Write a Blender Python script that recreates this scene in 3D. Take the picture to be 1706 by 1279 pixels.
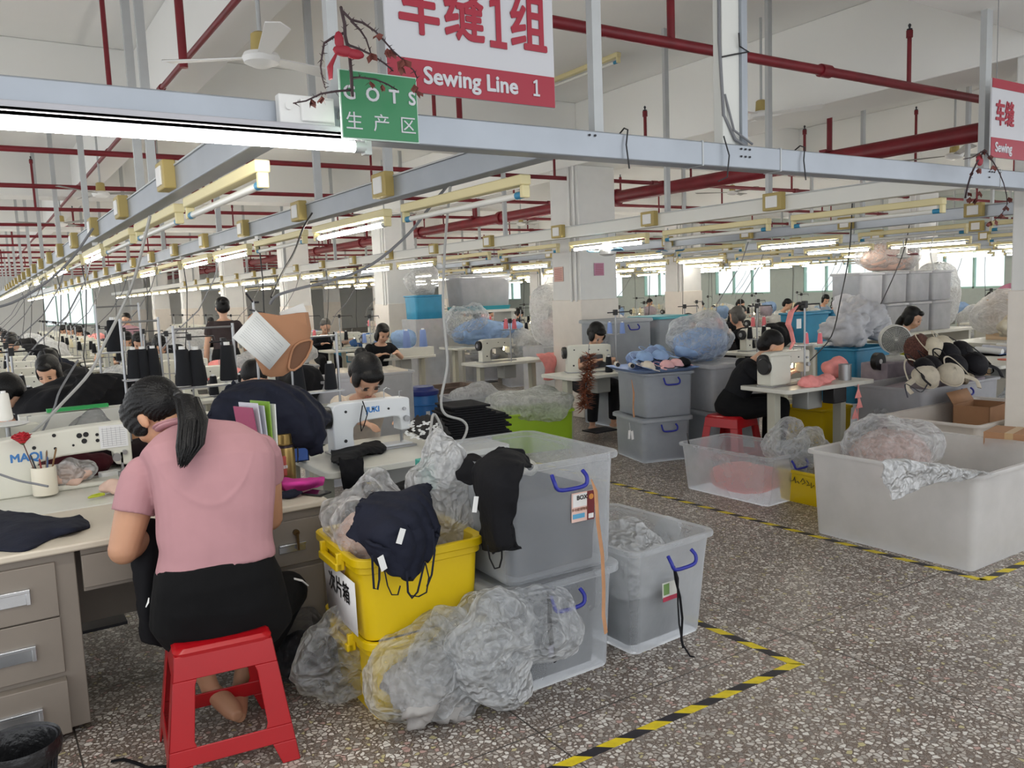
import bpy, bmesh, math, random
from mathutils import Vector as V, Matrix, noise
R = math.radians
rnd = random.Random(7)
S = bpy.context.scene
for o in list(bpy.data.objects): bpy.data.objects.remove(o, do_unlink=True)
COL = S.collection
# ---------------------------------------------------------------- camera
# world: X runs along the front beam, Y along the sewing lines, Z up
def _n(v): return V(v).normalized()
CX, CY, CH = 853.0, 639.5, 1.65
FPX = 1366.0297
_Y = _n((-50-CX, -(522-CY), -FPX)); _X = _n((2950-CX, -(405-CY), -FPX)); _Z = _X.cross(_Y).normalized(); _X = _Y.cross(_Z)
RM = Matrix((_X, _Y, _Z))
cam = bpy.data.cameras.new('camera'); cam.sensor_width = 36; cam.lens = FPX/1706*36
cam.clip_start = .05; cam.clip_end = 200
co = bpy.data.objects.new('camera', cam); COL.objects.link(co)
co.matrix_world = Matrix.Translation((0, 0, CH)) @ RM.to_4x4()
S.camera = co
def at(px, py, x=None, y=None, z=None):
    "world point seen at a pixel of the photograph, at a given x, y or z"
    d = RM @ V((px-CX, -(py-CY), -FPX))
    if z is not None: t = (z-CH)/d.z
    elif y is not None: t = y/d.y
    else: t = x/d.x
    return V((0, 0, CH)) + d*t
# ---------------------------------------------------------------- world, light, exposure
S.view_settings.view_transform = 'Standard'; S.view_settings.look = 'None'
S.view_settings.gamma = 1; S.view_settings.use_curve_mapping = False
S.view_settings.exposure = 0.25
w = bpy.data.worlds.new('world'); S.world = w; w.use_nodes = True
bg = w.node_tree.nodes['Background']; bg.inputs[0].default_value = (.94, .97, 1.0, 1); bg.inputs[1].default_value = 1.45
def area(name, loc, rot, sx, sy, power, col=(1, .98, .95)):
    l = bpy.data.lights.new(name, 'AREA'); l.shape = 'RECTANGLE'; l.size = sx; l.size_y = sy; l.energy = power; l.color = col
    o = bpy.data.objects.new(name, l); COL.objects.link(o); o.location = loc; o.rotation_euler = rot
    o.visible_camera = True
    return o
# ---------------------------------------------------------------- materials
def lin(c):
    if isinstance(c, str): c = [int(c[i:i+2], 16)/255 for i in (0, 2, 4)]
    return tuple((x/12.92 if x <= .04045 else ((x+.055)/1.055)**2.4) for x in c)+(1,)
MATS = {}
def nt(m): return m.node_tree.nodes, m.node_tree.links
def mat(name, col, rough=.6, metal=0, var=0, vs=8, bump=0, bs=60, emit=0, spec=.5, sheen=0, trans=0):
    if name in MATS: return MATS[name]
    m = bpy.data.materials.new(name); m.use_nodes = True; N, L = nt(m); p = N['Principled BSDF']
    p.inputs['Base Color'].default_value = lin(col); p.inputs['Roughness'].default_value = rough
    p.inputs['Metallic'].default_value = metal; p.inputs['Specular IOR Level'].default_value = spec
    if sheen: p.inputs['Sheen Weight'].default_value = sheen
    if emit:
        p.inputs['Emission Color'].default_value = lin(col); p.inputs['Emission Strength'].default_value = emit
    if var or bump:
        tc = N.new('ShaderNodeTexCoord')
    if var:
        nz = N.new('ShaderNodeTexNoise'); nz.inputs['Scale'].default_value = vs; nz.inputs['Detail'].default_value = 5
        L.new(tc.outputs['Object'], nz.inputs['Vector'])
        mr = N.new('ShaderNodeMapRange'); mr.inputs[1].default_value = .3; mr.inputs[2].default_value = .7
        mr.inputs[3].default_value = 1-var; mr.inputs[4].default_value = 1+var; L.new(nz.outputs[0], mr.inputs[0])
        mx = N.new('ShaderNodeVectorMath'); mx.operation = 'SCALE'; mx.inputs[0].default_value = lin(col)[:3]
        L.new(mr.outputs[0], mx.inputs['Scale']); L.new(mx.outputs[0], p.inputs['Base Color'])
    if bump:
        nb = N.new('ShaderNodeTexNoise'); nb.inputs['Scale'].default_value = bs; nb.inputs['Detail'].default_value = 4
        L.new(tc.outputs['Object'], nb.inputs['Vector'])
        b = N.new('ShaderNodeBump'); b.inputs['Strength'].default_value = bump; b.inputs['Distance'].default_value = .01
        L.new(nb.outputs[0], b.inputs['Height']); L.new(b.outputs[0], p.inputs['Normal'])
    MATS[name] = m; return m
def mat_clear(name, col, base=.4, edge=.9, rough=.25, bump=0, bs=14, dirt=0, film=0):
    "thin clear or milky plastic: part see-through, part white, denser where it is seen edge-on"
    if name in MATS: return MATS[name]
    m = bpy.data.materials.new(name); m.use_nodes = True; N, L = nt(m); p = N['Principled BSDF']
    p.inputs['Base Color'].default_value = lin(col); p.inputs['Roughness'].default_value = rough
    p.inputs['Specular IOR Level'].default_value = .6
    t = N.new('ShaderNodeBsdfTransparent'); t.inputs[0].default_value = lin('f4f5f6')
    mx = N.new('ShaderNodeMixShader'); lw = N.new('ShaderNodeLayerWeight'); lw.inputs[0].default_value = .25
    tl = N.new('ShaderNodeBsdfTranslucent'); tl.inputs[0].default_value = lin(col)
    m2 = N.new('ShaderNodeMixShader'); m2.inputs[0].default_value = .35
    L.new(p.outputs[0], m2.inputs[1]); L.new(tl.outputs[0], m2.inputs[2])
    mr = N.new('ShaderNodeMapRange'); mr.inputs[3].default_value = base; mr.inputs[4].default_value = edge
    L.new(lw.outputs['Facing'], mr.inputs[0])
    fac = mr.outputs[0]
    tc = N.new('ShaderNodeTexCoord')
    if bump:
        nb = N.new('ShaderNodeTexNoise'); nb.inputs['Scale'].default_value = bs; nb.inputs['Detail'].default_value = 6
        nb.inputs['Distortion'].default_value = 1.5
        L.new(tc.outputs['Object'], nb.inputs['Vector'])
        b = N.new('ShaderNodeBump'); b.inputs['Strength'].default_value = bump; b.inputs['Distance'].default_value = .03
        L.new(nb.outputs[0], b.inputs['Height'])
        for q in (p.inputs['Normal'], lw.inputs['Normal'], tl.inputs['Normal']): L.new(b.outputs[0], q)
    if film:
        nw = N.new('ShaderNodeTexNoise'); nw.inputs['Scale'].default_value = 7; nw.inputs['Detail'].default_value = 3; L.new(tc.outputs['Object'], nw.inputs['Vector'])
        ad = N.new('ShaderNodeMixRGB'); ad.blend_type = 'ADD'; ad.inputs[0].default_value = .12; L.new(tc.outputs['Object'], ad.inputs[1]); L.new(nw.outputs['Color'], ad.inputs[2])
        hs = []
        for sc_, w_ in ((film, 1.0), (film*2.6, .4)):
            v = N.new('ShaderNodeTexVoronoi'); v.feature = 'F1'; v.inputs['Scale'].default_value = sc_; L.new(ad.outputs[0], v.inputs['Vector'])
            m_ = N.new('ShaderNodeMath'); m_.operation = 'MULTIPLY'; m_.inputs[1].default_value = w_; L.new(v.outputs['Distance'], m_.inputs[0]); hs.append(m_.outputs[0])
        sm = N.new('ShaderNodeMath'); sm.operation = 'ADD'; L.new(hs[0], sm.inputs[0]); L.new(hs[1], sm.inputs[1])
        b = N.new('ShaderNodeBump'); b.inputs['Strength'].default_value = 1; b.inputs['Distance'].default_value = .07; L.new(sm.outputs[0], b.inputs['Height'])
        L.new(b.outputs[0], p.inputs['Normal'])
        v = N.new('ShaderNodeTexVoronoi'); v.feature = 'DISTANCE_TO_EDGE'; v.inputs['Scale'].default_value = film*1.3; L.new(ad.outputs[0], v.inputs['Vector'])
        r_ = N.new('ShaderNodeMapRange'); r_.inputs[1].default_value = .0; r_.inputs[2].default_value = .25; r_.inputs[3].default_value = .10; r_.inputs[4].default_value = 0; L.new(v.outputs['Distance'], r_.inputs[0])
        ma = N.new('ShaderNodeMath'); ma.operation = 'ADD'; ma.use_clamp = True; L.new(r_.outputs[0], ma.inputs[0]); L.new(fac, ma.inputs[1]); fac = ma.outputs[0]
    if dirt:
        nd = N.new('ShaderNodeTexNoise'); nd.inputs['Scale'].default_value = 5; nd.inputs['Detail'].default_value = 6
        L.new(tc.outputs['Object'], nd.inputs['Vector'])
        ma = N.new('ShaderNodeMath'); ma.operation = 'MULTIPLY_ADD'; ma.inputs[1].default_value = dirt; ma.use_clamp = True
        L.new(nd.outputs[0], ma.inputs[0]); L.new(fac, ma.inputs[2]); fac = ma.outputs[0]
    L.new(fac, mx.inputs[0]); L.new(t.outputs[0], mx.inputs[1]); L.new(m2.outputs[0], mx.inputs[2])
    L.new(mx.outputs[0], N['Material Output'].inputs[0])
    MATS[name] = m; return m
def emat(name, col, s):
    if name in MATS: return MATS[name]
    m = bpy.data.materials.new(name); m.use_nodes = True; N, L = nt(m); p = N['Principled BSDF']
    p.inputs['Base Color'].default_value = lin('f0f0f0')
    p.inputs['Emission Color'].default_value = lin(col); p.inputs['Emission Strength'].default_value = s
    MATS[name] = m; return m
def mat_terrazzo():
    m = bpy.data.materials.new('terrazzo'); m.use_nodes = True; N, L = nt(m); p = N['Principled BSDF']
    tc = N.new('ShaderNodeTexCoord'); nz = N.new('ShaderNodeTexNoise'); nz.inputs['Scale'].default_value = 30
    L.new(tc.outputs['Object'], nz.inputs['Vector'])
    wv = N.new('ShaderNodeMixRGB'); wv.blend_type = 'ADD'; wv.inputs[0].default_value = .018
    L.new(tc.outputs['Object'], wv.inputs[1]); L.new(nz.outputs['Color'], wv.inputs[2])
    def vor(feat, sc):
        v = N.new('ShaderNodeTexVoronoi'); v.feature = feat; v.inputs['Scale'].default_value = sc; L.new(wv.outputs[0], v.inputs['Vector']); return v
    SC = 48
    d = vor('DISTANCE_TO_EDGE', SC); c = vor('F1', SC)
    # random threshold per chip so that the stones differ in size
    sep = N.new('ShaderNodeSeparateColor'); L.new(c.outputs['Color'], sep.inputs[0])
    th = N.new('ShaderNodeMapRange'); th.inputs[3].default_value = .03; th.inputs[4].default_value = .22; L.new(sep.outputs[0], th.inputs[0])
    sub = N.new('ShaderNodeMath'); sub.operation = 'SUBTRACT'; L.new(d.outputs['Distance'], sub.inputs[0]); L.new(th.outputs[0], sub.inputs[1])
    st = N.new('ShaderNodeMapRange'); st.inputs[1].default_value = 0; st.inputs[2].default_value = .05; L.new(sub.outputs[0], st.inputs[0])
    cr = N.new('ShaderNodeValToRGB'); e = cr.color_ramp.elements
    cols = [(0, '89827b'), (.12, 'b8b0a7'), (.3, 'cdc7bf'), (.45, 'e4e0d8'), (.62, 'b3ada4'), (.72, 'd8d0c6'), (.8, 'a39c96'), (.87, 'c4ba8c'), (.91, 'c09f96'), (.95, 'e0dbd3')]
    cr.color_ramp.interpolation = 'CONSTANT'
    e[0].position = 0; e[0].color = lin(cols[0][1]); e[1].position = cols[1][0]; e[1].color = lin(cols[1][1])
    for q, cc in cols[2:]:
        z = e.new(q); z.color = lin(cc)
    L.new(sep.outputs[1], cr.inputs[0])
    # small chips inside the matrix
    d2 = vor('DISTANCE_TO_EDGE', 170); s2 = N.new('ShaderNodeMapRange'); s2.inputs[1].default_value = .12; s2.inputs[2].default_value = .2; L.new(d2.outputs['Distance'], s2.inputs[0])
    g = N.new('ShaderNodeMixRGB'); g.inputs[1].default_value = lin('65584f'); g.inputs[2].default_value = lin('9d9085'); L.new(s2.outputs[0], g.inputs[0])
    mx = N.new('ShaderNodeMixRGB'); L.new(st.outputs[0], mx.inputs[0]); L.new(g.outputs[0], mx.inputs[1]); L.new(cr.outputs[0], mx.inputs[2])
    # grime in soft large patches
    n2 = N.new('ShaderNodeTexNoise'); n2.inputs['Scale'].default_value = 1.3; n2.inputs['Detail'].default_value = 6; L.new(tc.outputs['Object'], n2.inputs['Vector'])
    r2 = N.new('ShaderNodeMapRange'); r2.inputs[1].default_value = .3; r2.inputs[2].default_value = .7; r2.inputs[3].default_value = .78; r2.inputs[4].default_value = 1.02; L.new(n2.outputs[0], r2.inputs[0])
    # panel joints every 1.35 m through x=3.09, y=2.42
    sp = N.new('ShaderNodeSeparateXYZ'); L.new(tc.outputs['Object'], sp.inputs[0])
    def joint(out, off, per):
        a = N.new('ShaderNodeMath'); a.operation = 'SUBTRACT'; a.inputs[1].default_value = off; L.new(out, a.inputs[0])
        b = N.new('ShaderNodeMath'); b.operation = 'PINGPONG'; b.inputs[1].default_value = per/2; L.new(a.outputs[0], b.inputs[0])
        c_ = N.new('ShaderNodeMath'); c_.operation = 'GREATER_THAN'; c_.inputs[1].default_value = .0035; L.new(b.outputs[0], c_.inputs[0]); return c_.outputs[0]
    jx = joint(sp.outputs[0], 3.09, 1.45); jy = joint(sp.outputs[1], 2.42, 1.45)
    mn = N.new('ShaderNodeMath'); mn.operation = 'MULTIPLY'; L.new(jx, mn.inputs[0]); L.new(jy, mn.inputs[1])
    jm = N.new('ShaderNodeMixRGB'); jm.inputs[1].default_value = lin('4a4540'); L.new(mn.outputs[0], jm.inputs[0]); L.new(mx.outputs[0], jm.inputs[2])
    sc = N.new('ShaderNodeVectorMath'); sc.operation = 'SCALE'; L.new(jm.outputs[0], sc.inputs[0]); L.new(r2.outputs[0], sc.inputs['Scale'])
    L.new(sc.outputs[0], p.inputs['Base Color'])
    rr = N.new('ShaderNodeMapRange'); rr.inputs[3].default_value = .42; rr.inputs[4].default_value = .26; L.new(n2.outputs[0], rr.inputs[0]); L.new(rr.outputs[0], p.inputs['Roughness'])
    return m
# ---------------------------------------------------------------- geometry collector
class G:
    def __init__(s): s.v = []; s.f = []
    def add(s, vs, fs):
        k = len(s.v); s.v += [V(v) for v in vs]; s.f += [[i+k for i in f] for f in fs]; return s
    def box(s, x0, x1, y0, y1, z0, z1):
        return s.add([(x, y, z) for z in (z0, z1) for y in (y0, y1) for x in (x0, x1)],
                     [(0, 2, 3, 1), (4, 5, 7, 6), (0, 1, 5, 4), (2, 6, 7, 3), (0, 4, 6, 2), (1, 3, 7, 5)])
    def bar(s, p0, p1, w, h, up=(0, 0, 1)):
        p0, p1 = V(p0), V(p1); d = (p1-p0).normalized(); u = V(up)
        a = d.cross(u)
        if a.length < 1e-4: a = d.cross(V((0, 1, 0)))
        a.normalize(); b = a.cross(d)
        q = [p+a*i*w/2+b*j*h/2 for p in (p0, p1) for j in (-1, 1) for i in (-1, 1)]
        return s.add(q, [(0, 2, 3, 1), (4, 5, 7, 6), (0, 1, 5, 4), (2, 6, 7, 3), (0, 4, 6, 2), (1, 3, 7, 5)])
    def tube(s, pts, r, n=8, cap=True, flat=1):
        pts = [V(p) for p in pts]; rs = r if isinstance(r, (list, tuple)) else [r]*len(pts)
        k = len(s.v); prev = None
        for i, p in enumerate(pts):
            d = (pts[min(i+1, len(pts)-1)]-pts[max(i-1, 0)])
            d = d.normalized() if d.length > 1e-9 else V((0, 0, 1))
            if prev is None:
                a = d.cross(V((0, 0, 1)))
                if a.length < .05: a = d.cross(V((0, 1, 0)))
            else: a = prev-d*prev.dot(d)
            a.normalize(); prev = a; b = d.cross(a)
            for j in range(n):
                t = 2*math.pi*j/n; s.v.append(p+(a*math.cos(t)+b*math.sin(t)*flat)*rs[i])
        for i in range(len(pts)-1):
            for j in range(n):
                j2 = (j+1) % n; s.f.append([k+i*n+j, k+i*n+j2, k+(i+1)*n+j2, k+(i+1)*n+j])
        if cap:
            s.f.append([k+j for j in range(n)][::-1]); s.f.append([k+(len(pts)-1)*n+j for j in range(n)])
        return s
    def cone(s, p0, p1, r0, r1=None, n=16): return s.tube([p0, p1], [r0, r0 if r1 is None else r1], n)
    def lathe(s, prof, c=(0, 0, 0), n=24, cap=True):
        k = len(s.v); c = V(c)
        for r, z in prof:
            for j in range(n):
                t = 2*math.pi*j/n; s.v.append(c+V((r*math.cos(t), r*math.sin(t), z)))
        for i in range(len(prof)-1):
            for j in range(n):
                j2 = (j+1) % n; s.f.append([k+i*n+j, k+i*n+j2, k+(i+1)*n+j2, k+(i+1)*n+j])
        if cap:
            s.f.append([k+j for j in range(n)][::-1]); s.f.append([k+(len(prof)-1)*n+j for j in range(n)])
        return s
    def loft(s, rings, cap=(True, True)):
        k = len(s.v); n = len(rings[0])
        for r in rings: s.v += [V(p) for p in r]
        for i in range(len(rings)-1):
            for j in range(n):
                j2 = (j+1) % n; s.f.append([k+i*n+j, k+i*n+j2, k+(i+1)*n+j2, k+(i+1)*n+j])
        if cap[0]: s.f.append([k+j for j in range(n)][::-1])
        if cap[1]: s.f.append([k+(len(rings)-1)*n+j for j in range(n)])
        return s
    def ell(s, c, r, n=16, rot=None):
        c = V(c); k = len(s.v); m = n//2
        if not isinstance(r, (list, tuple)): r = (r, r, r)
        ring = []
        for i in range(1, m):
            a = math.pi*i/m
            for j in range(n):
                t = 2*math.pi*j/n; q = V((r[0]*math.sin(a)*math.cos(t), r[1]*math.sin(a)*math.sin(t), -r[2]*math.cos(a)))
                if rot: q = rot @ q
                ring.append(c+q)
        b = V((0, 0, -r[2])); t_ = V((0, 0, r[2]))
        if rot: b = rot @ b; t_ = rot @ t_
        s.v += [c+b, c+t_]+ring
        for j in range(n):
            j2 = (j+1) % n; s.f.append([k, k+2+j2, k+2+j]); s.f.append([k+1, k+2+(m-2)*n+j, k+2+(m-2)*n+j2])
        for i in range(m-2):
            for j in range(n):
                j2 = (j+1) % n; s.f.append([k+2+i*n+j, k+2+i*n+j2, k+2+(i+1)*n+j2, k+2+(i+1)*n+j])
        return s
    def prism(s, poly, lo, hi, ax='y'):
        "2D polygon (u,v) extruded along an axis: 'y' -> u=x v=z, 'z' -> u=x v=y, 'x' -> u=y v=z"
        f = {'y': lambda u, v, t: (u, t, v), 'z': lambda u, v, t: (u, v, t), 'x': lambda u, v, t: (t, u, v)}[ax]
        n = len(poly); q = [f(u, v, lo) for u, v in poly]+[f(u, v, hi) for u, v in poly]
        return s.add(q, [list(range(n))[::-1], list(range(n, 2*n))]+[[i, (i+1) % n, n+(i+1) % n, n+i] for i in range(n)])
    def xf(s, m, k=0):
        for i in range(k, len(s.v)): s.v[i] = m @ s.v[i]
        return s
    def mesh(s, name):
        me = bpy.data.meshes.new(name); me.from_pydata([tuple(v) for v in s.v], [], s.f); me.validate(); return me
def finish(me, fixn=True, ang=40):
    if fixn:
        b = bmesh.new(); b.from_mesh(me); bmesh.ops.recalc_face_normals(b, faces=b.faces); b.to_mesh(me); b.free()
    me.shade_smooth()
    if ang: me.set_sharp_from_angle(angle=R(ang))
    return me
def link(name, me, m=None, parent=None, loc=None, rot=None):
    o = bpy.data.objects.new(name, me); COL.objects.link(o)
    if m is not None and not me.materials: me.materials.append(m)
    if parent is not None: o.parent = parent
    if loc is not None: o.location = loc
    if rot is not None: o.rotation_euler = rot if not isinstance(rot, (int, float)) else (0, 0, rot)
    return o
def build(name, g, m, parent=None, loc=None, rot=None, bev=0, ang=40, seg=2, fixn=True):
    o = link(name, finish(g.mesh(name), fixn, ang), m, parent, loc, rot)
    if bev:
        b = o.modifiers.new('bevel', 'BEVEL'); b.width = bev; b.segments = seg; b.limit_method = 'ANGLE'; b.angle_limit = R(35)
    return o
SC2 = bpy.data.scenes.new('scratch')
def evalmesh(o):
    COL.objects.unlink(o) if o.name in COL.objects else None
    SC2.collection.objects.link(o)
    with bpy.context.temp_override(scene=SC2, view_layer=SC2.view_layers[0]): dg = bpy.context.evaluated_depsgraph_get(); dg.update()
    me = bpy.data.meshes.new_from_object(o.evaluated_get(dg), depsgraph=dg); bpy.data.objects.remove(o); return me
def remesh(g, vox, smooth=4, f=.5):
    o = link('tmp', finish(g.mesh('tmp'), True, None)); r = o.modifiers.new('r', 'REMESH'); r.mode = 'VOXEL'; r.voxel_size = vox
    if smooth:
        q = o.modifiers.new('s', 'SMOOTH'); q.iterations = smooth; q.factor = f
    me = evalmesh(o); me.shade_smooth(); return me
def disp(me, fn):
    "move every vertex along its normal by fn(co)"
    n = len(me.vertices); nn = [v.normal.copy() for v in me.vertices]; cc = [v.co.copy() for v in me.vertices]; out = []
    for c, q in zip(cc, nn): out.extend(c+q*fn(c))
    me.vertices.foreach_set('co', out); me.update(); return me
def tag(o, label=None, cat=None, group=None, kind=None):
    if label: o['label'] = label
    if cat: o['category'] = cat
    if group: o['group'] = group
    if kind: o['kind'] = kind
    return o
def thing(name, label, cat, loc=(0, 0, 0), rot=0, group=None):
    o = bpy.data.objects.new(name, None); COL.objects.link(o); o.location = loc; o.empty_display_size = .1
    o.rotation_euler = (0, 0, rot) if isinstance(rot, (int, float)) else rot
    return tag(o, label, cat, group)
def struct(name, g, m, **k):
    o = build(name, g, m, **k); o['kind'] = 'structure'; return o
def kids(o): return [c for c in bpy.data.objects if c.parent is o]
KID = {}
def dup(root, loc=None, rot=None, label=None, group=None, parent=None):
    if root.name not in KID:
        KID[root.name] = [(c, [(d) for d in kids(c)]) for c in kids(root)]
    r = root.copy(); COL.objects.link(r)
    if loc is not None: r.location = loc
    if rot is not None: r.rotation_euler = (0, 0, rot) if isinstance(rot, (int, float)) else rot
    if label: r['label'] = label
    if group: r['group'] = group
    for c, gs in KID[root.name]:
        q = c.copy(); COL.objects.link(q); q.parent = r
        for d in gs:
            e = d.copy(); COL.objects.link(e); e.parent = q
    return r
ORD = ['first', 'second', 'third', 'fourth', 'fifth', 'sixth', 'seventh', 'eighth', 'ninth', 'tenth', 'eleventh', 'twelfth', 'thirteenth', 'fourteenth', 'fifteenth', 'sixteenth', 'seventeenth', 'eighteenth', 'nineteenth', 'twentieth', 'twenty-first', 'twenty-second', 'twenty-third', 'twenty-fourth', 'twenty-fifth', 'twenty-sixth', 'twenty-seventh']
def rrect(w, d, r, z, n=4, cx=0, cy=0):
    out = []
    for sx, sy, a0 in ((1, 1, 0), (-1, 1, 90), (-1, -1, 180), (1, -1, 270)):
        for i in range(n+1):
            a = R(a0+90*i/n); out.append((cx+sx*(w/2-r)+r*math.cos(a), cy+sy*(d/2-r)+r*math.sin(a), z))
    return out
def ridged(p, f, oct=4):
    s = 0; a = 1; q = V(p)*f
    for i in range(oct):
        s += a*(1-abs(noise.noise(q)*2)); a *= .5; q = q*2.07+V((3.1, 1.7, 5.3))
    return s/2-.5
TXT = {}
def text(s, size, parent, m, loc, rot, name='lettering', bold=0, depth=.002, sx=1, align='CENTER'):
    c = bpy.data.curves.new('txt', 'FONT'); c.body = s; c.size = size;  c.extrude = depth; c.align_x = align; c.align_y = 'CENTER'
    c.resolution_u = 3
    o = bpy.data.objects.new('t', c); me = evalmesh(o)
    if not len(me.vertices): print('NO GLYPHS', s)
    me.materials.clear()
    if bold:   # heavier strokes: the outline repeated at small shifts
        vs = [v.co.copy() for v in me.vertices]; fs = [tuple(p.vertices) for p in me.polygons]; V2, F2 = [], []
        for dx, dy in ((0, 0), (-1, 0), (1, 0), (0, -1), (0, 1), (-.7, -.7), (.7, .7), (-.7, .7), (.7, -.7)):
            k_ = len(V2); V2 += [(v.x+dx*bold, v.y+dy*bold, v.z+(dx+dy*3)*1e-5) for v in vs]; F2 += [tuple(i+k_ for i in f) for f in fs]
        me = bpy.data.meshes.new(name); me.from_pydata(V2, [], F2)
    q = link(name, me, m, parent, loc, rot); q.scale = (sx, 1, 1); return q
def crv(P, n=5):
    P = [V(q) for q in P]; out = []
    for i in range(len(P)-1):
        a, b, c, d = P[max(i-1, 0)], P[i], P[i+1], P[min(i+2, len(P)-1)]
        for k_ in range(n):
            u = k_/n; out.append(.5*((2*b)+(c-a)*u+(2*a-5*b+4*c-d)*u*u+(3*b-a-3*c+d)*u*u*u))
    return out+[P[-1]]
FRONT = (R(90), 0, 0)   # lettering that faces -Y
# ================================================================ SETTING
white = mat('white_paint', 'e6e6e2', .85, var=.03, vs=2)
ceilm = mat('ceiling_paint', 'efefec', .9, var=.03, vs=.8)
colm = mat('column_paint', 'e2e2e0', .6, var=.02)
tilem = mat('cream_tile', 'e4ddd4', .35, var=.03)
red = mat('red_pipe_paint', '74121f', .45, var=.15, vs=6)
alu = mat('aluminium', 'a3a9b1', .4, .55, var=.05, vs=5)
zinc = mat('grey_steel', 'b9bcbd', .5, .3, var=.05)
dark = mat('dark_metal', '35353a', .45, .5)
black = mat('black_plastic', '141416', .45)
cream = mat('cream_plastic', 'dfd3a2', .45)
ochre = mat('ochre_box', 'b09c5e', .5)
wplas = mat('white_plastic', 'e8e8e6', .4)
bluecap = mat('blue_cap', '2f86ad', .4)
tube_on = emat('lit_tube', 'fffaf0', 42)
tube_on_far = emat('lit_tube_far', 'fffaf0', 42)
tube_off = mat('unlit_tube', 'e6e6e0', .25)
wire = mat('grey_cable', '77787c', .5)
wirew = mat('white_cable', 'd8d8d6', .5)
wireb = mat('black_cable', '1c1c1f', .5)
g = G().add([(-4, -3, 0), (26, -3, 0), (26, 45, 0), (-4, 45, 0)], [(0, 1, 2, 3)]); fl = struct('floor', g, mat_terrazzo(), fixn=False)
ZC = 3.95
struct('ceiling', G().box(-4, 26, -1, 45, ZC, ZC+.12), ceilm)
# end wall with windows, right wall with windows, left wall
struct('wall_back', G().box(-4, 2.9, 44, 44.2, 0, ZC).box(5.0, 26, 44, 44.2, 0, ZC).box(2.9, 5.0, 44, 44.2, 0, .9).box(2.9, 5, 44, 44.2, 2.75, ZC), white)
WY = [(y, y+2.6) for y in (7.6, 11.6, 15.6, 19.6, 23.6, 27.6, 31.6, 35.6)]
gw = G().box(24, 24.2, -1, 45, 0, 1.25).box(24, 24.2, -1, 45, 2.35, ZC); y0 = -1
for a, b in WY: gw.box(24, 24.2, y0, a, 1.25, 2.35); y0 = b
gw.box(24, 24.2, y0, 45, 1.25, 2.35)
struct('wall_right', gw, mat('grey_green_wall', 'b7c0bb', .7, var=.03))
frame = mat('window_frame_paint', 'aacfc2', .5)
pane = emat('daylight_pane', 'dcfff6', 1.6)
mint = mat_clear('window_glass', 'c9efe2', .12, .4, .1)
k = 1
def window(name, x0, x1, y0, y1, z0, z1, nv):
    g = G(); t = .05
    along = y1-y0 > x1-x0
    g.box(x0, x1, y0, y1, z0, z0+t).box(x0, x1, y0, y1, z1-t, z1)
    for i in range(nv+1):
        if along: c = y0+(y1-y0)*i/nv; g.box(x0, x1, c-t/2, c+t/2, z0, z1)
        else: c = x0+(x1-x0)*i/nv; g.box(c-t/2, c+t/2, y0, y1, z0, z1)
    f = struct(name, g, frame)
    p = G()
    if along: p.box((x0+x1)/2-.005, (x0+x1)/2+.005, y0, y1, z0, z1)
    else: p.box(x0, x1, (y0+y1)/2-.005, (y0+y1)/2+.005, z0, z1)
    build('glass', p, mint, f)
for i, (a, b) in enumerate(WY): window('window_%d' % (i+1), 24.02, 24.12, a, b, 1.25, 2.35, 3)
window('window_%d' % (len(WY)+1), 2.9, 5, 44.05, 44.15, .9, 2.75, 4)
# ceiling beams
ZB = 3.2
nb = 0
for x0 in (-2.1, 6.5, 14.1):
    for_g = G().box(x0, x0+.6, -1, 44, ZB, ZC); struct('trim_%d' % (nb+1), for_g, ceilm, bev=.01); nb += 1
for j in range(8):
    y0 = 2.5+5.77*j
    g = G()
    for xa, xb in ((-4, -2.1), (-1.5, 6.5), (7.1, 14.1), (14.7, 24)): g.box(xa, xb, y0, y0+.5, ZB+.12, ZC)
    struct('trim_%d' % (nb+1), g, ceilm, bev=.01); nb += 1
for x0 in (1.45, 10.8):     # secondary beams along the lines
    g = G()
    for j in range(-1, 7): g.box(x0, x0+.3, (3.0+5.77*j if j >= 0 else -1), 2.5+5.77*(j+1), ZB+.2, ZC)
    struct('trim_%d' % (nb+1), g, ceilm, bev=.01); nb += 1
# columns: plaster shaft above a tiled dado
ci = 0
for x0 in (6.5, 14.1):
    for j in range(8):
        if x0 == 14.1 and j == 0: continue
        y0 = 2.5+5.77*j; ci += 1
        c = G().box(x0, x0+.6, y0, y0+.6, 0, ZB)
        o = struct('wall_column_%d' % ci, c, colm, bev=.012)
        d = G().box(x0-.012, x0+.612, y0-.012, y0+.612, 0, 1.52)
        build('tiled_dado', d, tilem, o, bev=.008)
        d = G()
        for sx in (.07, .17): d.cone((x0-.02, y0+sx, 1.5), (x0-.02, y0+sx, ZB-.01), .016)
        build('conduit_pipe', d, wplas, o)
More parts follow.
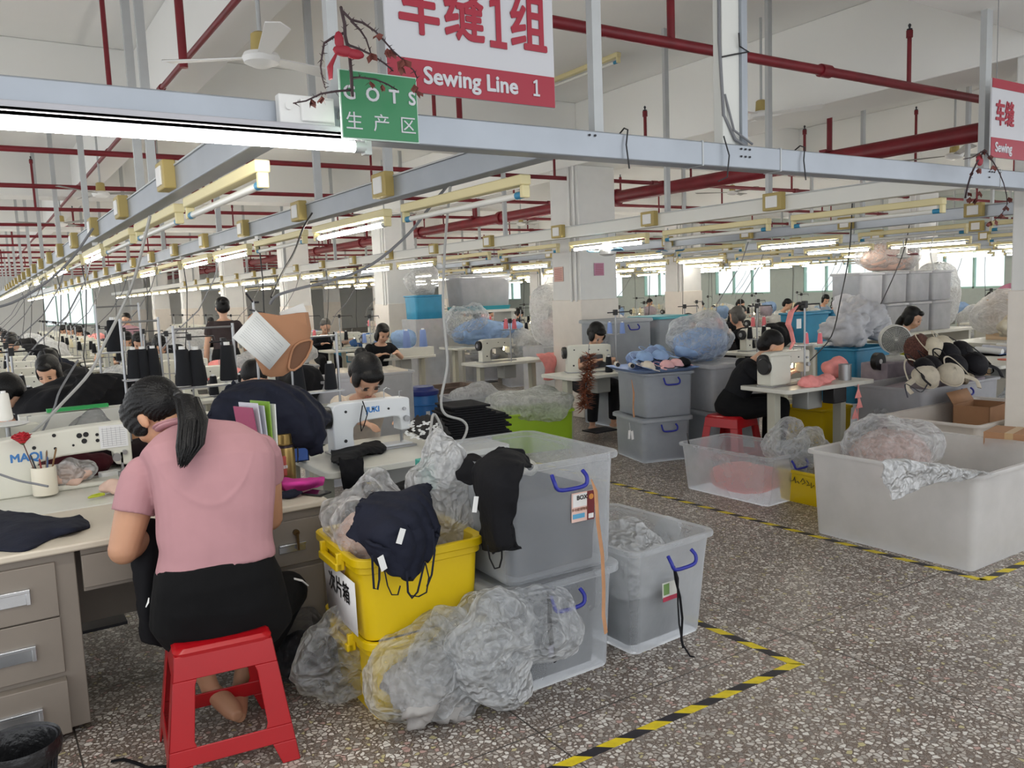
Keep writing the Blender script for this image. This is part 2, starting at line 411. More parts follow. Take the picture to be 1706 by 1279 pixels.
# ---------------------------------------------------------------- red sprinkler pipes
def pipe_run(name, label, p0, p1, r, group=None, drops=()):
    t = thing(name, label, 'pipe', p0, 0, group); d = V(p1)-V(p0)
    build('pipe', G().cone((0, 0, 0), d, r, n=14), red, t, ang=30)
    n = max(2, int(d.length/2.9)); g = G()
    for i in range(1, n):
        c = d*i/n; u = d.normalized(); g.cone(c-u*.05, c+u*.05, r*1.35, n=14)
    build('coupling', g, red, t, ang=30)
    for q, h in drops:
        c = d.normalized()*q
        s = build('riser', G().cone(c, c+V((0, 0, h)), .016, n=10).cone(c+V((0, 0, h)), c+V((0, 0, h+.05)), .024, n=10), red, t)
        build('sprinkler_head', G().lathe([(.004, 0), (.02, .004), (.02, .012), (.006, .016), (.012, .04), (.004, .05)], c+V((0, 0, h+.05)), 10), dark, s)
    return t
ys = [3.62+2.43*i for i in range(15)]
for i, y in enumerate(ys):
    if i == 0: drops = [(3.17, .28), (5.0, .75), (7.0, .35), (9.1, .8), (11.3, .3)]
    else: drops = [(q+.7*(i % 3), .22+.2*((i+int(q)) % 3)) for q in (1.2, 3.6, 5.9, 8.3, 10.5, 13, 16, 19)]
    pipe_run('sprinkler_pipe', 'red sprinkler branch pipe crossing under the ceiling, %s from the front' % ORD[i], (-1, y, 3.06), (23, y, 3.06), .032 if i == 0 else .026, 'red branch pipes under the ceiling', drops)
pipe_run('water_main', 'thick red water main running lengthwise under the ceiling behind the columns', (7.75, 0, 2.92), (7.75, 42, 2.92), .085)
pipe_run('water_main', 'slim red-brown pipe fixed along the side of the left ceiling beam', (1.38, 1, 3.3), (1.38, 42, 3.3), .02)
for i, y in enumerate(ys[:10]):
    t = tag(build('pipe_hanger', G().cone((0, 0, 0), (0, 0, ZC-2.99), .028, n=12).box(-.12, .12, -.04, .04, -.02, .01), red, loc=(7.75, y-.5 if i else 3.62, 3.0)), 'red vertical hanger pipe between water main and ceiling, %s from the front' % ORD[i], 'pipe', 'red hangers of the water main')
for i, (px, py, yy) in enumerate([(1118, 60, 3.62), (308, 135, 5.0), (765, 180, 6.0), (1475, 110, 3.62)][:3]):
    p = at(px, py, y=yy); z1 = ZC
    tag(build('pipe_hanger', G().cone((0, 0, 3.06-ZC if i == 0 else 2.98-ZC), (0, 0, 0), .024, n=12), red, loc=(p.x, yy, z1)), ['red vertical pipe above the front branch pipe, left of the wide cable duct', 'dark red pipe stub hanging left of the ceiling fan', 'red vertical pipe seen just below the large sewing line sign'][i], 'pipe')
# ---------------------------------------------------------------- trunking beams over the sewing lines
def fixture(lit, L=1.2, far=False, cap=None):
    t = thing('light_fixture', '', 'light')
    build('housing', G().box(-.028, .028, -L/2, L/2, -.045, 0), cream, t, bev=.006)
    for s in (-1, 1): build('lamp_holder', G().box(-.02, .02, s*(L/2-.012)-.012, s*(L/2-.012)+.012, -.1, -.045), cap or cream, t, bev=.004)
    build('tube', G().cone((0, -L/2+.03, -.085), (0, L/2-.03, -.085), .015, n=12), (tube_on_far if far else tube_on) if lit else tube_off, t)
    for s in (-1, 1): build('tube_cap', G().cone((0, s*(L/2-.075), -.085), (0, s*(L/2-.02), -.085), .0165, n=12), bluecap if not lit else zinc, t)
    return t
FX = {k: fixture(*k) for k in ((True, 1.2, False), (False, 1.2, False), (True, 1.2, True))}
fused = set()
def put(proto, used, key, loc, rot, label, group=None):
    if key not in used:
        used.add(key); proto.location = loc; proto.rotation_euler = (0, 0, rot) if isinstance(rot, (int, float)) else rot; proto['label'] = label
        if group: proto['group'] = group
        return proto
    return dup(proto, loc, rot, label, group)
def junction():
    t = thing('junction_box', '', 'junction box')
    build('box', G().box(-.05, .01, -.09, .09, -.06, .075), ochre, t, bev=.006)
    build('socket_plate', G().box(-.058, -.048, -.055, .055, -.04, .05), wplas, t, bev=.004)
    return t
JB = junction(); jused = set()
BX = [.93, 2.08, 5.42, 8.4, 11.2, 14.2, 17.4, 20.4]
BN = ['leftmost beam', 'second beam from the left', 'beam just past the aisle', 'second beam past the aisle', 'third beam past the aisle', 'fourth beam past the aisle', 'fifth beam past the aisle', 'sixth beam past the aisle']
HB = .115
for bi, bx in enumerate(BX):
    y0 = 2.86; n = 13
    t = thing('trunking_beam', 'long trunking beam carrying tube lights, the %s' % BN[bi], 'beam', (bx, y0, 2.2))
    build('channel', G().box(-.045, .045, 0, 38, 0, HB), alu if bi not in (2,) else mat('white_enamel', 'e2e2dc', .45), t, bev=.005)
    build('lid_strip', G().box(-.05, .05, 0, 38, HB, HB+.008), zinc, t)
    for k in range(14):
        yy = y0+(1.6 if k == 0 else 0)+k*2.75
        if bi == 0 and k == 0: yy = 5.2
        p = thing('ceiling_post', 'grey steel post, %s from the front on the %s' % (ORD[k], BN[bi]), 'post', (bx+.03, yy, 2.2+HB), 0, 'steel posts above the trunking beams')
        build('post', G().box(-.024, .024, -.016, .016, 0, ZC-2.2-HB), zinc, p)
        build('foot_plate', G().box(-.05, .05, -.05, .05, 0, .012), zinc, p)
    for k in range(26 if bi < 3 else 22):
        yy = y0+.75+k*1.42
        if yy > 40: break
        if bi == 0: lit = k in (3, 5, 6, 8) or k > 9
        elif bi == 1: lit = k == 1 or k in (3, 4, 6) or k > 7
        elif bi == 2: lit = k in (2,) or k > 4
        else: lit = (k*7+bi*3) % 5 != 0 if k > 1 else bi in (5, 6)
        far = yy > 9
        key = (lit, 1.2, far if lit else False)
        f = put(FX[key], fused, key, (bx, yy, 2.16), 0, '%s tube light, %s from the front on the %s' % ('lit' if lit else 'unlit', ORD[k], BN[bi]), 'tube lights under the sewing line beams')
        if k < 16:
            put(JB, jused, 1, (bx-.05, yy+.72, 2.27), 0, 'ochre socket box, %s from the front on the %s' % (ORD[k], BN[bi]), 'socket boxes on the beams')
    if bi in (0, 1, 2, 3, 4):
        pass
# front beam with big lit tube
t = thing('cross_beam', 'long aluminium beam crossing the picture above the aisle', 'beam', (0, 2.8, 2.2))
build('channel', G().box(-1, 9, -.05, .05, 0, .11), alu, t, bev=.006)
g = G()
for x in (1.0, 2.9, 3.45, 5.6): g.box(x-.004, x+.004, -.053, .053, -.002, .113)
build('joint_seam', g, zinc, t)
g = G()
for x, n_ in ((2.27, 2), (3.2, 6), (5.5, 4)):
    for q in range(n_): g.cone((x-.04+.03*(q % 3), -.052, .09-.035*(q//3)), (x-.04+.03*(q % 3), -.056, .09-.035*(q//3)), .005, n=8)
build('screw', g, dark, t)
t = thing('light_fixture', 'long bright lit tube under the front beam at upper left', 'light', (.3, 2.72, 2.2))
build('housing', G().box(-.95, .88, -.03, .03, -.0, .015).box(-.95, .9, -.03, .03, -.0, .03), mat('grey_housing', 'b8b8be', .5), t, bev=.004)
build('tube', G().cone((-.95, -.005, -.03), (.87, -.005, -.03), .0185, n=16), tube_on, t)
build('tube_cap', G().cone((.86, -.005, -.03), (.9, -.005, -.03), .02, n=14).box(.895, .92, -.02, .015, -.055, .02), zinc, t)
t = thing('wide_duct_post', 'wide white cable duct post standing on the front beam', 'post', (3.2, 2.86, 2.31))
build('duct', G().box(-.075, .045, -.03, .03, 0, ZC-2.31), mat('white_enamel2', 'd6d7d2', .5), t, bev=.004)
build('aluminium_strip', G().box(.045, .085, -.045, .03, -.02, ZC-2.31), alu, t)
build('wire_tie', G().tube([(-.08, -.035, .42), (0, -.04, .44), (.09, -.05, .46), (.03, -.045, .48), (.02, -.05, .54)], .004), wireb, t)
build('cable', G().tube([(-.08, -.02, 1.4), (-.085, -.02, .5), (-.07, -.03, .15), (0, -.04, .04), (.07, -.06, 0)], .008).tube([(-.06, -.03, .25), (-.02, -.05, .08), (.1, -.06, .02)], .006), wire, t)
for i, (px, wd) in enumerate(((993, .05), (1640, .07), (560, .04))):
    x = at(px, 200, y=2.86).x
    p = thing('ceiling_post', ['grey steel post beside the big sewing line sign', 'grey steel post at the right beside the second sewing line sign', 'grey steel post behind the green sign'][i], 'post', (x, 2.86, 2.31))
    build('post', G().box(-wd/2, wd/2, -.02, .02, -.05, ZC-2.31), zinc, p)
    build('foot_plate', G().box(-wd/2-.01, wd/2+.01, -.05, .03, -.02, .01), zinc, p)
for i, x in enumerate((2.43, 3.03, 3.62)):
    tag(build('wire_loop', G().tube([(0, -.07, -.04), (-.01, -.065, .06), (.005, -.06, .125), (.02, -.02, .14), (.03, .03, .12)] if i != 1 else [(0, -.06, .14), (.02, -.075, .05), (.01, -.07, -.05), (-.04, -.06, -.07)], .0035), wireb, loc=(x, 2.8, 2.2)), 'black wire loop around the front beam, %s from the left' % ORD[i], 'wire')
# white box on the front beam, left of the green sign
t = thing('switch_box', 'white switch box on the front beam left of the green sign', 'switch box', (at(480, 200, y=2.72).x, 2.74, 2.24))
build('box', G().box(-.03, .16, -.03, .01, -.01, .085), wplas, t, bev=.004)
build('cover', G().box(.04, .155, -.042, -.03, 0, .075), wplas, t, bev=.004)
build('knob', G().cone((0, -.03, .045), (0, -.04, .045), .012), wplas, t)
# ================================================================ PEOPLE
skinm = mat('skin', 'c08f74', .5, var=.04, vs=20); skinl = mat('skin_light', 'd2a68c', .5, var=.04, vs=20)
hairm = mat('black_hair', '0b0a0c', .42, var=.3, vs=40, bump=.4, bs=150, spec=.3); hairg = mat('grey_hair', '55524f', .5, var=.2, vs=40)
eyem = mat('dark_eye', '171314', .3); lipm = mat('lip', 'a45a50', .5)
def rotx(a): return Matrix.Rotation(a, 3, 'X')
def ik(s, w, a, b, pole):
    s, w = V(s), V(w); d = w-s; L = min(d.length, (a+b)*.995); u = d.normalized()
    x = (a*a-b*b+L*L)/(2*L); h = math.sqrt(max(0, a*a-x*x)); p = V(pole); p = (p-u*p.dot(u)).normalized()
    return s+u*x+p*h
def hand(g, w, fd, pn, side, s=1, curl=.5):
    "palm, four bent fingers of different length and a thumb from the palm's side; fd = finger direction, pn = palm-down normal"
    w, f, n_ = V(w), V(fd).normalized(), V(pn); n_ = (n_-f*n_.dot(f)).normalized(); sd = f.cross(n_)*side
    g.tube([w-f*.02*s, w+f*.02*s, w+f*.055*s, w+f*.088*s], [.021*s, .027*s, .033*s, .03*s], 10, flat=.5)
    for i, (ln, off) in enumerate(((.062, -.027), (.072, -.009), (.067, .009), (.052, .026))):
        b = w+f*.08*s+sd*off*s; p = [b-f*.012*s, b]; q = b
        for k_, fr in enumerate((.45, .32, .23)):
            a = curl*(k_+.6)*.75; q = q+(f*math.cos(a)+n_*math.sin(a))*ln*fr*s; p.append(q)
        g.tube(p, [.0085*s, .009*s, .0085*s, .0078*s, .006*s], 7)
    b = w+f*.025*s-sd*.024*s
    g.tube([b, b-sd*.018*s+f*.022*s+n_*.006*s, b-sd*.024*s+f*.045*s+n_*.014*s, b-sd*.02*s+f*.062*s+n_*.02*s], [.011*s, .011*s, .009*s, .007*s], 7)
def sit_pose(a=18, b=40, hp=35, yaw=0, w=None, kn=None, k=1.0, turn=0, an=None, hz=.54):
    sa, ca = math.sin(R(a)), math.cos(R(a)); P = V((0, 0, hz)); C = P+V((0, sa, ca))*.27
    a2 = R(a+10); N_ = C+V((0, math.sin(a2), math.cos(a2)))*.23
    H = N_+V((0, math.sin(R(b)), math.cos(R(b))))*.15
    w = w or [(-.12, .46, .84), (.12, .46, .84)]; kn = kn or [(-.15, .42, .53), (.15, .42, .53)]
    an = an or [(kn[0][0], kn[0][1]-.04, .09), (kn[1][0], kn[1][1]-.04, .09)]
    sh = [C+V((s*.165*k, .01, .135)) for s in (-1, 1)]
    el = [ik(sh[i], w[i], .27, .25, (s*.7, -.2, -.6)) for i, s in ((0, -1), (1, 1))]
    hip = [V((s*.085, .02, hz-.02)) for s in (-1, 1)]
    return dict(P=P, C=C, N=N_, H=H, hp=hp, yaw=yaw, sh=sh, el=el, w=[V(q) for q in w], hip=hip, kn=[V(q) for q in kn], an=[V(q) for q in an], k=k)
def stand_pose(hp=5, yaw=0, w=None, k=1.0, h=1.6):
    z = h/1.62; P = V((0, 0, .9*z)); C = V((0, .01, 1.17*z)); N_ = V((0, .0, 1.38*z)); H = V((0, .02, 1.5*z))
    w = w or [(-.25, .12, .8), (.25, .12, .8)]; sh = [V((s*.17*k, 0, 1.3*z)) for s in (-1, 1)]
    el = [ik(sh[i], w[i], .27, .25, (s*.5, -.6, 0)) for i, s in ((0, -1), (1, 1))]
    return dict(P=P, C=C, N=N_, H=H, hp=hp, yaw=yaw, sh=sh, el=el, w=[V(q) for q in w], hip=[V((s*.09, 0, .86*z)) for s in (-1, 1)],
                kn=[V((s*.1, .02, .47*z)) for s in (-1, 1)], an=[V((s*.1, 0, .08)) for s in (-1, 1)], k=k)
def torso(g, p, e=0, k=1, top=True, low=-.08, hi=None, fat=1):
    P, C, N_ = p['P'], p['C'], p['N']; pts = []
    prof = [(-.10, .13, .09), (-.05, .172*fat, .125*fat), (.03, .168*fat, .125*fat), (.12, .142*fat, .108*fat), (.2, .145*fat, .108*fat), (.28, .158, .115), (.36, .17, .108), (.42, .155, .09), (.46, .11, .072), (.49, .06, .058), (.53, .05, .05)]
    rings = []
    for s, hw, hd in prof:
        if s < low-1e-6 or (hi is not None and s > hi+1e-6): continue
        d1 = (C-P).normalized(); d2 = (N_-C).normalized()
        c = P+d1*s if s < .27 else C+d2*(s-.27)
        t = min(1, max(0, (s-.2)/.14)); d = d1.lerp(d2, t).normalized(); yv = V((1, 0, 0)); fv = d.cross(yv).normalized()
        if hw > .1: hw *= k
        rings.append([c+V((1, 0, 0))*math.copysign(abs(math.cos(q))**.85, math.cos(q))*(hw+e)-fv*math.copysign(abs(math.sin(q))**.85, math.sin(q))*(hd+e) for q in [2*math.pi*i/24 for i in range(24)]])
    g.loft(rings)
def head_geo(g, p, hs=1):
    H = p['H']; Rm = Matrix.Rotation(R(p['yaw']), 3, 'Z') @ rotx(-R(p['hp']))
    E_ = lambda c, r, n=16: g.ell(H+Rm @ (V(c)*hs), tuple(q*hs for q in r), n, Rm)
    E_((0, -.012, .03), (.074, .092, .082), 20); E_((0, .02, -.025), (.058, .068, .085), 20); E_((0, .045, -.068), (.032, .034, .03))
    E_((0, .088, -.018), (.012, .016, .02), 10); E_((0, .084, .005), (.009, .01, .03), 8)
    for s in (-1, 1):
        E_((s*.074, -.005, -.008), (.009, .02, .031), 10); E_((s*.04, .05, -.03), (.022, .028, .026), 10)
    E_((0, .077, -.052), (.022, .01, .01), 10)
    return Rm
def person(label, loc, rot, p, top, pants, name='person', sleeve=.55, hair='bun', hairmat=None, skin=None, vox=.009, low=True, glasses=False, fat=1, hs=1, face=True, name_top='shirt', group=None, extra=None):
    t = thing(name, label, 'person', loc, rot, group); skin = skin or skinl
    g = G(); k = p['k']; torso(g, p, -.012, k, fat=fat)
    Rm = head_geo(g, p, hs); H = p['H']
    g.tube([p['N']-(H-p['N'])*.35, p['N'], p['N'].lerp(H, .6), H+Rm @ V((0, -.03, -.03))], [.06, .05, .047, .05], 12)
    for i, s in ((0, -1), (1, 1)):
        sh, el, w = p['sh'][i], p['el'][i], p['w'][i]
        g.ell(sh+V((-s*.015, 0, -.01)), (.055, .05, .052), 12)
        g.tube([sh+V((-s*.02, 0, 0)), sh.lerp(el, .35), el], [.05*fat, .046*fat, .037*fat], 12); g.ell(el, .038*fat, 10)
        g.tube([el, el.lerp(w, .3), w], [.037*fat, .038*fat, .024], 12)
        d = (w-el).normalized(); hd = (d+V((-s*.25, .2, -.15))).normalized(); hand(g, w, hd, (0, .1, -1), -s, .95)
        if low:
            hip, kn, an = p['hip'][i], p['kn'][i], p['an'][i]
            g.tube([hip, hip.lerp(kn, .4), kn], [.09*fat, .08*fat, .056], 12); g.ell(kn, .056, 12)
            g.tube([kn, kn.lerp(an, .3), an], [.055, .054, .034], 12); g.ell(an, .036, 10)
            g.tube([an+V((0, -.05, -.045)), an+V((0, .05, -.045)), an+V((0, .15, -.055)), an+V((0, .2, -.06))], [.033, .038, .034, .02], 10, flat=.75)
    link('body', remesh(g, vox, 5), skin, t)
    g = G(); torso(g, p, .006, k, low=-.05 if low else -.1, hi=.46, fat=fat)
    for i, s in ((0, -1), (1, 1)):
        sh, el, w = p['sh'][i], p['el'][i], p['w'][i]
        g.ell(sh+V((-s*.015, 0, -.008)), (.066, .06, .06), 12)
        if sleeve <= 1: e = sh.lerp(el, sleeve); g.tube([sh+V((-s*.02, 0, 0)), sh.lerp(e, .5), e], [.062*fat, .062*fat, .056*fat], 14)
        else: g.tube([sh+V((-s*.02, 0, 0)), sh.lerp(el, .5), el, el.lerp(w, sleeve-1)], [.063*fat, .06*fat, .053, .04], 14); g.ell(el, .053, 12)
    link(name_top, remesh(g, vox, 4), top, t)
    if low:
        g = G(); torso(g, p, .012, k, low=-.1, hi=.12, fat=fat)
        for i in (0, 1):
            hip, kn, an = p['hip'][i], p['kn'][i], p['an'][i]
            g.tube([hip, hip.lerp(kn, .4), kn], [.105*fat, .1*fat, .076], 14); g.ell(kn, .075, 12)
            g.tube([kn, kn.lerp(an, .4), an+(kn-an)*.08], [.075, .072, .06], 14)
        link('trousers', remesh(g, vox, 4), pants, t)
    # hair
    hm = hairmat or hairm; g = G(); E_ = lambda c, r, n=18: g.ell(H+Rm @ (V(c)*hs), tuple(q*hs for q in r), n, Rm)
    E_((0, -.03, .05), (.083, .092, .08), 24); E_((0, -.055, .0), (.08, .066, .075), 20)
    if hair == 'short': E_((0, -.06, -.02), (.07, .05, .06))
    if hair in ('bob', 'long'):
        for s in (-1, 1): E_((s*.068, -.01, -.02), (.02, .045, .075))
        E_((0, .045, .085), (.05, .035, .03))
    if hair == 'bun':
        E_((0, -.13, .05), (.035, .03, .035)); E_((0, .045, .075), (.064, .04, .034))
        for s in (-1, 1): E_((s*.066, .015, .02), (.018, .045, .05))
    if hair == 'long': E_((0, -.09, -.09), (.07, .04, .1))
    if hair == 'pony': g.tube([H+Rm @ V((0, -.1, .06)), H+Rm @ V((0, -.15, .05)), H+Rm @ V((0, -.17, -.06)), H+Rm @ V((0, -.15, -.17))], [.02, .028, .026, .008], 12)
    if hair == 'fringe':
        E_((0, .04, .075), (.062, .045, .035)); 
        for s in (-1, 1): E_((s*.065, .01, .0), (.02, .05, .06))
    link('hair', remesh(g, .006, 3), hm, t)
    if face:
        for s in (-1, 1):
            c = H+Rm @ (V((s*.03, .079, .004))*hs)
            build('eye', G().ell(c, (.0125*hs, .006*hs, .0055*hs), 10, Rm), eyem, t)
            build('eyebrow', G().ell(H+Rm @ (V((s*.03, .082, .024))*hs), (.017*hs, .004*hs, .003*hs), 8, Rm), hm, t)
        build('mouth', G().ell(H+Rm @ (V((0, .084, -.052))*hs), (.02*hs, .005*hs, .005*hs), 10, Rm), lipm, t)
    if glasses:
        g = G()
        for s in (-1, 1):
            c = V((s*.033, .094, .0)); g.tube([H+Rm @ (c+V((.025*math.cos(q), 0, .02*math.sin(q)))) for q in [2*math.pi*i/16 for i in range(17)]], .0016, 6)
            g.tube([H+Rm @ V((s*.058, .094, .004)), H+Rm @ V((s*.078, .05, .004)), H+Rm @ V((s*.08, -.01, 0))], .0016, 6)
        g.tube([H+Rm @ V((-.01, .096, .003)), H+Rm @ V((.01, .096, .003))], .0016, 6)
        build('glasses', g, zinc, t)
    return t
# ================================================================ FRONT LEFT: desk, stool, worker
def clothm(name, c, rough=.85, bump=.35, bs=25, var=.12): return mat('cloth_'+name, c, rough, 0, var, 12, bump, bs, spec=.25)
navy = clothm('navy', '1b1e2c'); blk = clothm('black', '121216', bump=.3); pink = clothm('pink', 'ad8287', .8, .08, 9, .03)
salmon = clothm('salmon', 'ef9a96'); hotpink = clothm('hot_pink', 'c83d92'); lblue = clothm('light_blue', '8ea9cf'); offw = clothm('off_white', 'd9cfc0')
tan = clothm('tan', 'b98a66', .75, .1); greyc = clothm('grey', '9a9794'); lilac = clothm('lilac_grey', 'a59aa3'); beige = clothm('beige_pink', 'd6b7a8')
bluec = clothm('blue', '4d70b4'); camo = mat('dotted_cloth', '70554f', .85, var=.45, vs=70)
bagm = mat_clear('bag_plastic', 'f4f6f8', .08, .75, .12, 0, 16, .15, 12); bagw = mat_clear('white_bag_plastic', 'f6f7f8', .27, .88, .18, 0, 18, .35, 14)
baggy = mat_clear('dark_bag_plastic', '8c8c90', .05, .7, .12, 0, 16, .15, 14)
def heap(name, label, cat, loc, r, m, seed=0, amp=.25, f=5, sub=5, group=None, parent=None, rot=0, flat=.0, oct=4, strap=0, top=None, aniso=None, sq=1):
    "crumpled soft thing resting on z=0 of its own origin"
    b = bmesh.new(); bmesh.ops.create_icosphere(b, subdivisions=sub, radius=1); sd = V((seed*3.7, seed*1.3, seed*2.1)); rm = sum(r)/3; oct = 3 if 'bag' in m.name else oct
    for v in b.verts:
        d = v.co.normalized(); q = V([math.copysign(abs(c)**sq, c) for c in d]); p = V((q.x*r[0], q.y*r[1], q.z*r[2]))
        pn = V((p.x*(aniso[0] if aniso else 1), p.y*(aniso[1] if aniso else 1), p.z*(aniso[2] if aniso else 1)))
        wv = noise.noise_vector(pn*f*.5+sd)*.35/f
        h = ridged(pn+wv+sd, f, oct); big = noise.noise(p*1.6/rm*.6+sd)
        fo = math.sin((p.x*.8+p.y*.5-p.z*.7)*f*5+noise.noise(p*f*.45+sd)*7)*noise.noise(p*f*.7+sd+V((9, 2, 4)))
        p += V((d.x, d.y, d.z))*(h*amp*rm*.5+big*amp*rm*(1.25 if amp > .15 else .6)+fo*amp*rm*.45)
        p.z += r[2]
        if p.z < flat: p.z = flat*.2+(p.z-flat)*.02
        v.co = p
    me = bpy.data.meshes.new(name); b.to_mesh(me); b.free(); me.shade_smooth()
    o = link(name, me, m, parent, loc, (0, 0, rot))
    zmin = min(v.co.z for v in me.vertices)
    for v in me.vertices: v.co.z -= zmin
    return tag(o, label, cat, group)
def sheet(name, label, cat, pts, m, nx=40, ny=30, amp=.02, f=10, thick=.004, seed=0, parent=None, group=None, sub=1):
    "draped cloth: a grid of world control points (rows of equal length) smoothly interpolated, wrinkled and given thickness"
    rows = len(pts); cols = len(pts[0])
    def cr(P, t):
        n = len(P)-1; i = min(int(t*n), n-1); u = t*n-i
        a, b_, c, d = P[max(i-1, 0)], P[i], P[i+1], P[min(i+2, n)]
        return .5*((2*b_)+(c-a)*u+(2*a-5*b_+4*c-d)*u*u+(3*b_-a-3*c+d)*u*u*u)
    P = [[V(q) for q in r] for r in pts]; org = P[0][0].copy(); sd = V((seed*2.3, seed*5.1, seed))
    vs = []
    for j in range(ny+1):
        for i in range(nx+1):
            p = cr([cr(r, i/nx) for r in P], j/ny); e = ridged(p+sd, f, 3)
            nn = noise.noise_vector(p*f*.6+sd)
            ed = min(i, nx-i, 4)/4*min(j, ny-j, 4)/4
            n2 = noise.noise_vector(p*5+sd)*amp*1.6*(1-ed)+noise.noise_vector(p*22+sd)*amp*.9*(1-ed)
            fo = math.sin((p.x*1.0+p.y*.6)*f*7+noise.noise(p*4+sd)*5)*.35
            vs.append(p-org+nn*amp+n2+V((0, -1, .3))*(e+fo)*amp*.9)
    fs = [(j*(nx+1)+i, j*(nx+1)+i+1, (j+1)*(nx+1)+i+1, (j+1)*(nx+1)+i) for j in range(ny) for i in range(nx)]
    me = bpy.data.meshes.new(name); me.from_pydata(vs, [], fs); me.shade_smooth()
    o = link(name, me, m, parent, org); s = o.modifiers.new('t', 'SOLIDIFY'); s.thickness = thick; s.offset = 0
    return tag(o, label, cat, group)
# ---- desk
deskm = mat('taupe_steel', '857c72', .5, .1, var=.03); desktop = mat('desk_laminate', 'c9bfae', .4, var=.03, vs=14)
chrome = mat('chrome', 'd5d8dc', .25, .9)
DY = 3.5
t = thing('office_desk', 'beige metal office desk with drawers on both sides', 'desk', (.25, DY, 0))
build('tabletop', G().box(-1.0, 1.02, -.02, .6, .73, .76), desktop, t, bev=.008)
build('apron', G().box(.02, .72, .012, .03, .56, .73), deskm, t); build('back_panel', G().box(.02, .72, .55, .57, .25, .73), deskm, t)
L0 = build('drawer_pedestal', G().box(-.55, .0, .01, .58, .03, .73), deskm, t, bev=.004)
R0 = build('drawer_pedestal', G().box(.72, 1.0, .01, .58, .10, .73), deskm, t, bev=.004)
build('foot', G().box(.74, .98, .05, .5, 0, .1), mat('desk_foot', '7d7263', .6), t)
for i, (z0, z1, dy) in enumerate(((.49, .70, 0), (.265, .485, 0), (.035, .245, -.035))):
    d = build('drawer', G().box(-.53, -.07, -.006+dy, .012, z0, z1), deskm, t, bev=.003)
    h = G().box(-.42, -.16, -.012+dy, -.004+dy, (z0+z1)/2-.035, (z0+z1)/2+.025).box(-.42, -.16, -.024+dy, -.01+dy, (z0+z1)/2+.012, (z0+z1)/2+.025).box(-.42, -.405, -.022+dy, -.01+dy, (z0+z1)/2-.035, (z0+z1)/2+.02).box(-.175, -.16, -.022+dy, -.01+dy, (z0+z1)/2-.035, (z0+z1)/2+.02)
    build('handle', h, chrome, d, bev=.002)
build('drawer', G().box(.02, .6, -.002, .012, .575, .705), deskm, t, bev=.003)
d = build('drawer', G().box(.745, .975, -.006, .012, .49, .69), deskm, t, bev=.003)
build('handle', G().box(.78, .9, -.014, -.004, .55, .59).box(.78, .9, -.024, -.01, .58, .59), chrome, d, bev=.002)
build('lock', G().cone((.86, -.004, .635), (.86, -.022, .635), .014).box(.855, .865, -.035, -.02, .56, .635), mat('brass', '6f5a3c', .35, .8), d)
build('door', G().box(.745, .975, -.006, .012, .125, .47), deskm, t, bev=.003)
# ---- red stool
redp = mat('red_plastic', 'a50b16', .28, spec=.6, var=.03)
def stool(label, loc, rot, h=.47, a=.165, b=.225):
    t = thing('plastic_stool', label, 'stool', loc, rot)
    build('seat', G().loft([rrect(2*a, 2*a, .03, h-.03), rrect(2*a+.004, 2*a+.004, .03, h-.012), rrect(2*a-.02, 2*a-.02, .03, h)]), redp, t)
    def P(u, z): return a+(b-a)*(1-z/(h-.02)), u
    for q in range(4):
        M_ = Matrix.Rotation(R(90*q), 4, 'Z'); g = G()
        def pt(x, z, o): r = a+(b-a)*(1-z/(h-.02)); return (x*r, -(r-o), z)
        o_ = .006
        def quad(pl):
            g.add([pt(x, z, 0) for x, z in pl]+[pt(x, z, o_) for x, z in pl], [list(range(len(pl))), list(range(len(pl), 2*len(pl)))[::-1]]+[[i, (i+1) % len(pl), len(pl)+(i+1) % len(pl), len(pl)+i] for i in range(len(pl))])
        zt, zb, zl = h-.105, .135, .075
        quad([(-1, h-.02), (1, h-.02), (1, zt), (.55, zt), (-.55, zt), (-1, zt)])
        quad([(-1, zt), (-.55, zt), (-.58, zt-.02), (-.6, zb+.02), (-.56, zb), (-1, zb)])
        quad([(1, zt), (1, zb), (.56, zb), (.6, zb+.02), (.58, zt-.02), (.55, zt)])
        quad([(-1, zb), (1, zb), (1, zl), (-1, zl)])
        quad([(-1, zl), (-.62, zl), (-.72, 0), (-1, 0)]); quad([(1, zl), (1, 0), (.72, 0), (.62, zl)])
        g.xf(M_); build('side_panel', g, redp, t, bev=.003)
    return t
stool('red plastic stool under the woman in pink, nearest the camera', (.655, 3.05, 0), R(-7))
# ---- woman in pink, seen from behind
PO = V((.66, 3.1, 0))
A_ = lambda px, py, y: at(px, py, y=y)-PO
t = thing('person', 'woman in a pink polo shirt with a black ponytail, seated with her back turned', 'person', PO)
def pring(L, Rr, y, hd, tilt=0, e=0, n=28):
    a, b = A_(L[0], L[1], y), A_(Rr[0], Rr[1], y); c = (a+b)/2; hw = (b-a).length/2+e; u = (b-a).normalized()
    f = Matrix.Rotation(-R(tilt), 3, 'X') @ V((0, 1, 0))
    cs = lambda v: math.copysign(abs(v)**.82, v)
    return [c+u*cs(math.cos(2*math.pi*i/n))*hw+f*(cs(math.sin(2*math.pi*i/n))*(hd+e)) for i in range(n)]
RG = [((258, 1000), (462, 962), 3.06, .125, 5), ((262, 958), (452, 922), 3.06, .118, 8), ((268, 915), (450, 888), 3.08, .11, 12), ((264, 870), (452, 842), 3.11, .112, 15), ((258, 820), (455, 798), 3.15, .12, 18), ((248, 782), (455, 762), 3.19, .12, 24), ((236, 758), (440, 735), 3.24, .105, 32), ((256, 735), (402, 714), 3.29, .075, 42), ((278, 722), (350, 708), 3.32, .05, 48)]
def rings(lo, hi, e): return [pring(*r[:4], r[4], e) for r in RG[lo:hi]]
